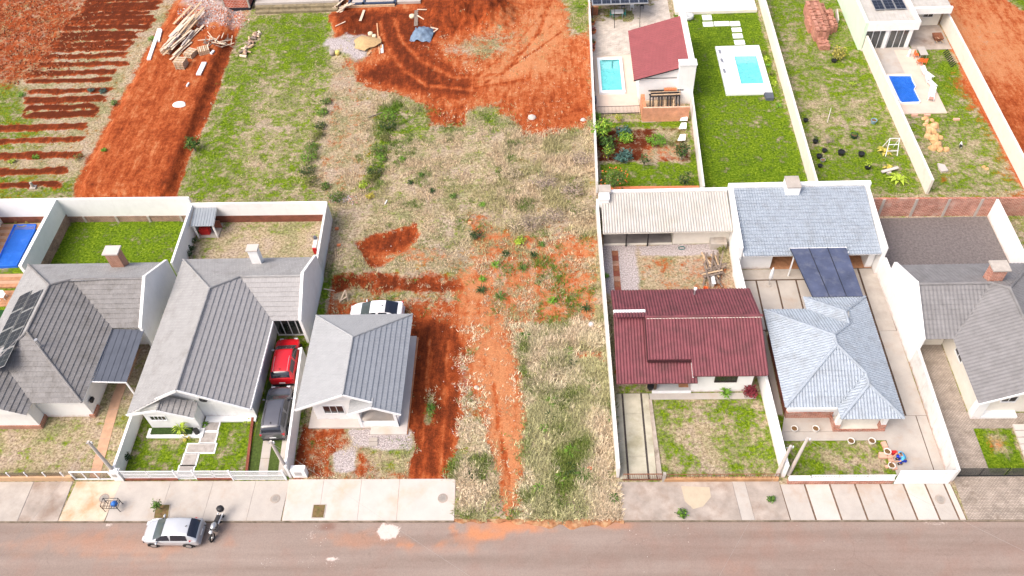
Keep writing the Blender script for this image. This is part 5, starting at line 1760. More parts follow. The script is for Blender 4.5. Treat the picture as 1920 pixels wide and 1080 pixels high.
# white house with pale green flank
h7 = thing('house', 'white flat-roofed house with pale green flank wall and roof solar panels', 'house', (57, 57, 0))
MB().box(53.25, 53.6, 51.35, 75, 0, 3.35).build('flank_wall', GREENW, h7)
MB().box(53.65, 58.7, 54.5, 75, 0, 2.9).build('wall', WHITE, h7)
rs7 = MB().box(53.6, 58.7, 51.6, 75, 2.9, 3.05).build('roof_slab', OFFW_SHEET, h7)
for i in range(12):
    MB().bar((53.8 + i * .42, 51.7, 3.06), (53.8 + i * .42, 75, 3.06), .05, .04).build('roof_rib', OFFW_SHEET, rs7)
MB().box(53.6, 59.0, 51.3, 51.6, 2.35, 3.35).build('parapet', WHITE, h7)
MB().box(58.7, 59.0, 51.6, 75, 2.6, 3.35).build('parapet', WHITE, h7)
MB().box(53.5, 58.8, 51.1, 54.5, 0, .08).build('porch_floor', CONC_L, h7)
for x in (55.9, 58.35):
    MB().box(x - .2, x + .2, 51.4, 51.7, .08, 2.4).build('porch_column', WHITE, h7)
for x0 in (53.65, 54.4, 55.15, 56.2, 56.9, 57.6):
    fr = MB().box(x0, x0 + .05, 51.5, 51.56, .08, 2.35).build('door_frame', METALW, h7)
    MB().box(x0 + .05, x0 + .68, 51.52, 51.54, .08, 2.35).build('glass_pane', mat_glass('patio_glass', (.10, .11, .11), .06, .75), fr)
f7 = lambda x, y: 3.1
for i in range(3):
    for j in range(4):
        solar(h7, f7, 54.9 + i * 1.15, 55.95 + i * 1.15, 54.0 + j * 2.0, 55.9 + j * 2.0, .12)
MB().box(59.05, 63.0, 55.6, 70, 0, 2.7).build('wing_wall', CREAM, h7)
rw7 = MB().box(58.95, 63.35, 54.6, 70, 2.7, 2.85).build('wing_roof', OFFW_SHEET, h7)
for i in range(10):
    MB().bar((59.2 + i * .42, 54.65, 2.86), (59.2 + i * .42, 70, 2.86), .05, .04).build('roof_rib', OFFW_SHEET, rw7)
MB().box(58.95, 63.35, 54.3, 54.6, 2.3, 3.05).build('wing_parapet', WHITE, h7)
MB().box(59.0, 63.2, 55.5, 55.6, 2.1, 2.7).build('tiled_band', BRICK_OLD, h7)
window(h7, (61.6, 55.6, 1.55), 1.0, .8, panes=2)
MB().box(59.2, 60.1, 55.52, 55.6, .1, 2.1).build('glass_door', CLEARGL, h7)
tag(MB().box(59.0, 63.2, 51.0, 55.6, 0, .05).build('patio', CONC_S), kind='structure')

# unfinished brick corner, slabs and foundation at the top
ub = thing('brick_building', 'unfinished red brick building corner at the top edge', 'building', (-18, 67, 0))
c0, c1, c2 = at(432, 14), at(464, 15), at(474, 0)
RBR = mat_brick('red_hollow_block', (.46, .11, .06), (.38, .08, .04), (.58, .44, .38), .4, .22, ms=.02)
MB().box(-20.3, -17.2, 63.3, 63.5, .35, 3.0).build('wall', RBR, ub)
MB().box(-17.35, -17.15, 63.55, 72, .35, 3.0).build('wall', RBR, ub)
MB().box(-20.3, -17.1, 63.2, 72, 0, .35).build('footing', mat('dark_bitumen', (.02, .022, .03), .2, 3, .8, .1), ub)
MB().box(-20.35, -20.15, 63.25, 63.52, .35, 3.02).build('corner_column', CONC, ub)
MB().box(-17.28, -17.08, 63.2, 63.45, .35, 3.02).build('corner_column', CONC, ub)
st = thing('foundation', 'long pale slab on stepped mossy block courses at the top edge', 'foundation', (-11, 64, 0))
for i in range(2):
    for k in range(6):
        x0, x1 = -16.3 + k * 1.7, -16.3 + (k + 1) * 1.7 - .03
        MB().box(x0, x1, 62.2 + i * .55, 62.75 + i * .55, .0, .3 + i * .3).build('block_course', mat('mossy_block', (.22, .18, .11), .35, 2, .95, .3), st)
MB().box(-16.4, -6.0, 63.3, 75, 0, .85).build('slab', CONC_L, st)
fd = thing('foundation', 'grey concrete foundation floor with dark footing beams at the building site', 'foundation', (0, 63, 0))
x0, y0 = at(655, 13)[:2]
x1 = at(790, 18)[0]
FB = mat('dark_blue_bitumen_beam', (.05, .07, .12), .2, 3, .8, .1)
for a, b in ((.02, .2), (.21, .62), (.64, .99)):
    MB().box(x0 + (x1 - x0) * a + .12, x0 + (x1 - x0) * b - .12, y0 + .25, y0 + 8, 0, .32).build('floor_panel', CONC_L, fd)
for a in (0, .2, .63):
    MB().box(x0 + (x1 - x0) * a - .12, x0 + (x1 - x0) * a + .12, y0, y0 + 8, 0, .45).build('footing_beam', FB, fd)
MB().box(x0, x0 + (x1 - x0) * .63, y0, y0 + .22, 0, .45).build('footing_beam', FB, fd)
MB().box(x0 - 1.8, x0 + (x1 - x0) * .63, y0 - .3, y0 - .12, 0, .3).build('form_board', WOOD, fd)
p = at(752, 2)
MB().box(p[0] - .35, p[0] + .3, p[1], p[1] + 2.5, .32, .75).build('brick_stack', TERRA, fd)
# ================================================================== VEHICLES
TYRE = mat('tyre_rubber', (.02, .02, .02), .2, 6, .9, .1)
RIM = mat('alloy_rim', (.5, .51, .52), .08, 6, .3, 0, metal=.7)
CARGLASS = mat_glass('car_glass', (.015, .018, .03), .04)
SCREEN = mat_glass('windscreen_glass', (.07, .09, .09), .04)
TAIL = mat_paint('tail_lamp_red', (.5, .02, .03), .2)
HEAD = mat_paint('head_lamp_clear', (.6, .62, .65), .1)
TRIM = mat('black_trim', (.02, .02, .022), .2, 5, .6, 0)


def catmull(pts, t):
    n = len(pts) - 1
    i = min(int(t), n - 1)
    f = t - i
    p = [np.array(pts[max(0, min(n, i + k))]) for k in (-1, 0, 1, 2)]
    return .5 * ((2 * p[1]) + (-p[0] + p[2]) * f + (2 * p[0] - 5 * p[1] + 4 * p[2] - p[3]) * f * f + (-p[0] + 3 * p[1] - 3 * p[2] + p[3]) * f ** 3)


SCW = 1.08


def car(label, loc, rz, stations, L, W, wheel_r, wheel_x, paint, ws, rw, sides, rails=None, group=None, glass_front=SCREEN, tail='block'):
    """stations: (x, z_sill, z_belt, z_top, halfwidth_belt, halfwidth_top); front at +x"""
    t = thing('car', label, 'car', loc, rz)
    NU, NV = 64, 22

    def prof(s):
        x, zs, zb, zt, wb, wt = s
        return [(0, zs), (wb * .8, zs), (wb * .97, zs + .06), (wb, (zs + zb) / 2), (wb * .985, zb - .04), (wb * .95, zb), ((wb * .92 + wt) / 2, zb + (zt - zb) * .55), (wt, zt - .05), (wt * .86, zt - .012), (wt * .5, zt), (0, zt + .008)]

    def surf(u, v):
        s = catmull(stations, u)
        pr = prof(s)
        k = v * (len(pr) - 1)
        i = min(int(k), len(pr) - 2)
        f = k - i
        y = pr[i][0] * (1 - f) + pr[i + 1][0] * f
        z = pr[i][1] * (1 - f) + pr[i + 1][1] * f
        return np.array([s[0], y, z])
    nst = len(stations) - 1
    us = np.linspace(0, nst, NU)
    vv = [0, .1, .2, .25, .3, .35, .4, .45, .5, .55, .6, .65, .7, .75, .8, .85, .9, .95, 1.0]
    b = MB()
    rows = []
    for u in us:
        h = [surf(u, v) for v in vv]
        rows.append([(p[0], -p[1], p[2]) for p in h] + [(p[0], p[1], p[2]) for p in h[-2:0:-1]])
    m = len(rows[0])
    V = [p for r in rows for p in r]
    Fc = []
    for i in range(NU - 1):
        for j in range(m):
            j2 = (j + 1) % m
            Fc.append((i * m + j, i * m + j2, (i + 1) * m + j2, (i + 1) * m + j))
    Fc.append(tuple(range(m - 1, -1, -1)))
    Fc.append(tuple((NU - 1) * m + j for j in range(m)))
    b.add(V, Fc)
    body = b.build('body', paint, t, smooth=True, local=True)

    def patch(name, u0, u1, v0, v1, m_, side=0, off=.008, nu=10, nv=8, shrink=None):
        mb = MB()
        pts = []
        for i in range(nu + 1):
            for j in range(nv + 1):
                fu, fv = i / nu, j / nv
                a0, a1 = v0, v1
                if shrink:
                    e0, e1 = shrink
                    uu0, uu1 = u0 + e0 * (1 - fv), u1 - e1 * (1 - fv)
                    uu0, uu1 = u0 + e0 * fv, u1 - e1 * fv
                    u = uu0 + (uu1 - uu0) * fu
                else:
                    u = u0 + (u1 - u0) * fu
                v = a0 + (a1 - a0) * fv
                sg = 1
                if side == 0 and v > 1:
                    v, sg = 2 - v, -1
                p = surf(u, v)
                du = surf(min(u + .02, nst), v) - surf(max(u - .02, 0), v)
                dv = surf(u, min(v + .01, 1)) - surf(u, max(v - .01, 0))
                nn = np.cross(du, dv)
                nn = nn / (np.linalg.norm(nn) + 1e-9)
                if nn[2] < 0 and v > .6:
                    nn = -nn
                if v <= .6 and nn[1] < 0:
                    nn = -nn
                p = p + nn * off
                y = p[1] * sg
                if side == -1:
                    y = -y
                pts.append((p[0], y, p[2]))
        fs = []
        for i in range(nu):
            for j in range(nv):
                a = i * (nv + 1) + j
                fs.append((a, a + 1, a + nv + 2, a + nv + 1))
        mb.add(pts, fs)
        return mb.build(name, m_, t, smooth=True, local=True)
    patch('windscreen', ws[0], ws[1], .69, 1.31, glass_front)
    patch('rear_window', rw[0], rw[1], .71, 1.29, CARGLASS)
    for sd in (1, -1):
        for a, c in sides:
            patch('side_window', a, c, .52, .69, CARGLASS, sd, .01, 8, 4, shrink=(.12, .10))
    # wheels
    for x in wheel_x:
        for sd in (1, -1):
            w = MB()
            y0, y1 = sd * (W / 2 - .20), sd * (W / 2 + .005)
            w.tube([(x, y0, wheel_r), (x, y1, wheel_r)], wheel_r, 20)
            wh = w.build('wheel', TYRE, t, local=True)
            r = MB().tube([(x, y1 - sd * .02, wheel_r), (x, y1 + sd * .012, wheel_r)], wheel_r * .64, 16)
            r.build('rim', RIM, wh, local=True)
            arch = MB()
            ap = [(x + math.cos(a) * (wheel_r + .06), y1 - sd * .03, max(.16, wheel_r + math.sin(a) * (wheel_r + .06))) for a in np.linspace(-.3, math.pi + .3, 14)]
            arch.tube(ap, .045, 6)
            arch.build('wheel_arch', TRIM, t, local=True)
    # mirrors
    mu = ws[1] - (.35 if ws[1] < ws[0] else 0)
    wsx = catmull(stations, ws[0])[0]
    mx = max(catmull(stations, ws[0])[0], catmull(stations, ws[1])[0]) - .35
    zb = catmull(stations, (ws[0] + ws[1]) / 2)[2]
    for sd in (1, -1):
        q = MB().lathe((mx, sd * (W / 2 + .09), zb), [(.04, -.05), (.11, -.03), (.11, .06), (.03, .10)], 10, sx=.7, sy=1.1)
        q.build('mirror', METALW if label.startswith('red') else paint, t, smooth=True, local=True)
    # lamps, plate, bumpers
    zf = stations[-2][2]
    xF, xR = stations[-1][0], stations[0][0]
    for sd in (1, -1):
        MB().box(xF - .32, xF - .03, sd * W * .30 - .13, sd * W * .30 + .13, zf - .10, zf + .03).build('headlight', HEAD, t, local=True)
        if tail == 'wrap':
            MB().bar((xR + .12, sd * W * .37, stations[1][2] - .02), (xR + .52, sd * W * .465, stations[1][2] + .06), .10, .14).build('tail_light', TAIL, t, local=True)
        else:
            MB().box(xR + .02, xR + .22, sd * W * .42 - .1, sd * W * .42 + .08, stations[1][2] - .22, stations[1][2] + .02).build('tail_light', TAIL, t, local=True)
    MB().box(xR - .01, xR + .05, -.22, .22, .55, .67).build('number_plate', METALW, t, local=True)
    MB().box(xR - .03, xR + .12, -W * .42, W * .42, .28, .46).build('rear_bumper', TRIM if rails else paint, t, local=True)
    MB().box(xF - .12, xF + .02, -W * .38, W * .38, .25, .42).build('front_grille', TRIM, t, local=True)
    if rails:
        for sd in (1, -1):
            a = surf(rails[0], .82)
            c = surf(rails[1], .82)
            MB().tube([(a[0], sd * a[1] * .98, a[2] + .01), ((a[0] + c[0]) / 2, sd * a[1] * 1.0, max(a[2], c[2]) + .08), (c[0], sd * c[1] * .98, c[2] + .01)], .025, 6).build('roof_rail', rails[2], t, local=True)
    t.scale = (1.03, SCW, 1.05)
    ax = catmull(stations, (rw[0] + rw[1]) / 2 + 1.2)
    MB().tube([(ax[0], 0, ax[3]), (ax[0] - .12, 0, ax[3] + .1)], .03, 6).build('antenna', TRIM, t, local=True)
    return t


HATCH = [(-1.98, .38, .72, .80, .60, .45), (-1.93, .28, .92, 1.02, .80, .60), (-1.60, .22, .96, 1.34, .84, .62), (-1.2, .22, .95, 1.46, .85, .60), (-.5, .22, .92, 1.50, .85, .60), (.25, .22, .92, 1.42, .85, .60), (.62, .22, .92, 1.22, .85, .64), (1.12, .22, .90, .97, .84, .70), (1.55, .24, .82, .88, .80, .66), (1.85, .30, .70, .74, .70, .52), (1.98, .38, .58, .60, .52, .36)]
SUV = [(-2.05, .42, .80, .88, .66, .50), (-2.0, .32, 1.02, 1.12, .86, .68), (-1.78, .28, 1.06, 1.5, .90, .68), (-1.45, .28, 1.06, 1.62, .90, .68), (-.6, .28, 1.04, 1.66, .91, .68), (.35, .28, 1.03, 1.60, .91, .67), (.75, .28, 1.02, 1.36, .91, .70), (1.15, .28, 1.02, 1.10, .90, .76), (1.6, .30, .98, 1.05, .87, .72), (1.9, .34, .86, .92, .78, .60), (2.05, .42, .66, .70, .60, .44)]
SEDAN = [(-2.2, .4, .74, .82, .62, .48), (-2.12, .28, .95, 1.02, .82, .66), (-1.75, .24, .98, 1.06, .86, .68), (-1.2, .22, .96, 1.38, .87, .60), (-.5, .22, .93, 1.47, .87, .60), (.25, .22, .92, 1.42, .87, .60), (.7, .22, .92, 1.2, .87, .64), (1.2, .22, .90, .98, .86, .72), (1.7, .26, .82, .88, .80, .64), (2.05, .32, .68, .72, .68, .5), (2.18, .4, .56, .58, .5, .36)]

c = at(331, 1004, -.12)
car('silver-white hatchback parked at the street kerb', (c[0], c[1] + .0, -.11), math.pi - .01, HATCH, 3.96, 1.7, .30, (-1.22, 1.22), mat_paint('silver_white_paint', (.52, .54, .57), .25, .3), (5.25, 7.0), (1.15, 2.6), ((2.7, 4.42), (4.47, 6.5)), tail='wrap')
car('red SUV with silver roof rails in the narrow drive', (-2.15, 10.15, .03), math.pi / 2 + .05, SUV, 4.1, 1.82, .34, (-1.3, 1.28), mat_paint('red_paint', (.62, .012, .02), .25), (5.2, 7.0), (1.2, 2.5), ((2.7, 4.15), (4.25, 6.1)), rails=(2.6, 5.4, RIM), glass_front=SCREEN)
car('dark grey SUV parked behind the red car', (-1.88, 5.35, .03), math.pi / 2 + .045, [(x * 1.06, a, b_, c_, d, e) for x, a, b_, c_, d, e in SUV], 4.35, 1.85, .35, (-1.38, 1.36), mat_paint('dark_grey_metallic', (.15, .15, .17), .25, .5), (5.2, 7.0), (1.2, 2.5), ((2.7, 4.15), (4.25, 6.1)), rails=(2.6, 5.4, TRIM))
c = at(712, 588)
car('white sedan half hidden behind the small new house', (c[0] - .1, 15.0, .06), math.pi, SEDAN, 4.38, 1.74, .31, (-1.35, 1.35), mat_paint('white_paint', (.75, .76, .78), .25), (5.25, 7.0), (1.9, 3.5), ((3.2, 4.3), (4.4, 6.2)))


def motorcycle():
    a, b = at(412, 962, .0), at(400, 1016, -.15)
    f = Vector((b[0], b[1] + .15, -.13))
    t = thing('motorcycle', 'black and silver motorcycle with rear top box parked behind the hatchback', 'motorcycle', (f.x, f.y, -.13), math.radians(-101))
    t.scale = (1.12, 1.12, 1.08)
    # local: +x forward, front wheel at x=0
    def torus(x, r, w, name):
        mb = MB()
        n, k = 22, 8
        vs_, fs = [], []
        for i in range(n):
            A = 2 * math.pi * i / n
            for j in range(k):
                B = 2 * math.pi * j / k
                R_ = r + w * math.cos(B)
                vs_.append((x + R_ * math.cos(A), w * math.sin(B), r + w + R_ * math.sin(A)))
        for i in range(n):
            for j in range(k):
                fs.append((i * k + j, ((i + 1) % n) * k + j, ((i + 1) % n) * k + (j + 1) % k, i * k + (j + 1) % k))
        mb.add(vs_, fs)
        wh = mb.build(name, TYRE, t, smooth=True, local=True)
        MB().tube([(x, -.05, r + w), (x, .05, r + w)], r * .35, 12).build('hub', RIM, wh, local=True)
    torus(0, .25, .055, 'wheel')
    torus(-1.3, .24, .065, 'wheel')
    MB().tube([(0, .09, .3), (-.28, .08, .95)], .03, 8).tube([(0, -.09, .3), (-.28, -.08, .95)], .03, 8).build('fork', RIM, t, local=True)
    MB().tube([(-.32, -.36, 1.02), (-.26, -.15, 1.0), (-.26, .15, 1.0), (-.32, .36, 1.02)], .02, 8).build('handlebar', TRIM, t, local=True)
    MB().lathe((-.14, 0, .82), [(.05, -.08), (.11, -.05), (.11, .06), (.04, .1)], 12).build('headlight', HEAD, t, smooth=True, local=True)
    MB().lathe((-.55, 0, .72), [(.08, 0), (.17, .05), (.19, .16), (.14, .25), (.03, .28)], 14, sx=1.5).build('fuel_tank', RIM, t, smooth=True, local=True)
    MB().box(-1.32, -.75, -.13, .13, .74, .83).build('seat', BLACK, t, local=True)
    MB().box(-1.5, -.8, -.17, -.12, .62, .74).box(-1.5, -.8, .12, .17, .62, .74).build('side_cover', METALW, t, local=True)
    MB().box(-.78, -.42, -.14, .14, .25, .6).build('engine', mat('cast_engine', (.2, .2, .21), .3, 8, .5, .2, metal=.5), t, local=True)
    MB().tube([(-.5, -.17, .3), (-1.0, -.19, .3), (-1.45, -.2, .42)], [.035, .05, .06], 8).build('exhaust', RIM, t, local=True)
    MB().tube([(-.3, 0, .85), (-.6, 0, .55), (-1.25, 0, .33)], .03, 8).build('frame', TRIM, t, local=True)
    bx = MB().lathe((-1.66, 0, .86), [(.15, 0), (.21, .04), (.21, .22), (.17, .29), (.05, .31)], 12, sy=1.15).build('top_box', BLACK, t, smooth=True, local=True)
    MB().box(-.12, .28, -.05, .05, .60, .63).build('mudguard', TRIM, t, local=True)
    for sd in (1, -1):
        MB().bar((-.3, sd * .3, 1.02), (-.38, sd * .38, 1.16), .015).build('mirror_stem', TRIM, t, local=True)
        MB().box(-.42, -.36, sd * .38 - .05, sd * .38 + .05, 1.14, 1.2).build('mirror', TRIM, t, local=True)


motorcycle()

# ================================================================== PEOPLE AND ANIMALS
def skin_mesh(name, joints, edges, m, parent, sub=2, root=0):
    me = bpy.data.meshes.new(name)
    me.from_pydata([j[:3] for j in joints], edges, [])
    o = bpy.data.objects.new(name, me)
    COL.objects.link(o)
    o.parent = parent
    WO[o] = WO[parent]
    md = o.modifiers.new('skin', 'SKIN')
    md.use_smooth_shade = True
    sv = me.skin_vertices[0].data if me.skin_vertices else None
    if sv is None:
        bpy.context.view_layer.update()
        sv = me.skin_vertices[0].data
    for i, j in enumerate(joints):
        sv[i].radius = (j[3], j[4] if len(j) > 4 else j[3])
    sv[root].use_root = True
    s = o.modifiers.new('sub', 'SUBSURF')
    s.levels = s.render_levels = sub
    me.materials.append(m)
    return o


SKINM = mat('skin', (.42, .24, .16), .08, 6, .6, 0)
pc = at(1688, 866)
man = thing('person', 'person in light blue shirt and dark blue trousers crouching by the brick edge', 'person', (pc[0], pc[1], .045), math.radians(185))
man.scale = (1.15, 1.2, 1.12)
# faces local +x, crouched: hips low, knees forward, arms reaching forward to the ground work
J = [(-.12, 0, .40, .15, .13), (-.02, 0, .58, .14, .16), (.10, 0, .78, .15, .19), (.20, 0, .90, .07), (.26, 0, .96, .055), (.33, 0, 1.04, .095, .085), (.36, 0, 1.12, .085, .08),
     (.14, .20, .84, .075), (.30, .27, .62, .05), (.52, .16, .42, .042), (.60, .13, .36, .035),
     (.14, -.20, .84, .075), (.30, -.27, .62, .05), (.52, -.16, .42, .042), (.60, -.13, .36, .035),
     (-.06, .11, .38, .11), (.30, .18, .46, .085), (.04, .17, .09, .055), (.20, .18, .05, .045),
     (-.06, -.11, .38, .11), (.30, -.18, .46, .085), (.04, -.17, .09, .055), (.20, -.18, .05, .045)]
Ed = [(0, 1), (1, 2), (2, 3), (3, 4), (4, 5), (5, 6), (2, 7), (7, 8), (8, 9), (9, 10), (2, 11), (11, 12), (12, 13), (13, 14), (0, 15), (15, 16), (16, 17), (17, 18), (0, 19), (19, 20), (20, 21), (21, 22)]
skin_mesh('body', J, Ed, SKINM, man)
SH = [(-.10, 0, .46, .165, .15), (0, 0, .60, .16, .18), (.10, 0, .78, .17, .21), (.18, 0, .88, .085), (.14, .20, .84, .092), (.25, .25, .69, .075), (.14, -.20, .84, .092), (.25, -.25, .69, .075)]
skin_mesh('shirt', SH, [(0, 1), (1, 2), (2, 3), (2, 4), (4, 5), (2, 6), (6, 7)], mat('light_blue_cloth', (.09, .40, .68), .15, 8, .9, .1), man)
TR = [(-.13, 0, .40, .17, .15), (-.06, .11, .38, .125), (.30, .18, .46, .10), (.06, .17, .14, .072), (-.06, -.11, .38, .125), (.30, -.18, .46, .10), (.06, -.17, .14, .072)]
skin_mesh('trousers', TR, [(0, 1), (1, 2), (2, 3), (0, 4), (4, 5), (5, 6)], mat('royal_blue_cloth', (.01, .04, .42), .15, 8, .9, .1), man)
skin_mesh('hair', [(.31, 0, 1.10, .088, .085), (.34, 0, 1.165, .075, .075)], [(0, 1)], mat('dark_hair', (.05, .04, .035), .2, 9, .8, .2), man)
for sd in (1, -1):
    hb = (.60, sd * .13, .36)
    jj = [(hb[0], hb[1], hb[2], .036), (hb[0] + .06, hb[1], hb[2] - .03, .036)]
    ee = [(0, 1)]
    for k in range(4):
        b0 = len(jj)
        jj += [(hb[0] + .09, hb[1] + (k - 1.5) * .02, hb[2] - .05, .010), (hb[0] + .13 - abs(k - 1.4) * .008, hb[1] + (k - 1.5) * .023, hb[2] - .085, .009)]
        ee += [(1, b0), (b0, b0 + 1)]
    b0 = len(jj)
    jj += [(hb[0] + .04, hb[1] - sd * .045, hb[2] - .05, .011), (hb[0] + .075, hb[1] - sd * .055, hb[2] - .08, .010)]
    ee += [(0, b0), (b0, b0 + 1)]
    skin_mesh('hand', jj, ee, SKINM, man, 1)
    MB().box(-.02, .25, sd * .175 - .05, sd * .175 + .05, 0, .09).build('shoe', TRIM, man, local=True)
c = at(1673, 851)
single('tool', MB().box(c[0] - .12, c[0] + .25, c[1] - .12, c[1] + .12, .05, .3).tube([(c[0] + .1, c[1], .3), (c[0] + .4, c[1] - .1, .42)], .03, 6), RED_P, 'red power tool on the brick edge before the crouching person', 'tool')

dc = at(1800, 276)
dog = thing('dog', 'small white dog with black patches standing on the dry grass', 'dog', (dc[0], dc[1], .0), math.radians(250))
DJ = [(-.22, 0, .34, .09, .10), (0, 0, .34, .105, .11), (.2, 0, .36, .12, .12), (.32, 0, .46, .07), (.40, 0, .54, .07, .065), (.50, 0, .52, .042), (.56, 0, .51, .03),
      (.2, .07, .24, .045), (.2, .08, .12, .03), (.22, .08, .02, .028), (.2, -.07, .24, .045), (.2, -.08, .12, .03), (.22, -.08, .02, .028),
      (-.2, .07, .25, .06), (-.27, .08, .13, .03), (-.22, .08, .02, .028), (-.2, -.07, .25, .06), (-.27, -.08, .13, .03), (-.22, -.08, .02, .028), (-.32, 0, .40, .03), (-.42, 0, .52, .018)]
DE = [(0, 1), (1, 2), (2, 3), (3, 4), (4, 5), (5, 6), (2, 7), (7, 8), (8, 9), (2, 10), (10, 11), (11, 12), (0, 13), (13, 14), (14, 15), (0, 16), (16, 17), (17, 18), (0, 19), (19, 20)]
m, nt, b = nodes_for('spotted_fur')
nt.links.new(ramp(nt, noise(nt, 3.2, 2), [(.50, (.75, .74, .72)), (.56, (.03, .03, .03))]), b.inputs['Base Color'])
b.inputs['Roughness'].default_value = .9
skin_mesh('body', DJ, DE, m, dog)
for sd in (1, -1):
    MB().add([(.36, sd * .03, .60), (.40, sd * .07, .59), (.37, sd * .07, .67)], [(0, 1, 2)]).build('ear', BLACK, dog, local=True)

# ================================================================== PLANTS
def leaf_mat(name, col, var=.5):
    if name in MATS:
        return MATS[name]
    m, nt, b = nodes_for(name)
    lo, hi = tuple(c * (1 - var) for c in col), tuple(min(1, c * (1 + var)) for c in col)
    c = ramp(nt, noise(nt, 7, 3), [(.3, lo), (.7, hi)])
    nt.links.new(c, b.inputs['Base Color'])
    b.inputs['Roughness'].default_value = .65
    b.inputs['Specular IOR Level'].default_value = .25
    b.inputs['Subsurface Weight'].default_value = .0
    MATS[name] = m
    return m


LF = {'bright': leaf_mat('bright_leaf', (.13, .27, .025)), 'dark': leaf_mat('dark_leaf', (.03, .065, .018)), 'mid': leaf_mat('mid_leaf', (.075, .15, .022)),
      'blue': leaf_mat('blue_green_leaf', (.06, .13, .11), .4), 'lime': leaf_mat('lime_leaf', (.30, .40, .04)), 'yellow': leaf_mat('yellow_leaf', (.42, .36, .07)),
      'olive': leaf_mat('olive_leaf', (.14, .15, .04)), 'red': leaf_mat('wine_red_leaf', (.16, .02, .03)), 'dry': leaf_mat('dry_straw', (.45, .37, .24), .4), 'mauve': leaf_mat('dry_mauve_stem', (.33, .26, .22), .4)}


def leaves(mb, c, rx, ry, rz, n, size, mi=0, shell=.45, rnd=random):
    for _ in range(n):
        while True:
            d = Vector((rnd.uniform(-1, 1), rnd.uniform(-1, 1), rnd.uniform(-1, 1)))
            if shell < d.length < 1:
                break
        w = .8 + .35 * math.sin(d.x * 5 + c[0]) * math.cos(d.y * 6 + c[1])
        p = Vector((c[0] + d.x * rx * w, c[1] + d.y * ry * w, c[2] + d.z * rz * w))
        a = Vector((rnd.uniform(-1, 1), rnd.uniform(-1, 1), rnd.uniform(-.4, .6))).normalized()
        o = (d.normalized() + Vector((rnd.uniform(-.6, .6), rnd.uniform(-.6, .6), rnd.uniform(-.1, .8)))).normalized()
        s = a.cross(o).normalized()
        L = size * rnd.uniform(.7, 1.4)
        mb.add([p, p + a * L * .5 + s * L * .28, p + a * L, p + a * L * .5 - s * L * .28], [(0, 1, 2, 3)], mi)


def bush(label, c, r, h, n, size, lf, cat='shrub', name='shrub', group=None, trunk=0.0, extra=None, ry=None):
    """leafy plant with stems; extra = (leaf key, share) of a second leaf colour"""
    t = thing(name, label, cat, c, group=group)
    st = MB()
    for k in range(5 if not trunk else 6):
        a = 2 * math.pi * k / 5 + random.random()
        st.tube([(c[0], c[1], c[2] + trunk * .8), (c[0] + math.cos(a) * r * .3, c[1] + math.sin(a) * r * .3, c[2] + trunk + h * .3), (c[0] + math.cos(a) * r * .65, c[1] + math.sin(a) * r * .65, c[2] + trunk + h * .62)], [.035 * r + .008, .02 * r + .006, .006], 5)
    if trunk:
        st.tube([(c[0], c[1], c[2] - .05), (c[0] + .03, c[1], c[2] + trunk), (c[0], c[1], c[2] + trunk + h * .4)], [.06 * r + .02, .05 * r + .015, .02], 7)
    st.build('trunk' if trunk else 'stem', WOOD_G, t)
    mb = MB()
    leaves(mb, (c[0], c[1], c[2] + trunk + h * .5), r, ry or r, h * .5, n, size)
    for k in range(4):
        a = random.random() * 6.28
        leaves(mb, (c[0] + math.cos(a) * r * .6, c[1] + math.sin(a) * r * .6, c[2] + trunk + h * random.uniform(.35, .7)), r * .45, r * .45, h * .3, n // 6, size)
    ms = [LF[lf]]
    if extra:
        ms.append(LF[extra[0]])
        mb.mi = [1 if random.random() < extra[1] else 0 for _ in mb.mi]
    mb.build('crown' if trunk else 'foliage', ms, t)
    return t


def rosette(label, c, r, n, lf, h=.5, w=.05, trunk=0.0, cat='plant', name='plant', group=None):
    """palm / yucca / agave: arching blades from one point"""
    t = thing(name, label, cat, c, group=group)
    if trunk:
        MB().tube([(c[0], c[1], c[2]), (c[0], c[1], c[2] + trunk)], [.07, .05], 8).build('trunk', WOOD_G, t)
    mb = MB()
    for k in range(n):
        a = 2.4 * k + random.uniform(-.2, .2)
        e = random.uniform(.2, 1.2)
        L = r * random.uniform(.75, 1.1)
        d = Vector((math.cos(a), math.sin(a), 0))
        s = Vector((-d.y, d.x, 0))
        p0 = Vector((c[0], c[1], c[2] + trunk))
        p1 = p0 + d * L * .5 + Vector((0, 0, h * e))
        p2 = p0 + d * L + Vector((0, 0, h * e * .7 - .1 * L))
        mb.add([p0 - s * w * .4, p0 + s * w * .4, p1 + s * w, p1 - s * w, p2], [(0, 1, 2, 3), (3, 2, 4)])
    mb.build('leaves', LF[lf], t)
    return t


# front gardens
rosette('spiky green yucca in front of the white porch wall', at(347, 815, .0)[:2] + (.2,), .75, 26, 'lime', .55, .04, .5)
rosette('low pale rosette plant at the foot of the yucca', at(350, 822), .45, 16, 'yellow', .3, .05)
rosette('green fan palm before the maroon house wall', at(1360, 742), .6, 26, 'bright', .4, .05, .25)
bush('wine-red leafy shrub at the corner of the maroon house', at(1404, 742), .55, 1.1, 160, .22, 'red')
bush('dark shrub climbing the low white wall by the mesh fence', at(240, 862), .42, .8, 120, .14, 'dark')
bush('small leafy shrub on the old street pavement', at(1278, 965), .38, .55, 120, .16, 'bright', extra=('dark', .4))
bush('ragged weed tuft growing in the pavement edge', at(1446, 938), .32, .45, 90, .12, 'mid')
bush('little tree in the square pavement pit behind the hatchback', at(301, 955), .38, 1.0, 120, .14, 'mid', trunk=.3, name='sapling', cat='sapling')
for px, py, n_, lb in ((385, 797, 'bright', 'green tuft beside the top path slab'), (465, 790, 'lime', 'green tuft at the house corner by the brick edging')):
    rosette(lb, at(px, py), .4, 14, n_, .2, .05)
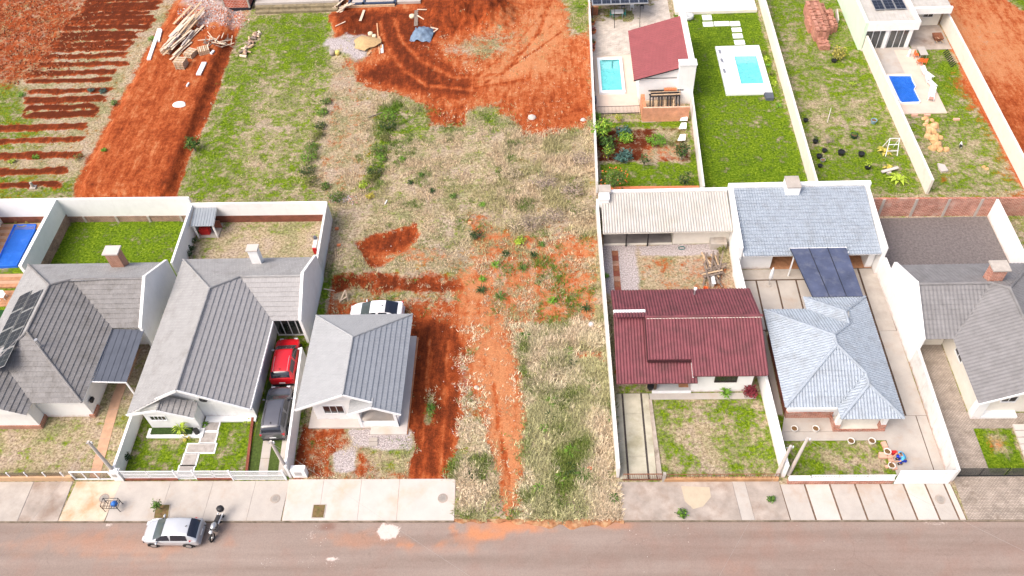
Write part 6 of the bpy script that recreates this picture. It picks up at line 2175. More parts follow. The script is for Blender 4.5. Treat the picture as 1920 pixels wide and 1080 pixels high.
for i, (px, py) in enumerate(((360, 470), (356, 480), (364, 455))):
    bush(('dark climber at the foot of the white dividing wall', 'lowest of the dark climbers on the white dividing wall', 'highest of the dark climbers on the white dividing wall')[i], at(px, py), .35, .7, 80, .13, 'dark')
bush('green weed in the gravel strip behind the maroon roof', at(1136, 520), .3, .3, 60, .13, 'bright')
bush('leafy weeds by the concrete block behind the maroon house', at(1352, 470), .5, .6, 110, .14, 'olive')
bush('round green tree standing at the edge of the red field', gat(366, 282), .85, 1.5, 420, .16, 'mid', trunk=.25, extra=('dark', .35), name='tree', cat='tree')
# vegetable garden
G_ = 'vegetable garden plants'
for px, py, r, h, n, sz, lf, ex, tr, lb in (
        (1128, 262, 1.15, 2.3, 420, .24, 'bright', ('lime', .3), .3, 'tall light-green banana-like shrub in the garden corner'),
        (1138, 276, .95, 1.3, 260, .22, 'mid', ('dark', .4), 0, 'dense green shrub below the tall corner shrub'),
        (1160, 227, .45, .9, 110, .15, 'yellow', ('lime', .4), 0, 'yellow-leaved shrub by the black garden fence'),
        (1118, 222, .5, .8, 110, .16, 'bright', None, 0, 'small green shrub behind the black garden fence'),
        (1168, 252, .85, .8, 210, .22, 'blue', ('mid', .3), 0, 'blue-green cabbage clump at the top of the bed'),
        (1175, 262, .9, .8, 230, .20, 'bright', ('lime', .3), 0, 'bright green leafy clump in the middle of the bed'),
        (1169, 300, 1.0, 1.0, 260, .24, 'blue', None, 0, 'large blue-green kale clump'),
        (1140, 300, .65, 1.5, 170, .17, 'mid', ('lime', .3), .4, 'young fruit tree with thin trunk left of the kale'),
        (1230, 270, 1.15, .95, 420, .15, 'bright', None, 0, 'rounded bright green herb mound'),
        (1207, 312, .5, 1.1, 130, .15, 'dark', ('mid', .3), .35, 'small dark citrus tree in the middle of the garden'),
        (1277, 300, .85, 1.7, 300, .17, 'dark', ('mid', .25), .35, 'dark dense citrus tree by the right wall'),
        (1283, 350, .7, 1.5, 230, .17, 'dark', ('olive', .3), .35, 'dark narrow tree at the lower right of the garden'),
        (1150, 358, 1.35, 2.2, 620, .17, 'mid', ('olive', .35), .5, 'orange tree heavy with fruit at the lower left of the garden'),
        (1258, 272, .4, .5, 80, .13, 'olive', None, 0, 'low straggly plant right of the herb mound')):
    o = bush(lb, at(px, py), r, h, n, sz, lf, 'tree' if tr else 'plant', 'tree' if tr else 'plant', G_, tr, ex)
    if 'orange tree' in lb:
        c = at(px, py)
        for _ in range(46):
            a, e = random.random() * 6.28, random.uniform(-.6, .8)
            MB().lathe((c[0] + math.cos(a) * 1.25, c[1] + math.sin(a) * 1.25 * math.cos(e), c[2] + 1.5 + math.sin(e) * 1.0), [(.01, -.055), (.05, -.03), (.05, .03), (.01, .055)], 6).build('orange', ORANGE_P, o)
# plants elsewhere
bush('yellow-green round bush in a black pot by the brick pile', at(1572, 108), .95, 1.3, 330, .18, 'yellow', extra=('olive', .4))
bush('bright lime tuft in the rough grass lot', at(1598, 160), .4, .4, 90, .12, 'lime')
rosette('pale yellow broad-leaved plant below the white frame', at(1658, 285), .8, 11, 'yellow', .4, .16)
rosette('pale leaf rosette beside the leaning board', at(1665, 316), .6, 10, 'yellow', .3, .12)
rosette('large lime banana-leaf plant near the brick wall', at(1683, 338), 1.05, 15, 'lime', .5, .18)
bush('thin bare shrub with pale flowers in the rough grass lot', at(1552, 268), .6, 1.0, 120, .08, 'mauve')
for i, (px, py) in enumerate(((1432, 100), (1436, 112), (1440, 125), (1445, 140), (1452, 158), (1460, 200))):
    rosette(('topmost', 'second', 'third', 'fourth', 'fifth', 'lowest')[i] + ' grass clump in the bed along the long lawn wall', at(px, py), .45, 16, ('olive', 'lime', 'bright')[i % 3], .35, .05, group='bed plants along the lawn wall')
for i, (px, py, lf) in enumerate(((41 * 1, 0, 'bright'),)):
    pass
for px, py, lf, r, lb in ((42, 172 + 8, 'bright', .5, 'green weed clump at the left of the ploughed rows'), (172, 173, 'blue', .45, 'blue-green plant left of a pair in the furrows'), (194, 174, 'blue', .5, 'blue-green plant right of a pair in the furrows'),
                          (215, 196, 'mid', .5, 'green plant at the furrow end near the red platform'), (285, 76, 'bright', .55, 'bright green plant beside the white plank'), (24, 305, 'lime', .45, 'lime plant in the lower furrows at left'), (70, 298, 'bright', .4, 'bright plant in the lower furrows'), (150, 298, 'olive', .6, 'olive bush at the lower furrow end'),
                          (200, 290, 'bright', .3, 'lone green sprig on the red platform')):
    bush(lb, gat(px, py), r, r * 1.0, 90, .14, lf)
# hedge-like weeds between the strips of the empty lots
HG = 'weed bushes between the strips'
ORD = ('first', 'second', 'third', 'fourth', 'fifth', 'sixth', 'seventh', 'eighth', 'ninth', 'tenth', 'eleventh', 'twelfth', 'thirteenth', 'fourteenth', 'fifteenth', 'sixteenth', 'seventeenth')
for i, (px, py, r) in enumerate(((612, 195, .5), (606, 215, .55), (600, 240, .6), (594, 258, .7), (585, 285, .8), (580, 300, .75), (578, 325, .8), (585, 345, .7), (612, 352, .5), (735, 220, .8), (730, 240, .85), (722, 262, .5), (715, 285, .8), (718, 300, .55), (705, 325, .8), (698, 338, .7), (632, 376, .75))):
    bush(ORD[i if i < 9 else i - 9] + (' weed bush from the top in the left weedy line', ' weed bush from the top in the right weedy line')[i > 8], gat(px, py), r * 1.25, r * 1.2, int(220 * r) + 60, .15, ('mid', 'bright', 'dark', 'olive')[i % 4], group=HG, extra=('olive', .3))
for px, py, r, lf, lb in ((683, 350, .55, 'lime', 'lime yellow weed clump, upper of two near the white wall corner'), (695, 370, .5, 'yellow', 'pale yellow weed clump, lower of two near the white wall corner'), (895, 445, .8, 'dark', 'dark weed clump at the left of the scrub mound'), (975, 455, .6, 'lime', 'lime shrub in front of the pale scrub mound')):
    bush(lb, gat(px, py), r, r * .9, 170, .15, lf)
for i, (px, py, r, h) in enumerate(((962, 428, 1.5, 1.4), (995, 425, 1.3, 1.2), (1035, 410, 1.3, 1.0), (1085, 405, 1.5, 1.1), (1075, 360, 1.4, .9), (1020, 345, 1.4, .8), (960, 330, 1.2, .6), (1090, 300, 1.3, .8))):
    bush(('tangled pale dry shrub forming the left of the scrub mound', 'tangled pale shrub right of the scrub mound top', 'pale dry shrub right of the scrub mound', 'dry shrub against the wall by the white chimney', 'dry shrub above the one by the white chimney', 'pale shrub in the middle of the dry scrub', 'low pale shrub at the left of the dry scrub', 'topmost dry shrub near the garden wall')[i], gat(px, py), r, h, 420, .13, ('dry', 'mauve')[i % 3 != 0], group='dry scrub shrubs', extra=('dry', .4))
GT = 'green tussocks in the empty lot'
TUS = ((1015, 460, .5), (930, 498, .6), (948, 478, .5), (980, 505, .7), (905, 525, .5), (903, 545, .7), (938, 558, .8), (1035, 565, .6), (1000, 480, .5), (985, 632, .55), (1065, 660, .6), (1075, 682, .5), (1112, 725, .85), (1035, 755, .7), (1032, 785, .7), (1145, 785, .7), (1072, 848, .8), (1065, 880, .9), (1095, 890, .8), (1050, 900, .7), (880, 895, .5), (1150, 935, .6), (1020, 805, .5), (770, 345, .4), (790, 330, .35), (755, 300, .4), (810, 360, .45), (850, 370, .5), (905, 385, .5), (1100, 580, .6), (808, 765, .5), (1010, 915, .5))
TL = {}
for lo, hi, where in ((0, 420, 'in the upper dry scrub'), (420, 610, 'in the orange-flecked scrub'), (610, 830, 'in the tall straw grass'), (830, 1000, 'close to the street')):
    for k, q in enumerate(sorted((t_ for t_ in TUS if lo <= t_[1] < hi), key=lambda t_: t_[0])):
        TL[q[:2]] = ORD[k] + ' green tussock from the left ' + where
for i, (px, py, r) in enumerate(TUS):
    rosette(TL[(px, py)], gat(px, py), r, 26, ('mid', 'bright', 'dark')[i % 3], .35, .035, group=GT, name='grass_tussock', cat='tussock')
# ================================================================== SMALL THINGS
# --- street
def manhole(label, px, py, z=.055):
    c = at(px, py, z)
    t = thing('manhole_cover', label, 'manhole cover', (c[0], c[1], z - .03))
    MB().lathe((c[0], c[1], z - .03), [(.36, 0), (.36, .03), (.30, .035)], 20).build('cover_ring', CONC_S, t)
    MB().lathe((c[0], c[1], z - .02), [(.27, 0), (.27, .028), (.25, .03)], 20).build('cover_lid', mat('grey_iron_lid', (.3, .27, .24), .2, 8, .8, .2), t)
    for k in (-1, 0, 1):
        MB().box(c[0] - .15, c[0] + .15, c[1] + k * .09 - .02, c[1] + k * .09 + .02, z + .01, z + .018).build('lid_rib', CONC_D, t)


manhole('round cover on the rust-stained pavement by the framed gate', 195, 934)
manhole('round cover on the pavement below the wide mesh gate', 516, 935)
manhole('round cover at the right end of the pale new pavement', 830, 934, .07)
manhole('round cover on the ribbed pavement below the solid white gate', 1763, 936)
for px0, py0, px1, py1, lb, z in ((288, 946, 319, 972, 'square earth tree pit behind the hatchback', .05), (584, 946, 611, 971, 'square weedy tree pit in the pale new pavement', .068)):
    a, b, c, d = at(px0 + 4, py0, z), at(px1, py0, z), at(px1 - 4, py1, z), at(px0, py1, z)
    t = thing('tree_pit', lb, 'tree pit', ((a[0] + c[0]) / 2, (a[1] + c[1]) / 2, .03))
    MB().prism([a[:2], b[:2], c[:2], d[:2]], .01, z).build('earth', mat('pit_earth', (.17, .11, .05), .4, 6, .95, .4, dirt=(.07, .10, .02), dirt_amt=.5, dscale=3), t)
    for p, q in ((a, b), (b, c), (c, d), (d, a)):
        MB().bar((p[0], p[1], z), (q[0], q[1], z), .05, .03).build('edging', CONC, t)
# rubbish stand
c = at(214, 952, .04)
t = thing('rubbish_stand', 'black metal rubbish stand with a blue bag at the kerb', 'rubbish stand', (c[0], c[1], .04))
f = MB()
x0, x1, y0, y1 = c[0] - .55, c[0] + .55, c[1] - .3, c[1] + .3
for x in (x0, x1):
    for y in (y0, y1):
        f.bar((x, y, .035), (x, y, .95), .035)
for z in (.55, .95):
    f.bar((x0, y0, z), (x1, y0, z), .03).bar((x0, y1, z), (x1, y1, z), .03).bar((x0, y0, z), (x0, y1, z), .03).bar((x1, y0, z), (x1, y1, z), .03)
f.build('frame', BLACK, t)
for i in range(6):
    x = x0 + (x1 - x0) * (i + .5) / 6
    MB().bar((x, y0, .55), (x, y1, .55), .025).build('slat', BLACK, t)
bg = MB().lathe((c[0] + .28, c[1], .56), [(.05, 0), (.22, .04), (.25, .18), (.15, .3), (.04, .38)], 10)
single('rubbish_bag', bg, BLUE_P, 'blue rubbish bag in the black stand', 'bag', smooth=True)
# loose bits of cement and stone on the road and lots
def scatter(name, label, spots, mats_, rmin, rmax, n):
    mb = MB()
    for px, py, r in spots:
        c = at(px, py)
        for _ in range(n):
            a, d = random.random() * 6.28, r * math.sqrt(random.random())
            x, y = c[0] + d * math.cos(a), c[1] + d * math.sin(a)
            s = random.uniform(rmin, rmax)
            z = hgt(x, y) if y > -3.1 else -.14
            k = random.random() * 6.28
            pts = [(x + s * math.cos(k + q * 2.1) * random.uniform(.6, 1.2), y + s * math.sin(k + q * 2.1) * random.uniform(.6, 1.2)) for q in range(3)]
            v = [(p[0], p[1], z - .01) for p in pts] + [(x + (p[0] - x) * .6, y + (p[1] - y) * .6, z + s * random.uniform(.4, .9)) for p in pts]
            mb.add(v, [(3, 4, 5), (0, 1, 4, 3), (1, 2, 5, 4), (2, 0, 3, 5)], random.randrange(len(mats_)))
    o = mb.build(name, mats_)
    return tag(o, label, 'rubble', kind='stuff')


RUB = [mat('white_rubble', (.62, .58, .55), .1, 5, .9, .1), mat('pink_rubble', (.5, .3, .24), .15, 5, .9, .1), CONC]
scatter('rubble', 'white and pink rubble bits along the red drive', [(862, 690, .7), (868, 725, .8), (872, 745, .9), (880, 760, .8), (874, 785, .6), (858, 805, .6)], RUB, .03, .10, 26)
scatter('road_debris', 'scattered cement crumbs on the asphalt', [(590, 1003, 1.0), (575, 1050, .6), (500, 1053, .4), (622, 1048, .5), (730, 995, .9), (1500, 1040, 3.0), (1230, 1010, 2.5)], [RUB[0], CONC], .02, .05, 22)
scatter('rubble', 'brick rubble spread beside the unfinished brick corner', [(370, 25, 2.2), (400, 22, 2.4), (430, 28, 2.4), (360, 40, 1.8), (395, 45, 2.2), (440, 42, 1.8)], [RUB[1], TERRA, RUB[0], BRICK], .06, .17, 150)
scatter('rubble', 'stones and litter strewn over the dry middle lots', [(640, 300, 2.5), (650, 270, 3), (660, 330, 2.5), (630, 360, 2), (720, 540, 3), (760, 560, 2.5), (660, 455, 2), (745, 470, 1.8), (850, 935, 1.6), (900, 330, 8), (800, 690, 4), (620, 870, 3), (720, 850, 3), (1000, 200, 6), (930, 760, 3)], RUB + [WOOD_P], .03, .08, 14)
scatter('rubble', 'broken tiles heaped outside the white wall corner', [(628, 372, .7), (645, 374, .6), (660, 376, .6)], [RUB[0], RUB[1], CONC_D], .06, .18, 40)
scatter('crop_stubble', 'clods and stubble on the ploughed field', [(60, 60, 8), (40, 110, 6), (120, 90, 6), (100, 30, 8), (20, 30, 6)], [mat('red_clod', (.22, .055, .02), .3, 4, .95, .3), mat('dry_clod', (.33, .16, .08), .3, 4, .95, .3)], .06, .2, 260)
# --- L3 props
for i, (px, py) in enumerate(((700, 825), (700, 833))):
    c = at(px, py)
    single('stepping_slab', MB().box(c[0] - .33, c[0] + .33, c[1] - .16, c[1] + .16, .0, .07), CONC, ('upper', 'lower')[i] + ' grey stepping slab before the small house porch', 'slab')
c = gat(645, 562)
t = thing('sawhorse', 'pale board trestle leaning on the red bank', 'trestle', c)
V_ = Vector
b = V_(c)
for p, q in (((-.35, -.3, 0), (.25, .25, .95)), ((.35, -.1, 0), (.25, .25, .95)), ((-.1, .6, 0), (.25, .25, .95)), ((-.3, -.25, .15), (.35, -.05, .45))):
    MB().bar(b + V_(p), b + V_(q), .14, .04).build('board', WOOD_P, t)
c = gat(618, 545)
single('board', MB().bar((c[0] - .5, c[1] + .15, c[2] + .04), (c[0] + .5, c[1] - .15, c[2] + .1), .1, .03), WOOD_P, 'pale board lying at the foot of the white side wall', 'board')
for i, (px, py, m_) in enumerate(((881, 420, WOOD_O), (605, 408, TERRA), (1105, 880, ORANGE_P), (637, 465, TERRA), (632, 430, TERRA))):
    c = gat(px, py)
    single('brick', MB().box(c[0] - .16, c[0] + .16, c[1] - .1, c[1] + .1, c[2], c[2] + .2), m_, ('orange crate-like block at the edge of the scrub', 'reddish block against the white side wall top', 'orange block in the green tussocks near the street', 'reddish block beside the dug pit', 'reddish block by the white wall')[i], 'block')
c = gat(1108, 612)
single('ball', MB().lathe((c[0], c[1], c[2]), [(.05, 0), (.2, .08), (.24, .22), (.2, .36), (.05, .44)], 12), mat('faded_ball', (.55, .5, .5), .1, 4, .5, 0), 'faded red and white ball in the dry grass', 'ball', smooth=True)
# --- garden shelter behind house 2
t = thing('garden_shelter', 'small grey-roofed shelter in the corner of the tan back yard', 'shelter', (-12.7, 25.6, 0))
rf = MB().vprism([(-13.75, 26.7, 1.9), (-11.65, 26.7, 1.9), (-11.45, 24.5, 1.75), (-13.55, 24.5, 1.75)], (0, 0, .05)).build('roof', GREY_SHEET, t)
for i in range(9):
    x = -13.65 + i * .26
    MB().bar((x, 26.68, 1.97), (x + .2, 24.52, 1.82), .04, .03).build('rib', GREY_SHEET, rf)
for x in (-13.4, -11.6):
    MB().box(x - .07, x + .07, 24.65, 24.8, 0, 1.75).build('post', WHITE, t)
MB().box(-13.6, -11.5, 25.9, 26.0, 0, 1.0).build('back_panel', BRICK_DK, t)
MB().box(-13.5, -11.55, 24.7, 26.5, 0, .1).build('floor', CONC, t)
single('barbecue', MB().box(-13.3, -12.4, 25.0, 25.5, .1, .75), RED_P, 'red cabinet under the small grey shelter', 'cabinet')
c = at(594, 467)
t = thing('garden_tools', 'small cluttered rack against the yard wall', 'rack', (c[0], c[1], 0))
MB().box(c[0] - .15, c[0] + .15, c[1] - .5, c[1] + .6, 0, .8).build('rack_body', METALW, t)
MB().box(c[0] - .16, c[0] + .16, c[1] - .6, c[1] - .4, 0, .7).build('red_box', RED_P, t)
MB().box(c[0] - .16, c[0] + .1, c[1] + .4, c[1] + .65, .8, 1.1).build('dark_box', SLATE, t)
# bicycles under the glazed canopy
def bicycle(label, x, y, rz):
    t = thing('bicycle', label, 'bicycle', (x, y, .02), rz, 'bicycles behind the garage glass')
    for wx in (-.5, .5):
        pts = [(wx + .32 * math.cos(a), 0, .34 + .32 * math.sin(a)) for a in np.linspace(0, 2 * math.pi, 17)]
        MB().tube(pts, .022, 6).build('wheel', TYRE, t, local=True)
    MB().tube([(-.5, 0, .34), (-.1, 0, .34), (.35, 0, .75), (-.2, 0, .75), (-.1, 0, .34)], .02, 6).tube([(.5, 0, .34), (.33, 0, .95)], .02, 6).build('frame', BLACK, t, local=True)
    MB().tube([(.33, -.25, .98), (.33, .25, .98)], .02, 6).build('handlebar', TRIM, t, local=True)
    MB().box(-.32, -.1, -.07, .07, .82, .88).build('saddle', BLACK, t, local=True)


bicycle('black bicycle behind the garage glass, left of two', -2.35, 13.9, .3)
bicycle('black bicycle behind the garage glass, right of two', -1.6, 13.8, -.4)
single('black_bin', MB().box(-3.35, -2.9, 13.5, 13.9, .03, .7), BLACK, 'black bin behind the left garage pane', 'bin')
# --- backyard of maroon house
WG = 'planks of the tangled wood pile'
c0 = at(1336, 512)
for i in range(34):
    a = math.radians(random.choice((75, 82, 90, 95, 100, 108, 20)) + random.uniform(-10, 10))
    L = random.uniform(1.4, 2.9)
    p = V_((c0[0] + random.uniform(-.75, .75), c0[1] + random.uniform(-.9, 1.1), .06 + .025 * i))
    d = V_((math.cos(a), math.sin(a), random.uniform(-.10, .10))) * L / 2
    single('plank', MB().bar(p - d, p + d, random.uniform(.08, .16), .04), [WOOD_G, WOOD_G, WOOD, WOOD_G][i % 4], 'weathered plank in the tangled wood pile behind the maroon house', 'plank', WG)
c = at(1336, 535)
single('board', MB().box(c[0] - .16, c[0] + .16, c[1] - .3, c[1] + .7, .5, .56).box(c[0] - .1, c[0] + .1, c[1] - .2, c[1] + .2, .0, .5), METALW, 'white board at the front of the tangled wood pile', 'board')
c = at(1322, 545)
single('bucket', MB().lathe((c[0], c[1], 0), [(.14, 0), (.19, .38), (.2, .4), (.16, .38), (.12, .1)], 12), ORANGE_P, 'orange bucket at the foot of the wood pile', 'bucket')
c = at(1345, 462)
t = thing('concrete_tank', 'pale concrete tank block at the shed corner', 'tank', (c[0], c[1], 0))
MB().box(c[0] - .7, c[0] + .7, c[1] - .4, c[1] + .5, 0, .75).build('tank_body', CONC_L, t)
MB().box(c[0] - .4, c[0] + .4, c[1] - .2, c[1] + .3, .75, .82).build('tank_lid', CONC, t)
c = at(1278, 466)
hs = [(c[0] + .3 * math.cos(a * .9), c[1] + .2 * math.sin(a * .9), .03 + .004 * a) for a in range(22)]
single('garden_hose', MB().tube(hs, .022, 5), mat('teal_hose', (.02, .12, .12), .2, 4, .5, 0), 'dark coiled hose in front of the cream shed', 'hose')
for px, py, lb in ((1219, 722, 'black round pot at the porch corner of the maroon house'), (1208, 513, None)):
    if lb:
        c = at(px, py + 8)
        t = thing('pot', lb, 'pot', (c[0], c[1], .04))
        MB().lathe((c[0], c[1], .04), [(.16, 0), (.26, .25), (.27, .42), (.2, .44)], 14).build('pot_body', BLACK, t)
        MB().lathe((c[0], c[1], .4), [(.2, 0), (.19, .03), (.05, .05)], 12).build('soil', mat('potting_soil', (.06, .04, .03), .4, 8, .95, .4), t)
# --- blue house yard
c = at(1441, 535)
t = thing('parasol', 'closed white parasol standing in the concrete patio', 'parasol', (c[0], c[1], .045))
MB().tube([(c[0], c[1], .1), (c[0], c[1], 2.2)], .025, 8).build('pole', STEEL, t)
MB().lathe((c[0], c[1], .8), [(.05, 0), (.17, .2), (.15, .8), (.08, 1.3), (.02, 1.5)], 10).build('folded_canopy', METALW, t, smooth=True)
MB().lathe((c[0], c[1], .045), [(.25, 0), (.25, .06), (.06, .08)], 14).build('base', CONC, t)


def pot(label, px, py, r, h, m_, group=None, soil=True, plant=None, z=.02):
    c = at(px, py, z)
    t = thing('pot', label, 'pot', (c[0], c[1], z), group=group)
    MB().lathe((c[0], c[1], z), [(r * .65, 0), (r, h * .8), (r * 1.05, h), (r * .88, h), (r * .8, h * .75)], 16).build('pot_body', m_, t, smooth=False)
    if soil:
        MB().lathe((c[0], c[1], z + h * .78), [(r * .82, 0), (r * .8, .02), (.02, .03)], 14).build('soil', mat('brown_pot_soil', (.16, .09, .04), .4, 8, .95, .4), t)
    if plant:
        mb = MB()
        leaves(mb, (c[0], c[1], z + h + plant[1] * .5), plant[0], plant[0], plant[1] * .5, plant[2], .12, 0, .1)
        mb.build('foliage', LF[plant[3]], t)
    return t


PW = mat('white_pot', (.72, .70, .66), .05, 5, .6, 0)
for i, (px, py) in enumerate(((1488, 807), (1528, 807), (1594, 830), (1633, 830), (1662, 850), (1670, 876))):
    pot(('white pot nearest the left wall of the potted lawn', 'white pot second from the left wall along the house path', 'white pot left of the pair below the porch', 'white pot right of the pair below the porch', 'white pot by the fallen salmon bricks', 'white pot lowest by the slatted fence')[i], px, py, .25, .32, PW, 'white pots round the lawn')
SB = mat('salmon_block', (.62, .36, .27), .1, 3, .85, .1)
eb = thing('edging', 'salmon brick edging between the potted lawn and the drive', 'edging', (43.7, 2, 0))
for i in range(5):
    a, b2_ = at(1655 + i * 4.6, 830 + i * 10.5), at(1655 + (i + 1) * 4.6, 830 + (i + 1) * 10.5)
    MB().bar((a[0], a[1], .09), (b2_[0], b2_[1] + .03, .09), .34, .18).build('brick', SB, eb)
for i, (p, q) in enumerate((((1647, 852), (1664, 854)), ((1647, 858), (1662, 858)), ((1660, 877), (1672, 874)))):
    a, b2_ = at(*p), at(*q)
    single('block', MB().bar((a[0], a[1], .1), (b2_[0], b2_[1], .1), .22, .16), SB, ('upper salmon block lying on the potted lawn', 'middle salmon block lying on the potted lawn', 'lower salmon block near the slatted fence')[i], 'block')
# --- pool terrace things (top)
t = thing('table', 'small white table on the pale patio at the top', 'table', at(1157, 32, .03))
c = at(1157, 32)
MB().box(c[0] - .7, c[0] + .7, c[1] - .4, c[1] + .4, .7, .75).build('tabletop', METALW, t)
for a in (-.6, .6):
    for b in (-.33, .33):
        MB().bar((c[0] + a, c[1] + b, .03), (c[0] + a, c[1] + b, .7), .05).build('leg', STEEL, t)


def chair(label, px, py, m_, rz=0, group=None, z=.03):
    c = at(px, py, z)
    t = thing('chair', label, 'chair', (c[0], c[1], z), rz, group)
    MB().box(-.22, .22, -.22, .22, .4, .44).build('seat', m_, t, local=True)
    MB().box(-.22, .22, .18, .22, .44, .88).build('backrest', m_, t, local=True)
    for a in (-.19, .19):
        for b in (-.19, .19):
            MB().bar((a, b, 0), (a, b, .4), .035).build('leg', m_, t, local=True)
    return t


TEAL = mat('teal_plastic', (.03, .3, .26), .1, 4, .5, 0)
chair('teal chair left of the small white patio table', 1147, 32, TEAL, 1.57)
chair('teal chair right of the small white patio table', 1169, 31, TEAL, -1.57)
chair('white chair under the veranda edge', 1185, 18, METALW)
chair('black chair under the veranda edge', 1203, 15, BLACK)
chair('dark chair left under the veranda edge', 1168, 16, SLATE)
c = at(1112, 25)
t = thing('cupboard', 'rust-brown cupboard at the patio wall', 'cupboard', (c[0], c[1], .03))
MB().box(c[0] - .55, c[0] + .55, c[1] - .5, c[1] + .5, .03, 1.1).build('cupboard_body', RUST, t)
MB().box(c[0] - .6, c[0] + .6, c[1] - .55, c[1] + .55, 1.1, 1.16).build('cupboard_top', DECK, t)
for i, (px, py, lf) in enumerate(((1111, 46, 'yellow'), (1113, 62, 'red'), (1112, 85, 'olive'), (1111, 95, 'red'))):
    pot(('first terracotta planter from the veranda along the wall', 'second terracotta planter from the veranda along the wall', 'third terracotta planter from the veranda along the wall', 'brown planter nearest the small aqua pool')[i], px, py, .3, .4, TERRA, 'planters along the pool wall', True, (.35, .5, 60, lf), .03)
c = at(1114, 193)
single('bin', MB().box(c[0] - .22, c[0] + .22, c[1] - .3, c[1] + .3, .03, .7), SLATE, 'dark slate bin on the pool terrace corner', 'bin')
# black garden fence
t = thing('fence', 'low black bar fence between the pool terrace and vegetable garden', 'fence', (26.3, 41.3, 0))
f = MB()
x = 24.35
while x < 28.6:
    f.bar((x, 41.35, 0), (x, 41.35, 1.0), .022)
    x += .14
f.bar((24.3, 41.35, 1.0), (28.65, 41.35, 1.0), .04).bar((24.3, 41.35, .1), (28.65, 41.35, .1), .04)
f.build('bars', BLACK, t)
single('brick_wall', MB().box(28.85, 33.5, 39.95, 40.15, 0, 1.75), mat_brick('orange_brick', (.60, .24, .12), (.54, .20, .09), (.66, .42, .30), .24, .08), 'orange brick wall above the vegetable garden', 'wall')
single('brick_wall', MB().box(28.8, 29.2, 40.2, 42.6, 0, 1.5), MATS['orange_brick'], 'orange brick pier beside the dark timber stack', 'wall')
tag(MB().box(29.25, 33.5, 40.2, 43.4, 0, .03).build('yard_floor', mat('sandy_yard', (.52, .38, .25), .15, 2, .9, .2)), kind='structure')
# dark timber stack under bricks
TS = 'dark timbers stacked by the pool house'
for i in range(11):
    x = 29.75 + i * .3
    single('timber', MB().bar((x, 41.3, .08), (x + .03, 42.6, 1.5), .12, .14), [WOOD_DK, WOOD_DK, WOOD][i % 3], 'dark upright timber in the stack by the pool house wall', 'timber', TS)
for i in range(7):
    y = 42.0 + i * .16
    single('timber', MB().bar((29.6 + random.random() * .3, y, 1.62 + .04 * (i % 2)), (33.1 - random.random() * .6, y + .06, 1.62 + .04 * (i % 2)), .12, .1), [WOOD_DK, WOOD, WOOD_DK][i % 3], 'dark level timber on top of the stack by the pool house wall', 'timber', TS)
for i in range(9):
    single('brick', MB().box(31.2 + i * .22, 31.4 + i * .22, 42.75, 43.1, 1.7, 1.86), TERRA, 'orange brick in the row on top of the timber stack', 'brick', 'bricks on the timber stack')
for i, (px, py) in enumerate(((1281, 228), (1279, 243), (1277, 265))):
    c = at(px, py)
    mb = MB().vprism([(c[0] - .4, c[1] - .2, .25), (c[0] + .35, c[1] - .3, .35), (c[0] + .4, c[1] + .3, .6), (c[0] - .1, c[1] + .4, .5)], (0, 0, .05)).bar((c[0], c[1], 0), (c[0], c[1], .35), .05)
    single('sheet', mb, METALW, ('top white sheet leaning at the garden wall', 'middle white sheet leaning at the garden wall', 'small white sheet above the dark citrus tree')[i], 'sheet')
# stepping stones of the long lawn
sp = thing('stepping_stones', 'white square stepping stones leading to the long lawn pool', 'stepping stones', (39, 55, 0))
for x0, y0, x1, y1 in ((1317, 28, 1334, 39), (1318, 41, 1337, 51), (1339, 40, 1367, 50), (1369, 40, 1387, 50), (1372, 52, 1390, 61), (1374, 63, 1392, 73), (1377, 75, 1396, 85)):
    a, b = at(x0, y1), at(x1, y0)
    MB().box(a[0] + .06, b[0] - .06, a[1] + .05, b[1] - .05, 0, .07).build('stone_slab', METALW, sp)
# --- brick pile lot
bpile = at(1536, 60)
for k, (px, py, w, l, h, rows) in enumerate(((1528, 50, 1.5, 5.8, 1.35, 1), (1518, 52, .8, 2.2, .9, 1), (1545, 40, .8, 5.2, .6, 1), (1556, 45, .8, 3.4, .9, 1), (1540, 85, .9, 1.9, .55, 1))):
    c = at(px, py)
    t = thing('brick_pile', ('long tall stack in the salmon brick pile', 'small stack on the left of the salmon brick pile', 'low middle stack in the salmon brick pile', 'right-hand stack of the salmon brick pile with a white slab', 'low front stack of the salmon brick pile')[k], 'brick pile', (c[0], c[1], 0), group='salmon brick stacks')
    nb = 0
    mb = MB()
    z = 0
    while z < h:
        y = -l / 2
        while y < l / 2 - .05:
            x = -w / 2
            while x < w / 2 - .05:
                if not (z > h - .25 and random.random() < .3):
                    j = random.uniform(-.02, .02)
                    mb.box(c[0] + x + j, c[0] + x + .36 + j, c[1] + y + j, c[1] + y + .19 + j, z, z + .185, nb % 2)
                nb += 1
                x += .38
            y += .21
        z += .19
    o = mb.build('bricks', [mat('salmon_loose_brick', (.46, .22, .16), .25, 3, .9, .2), mat('dull_loose_brick', (.34, .16, .11), .3, 3, .9, .2)], t)
    o['kind'] = 'stuff'
c = at(1567, 38)
single('slab', MB().bar((c[0], c[1] - .8, .3), (c[0] + .1, c[1] + .8, .7), .12, .6), CONC_W, 'white slab leaning on the salmon brick pile', 'slab')
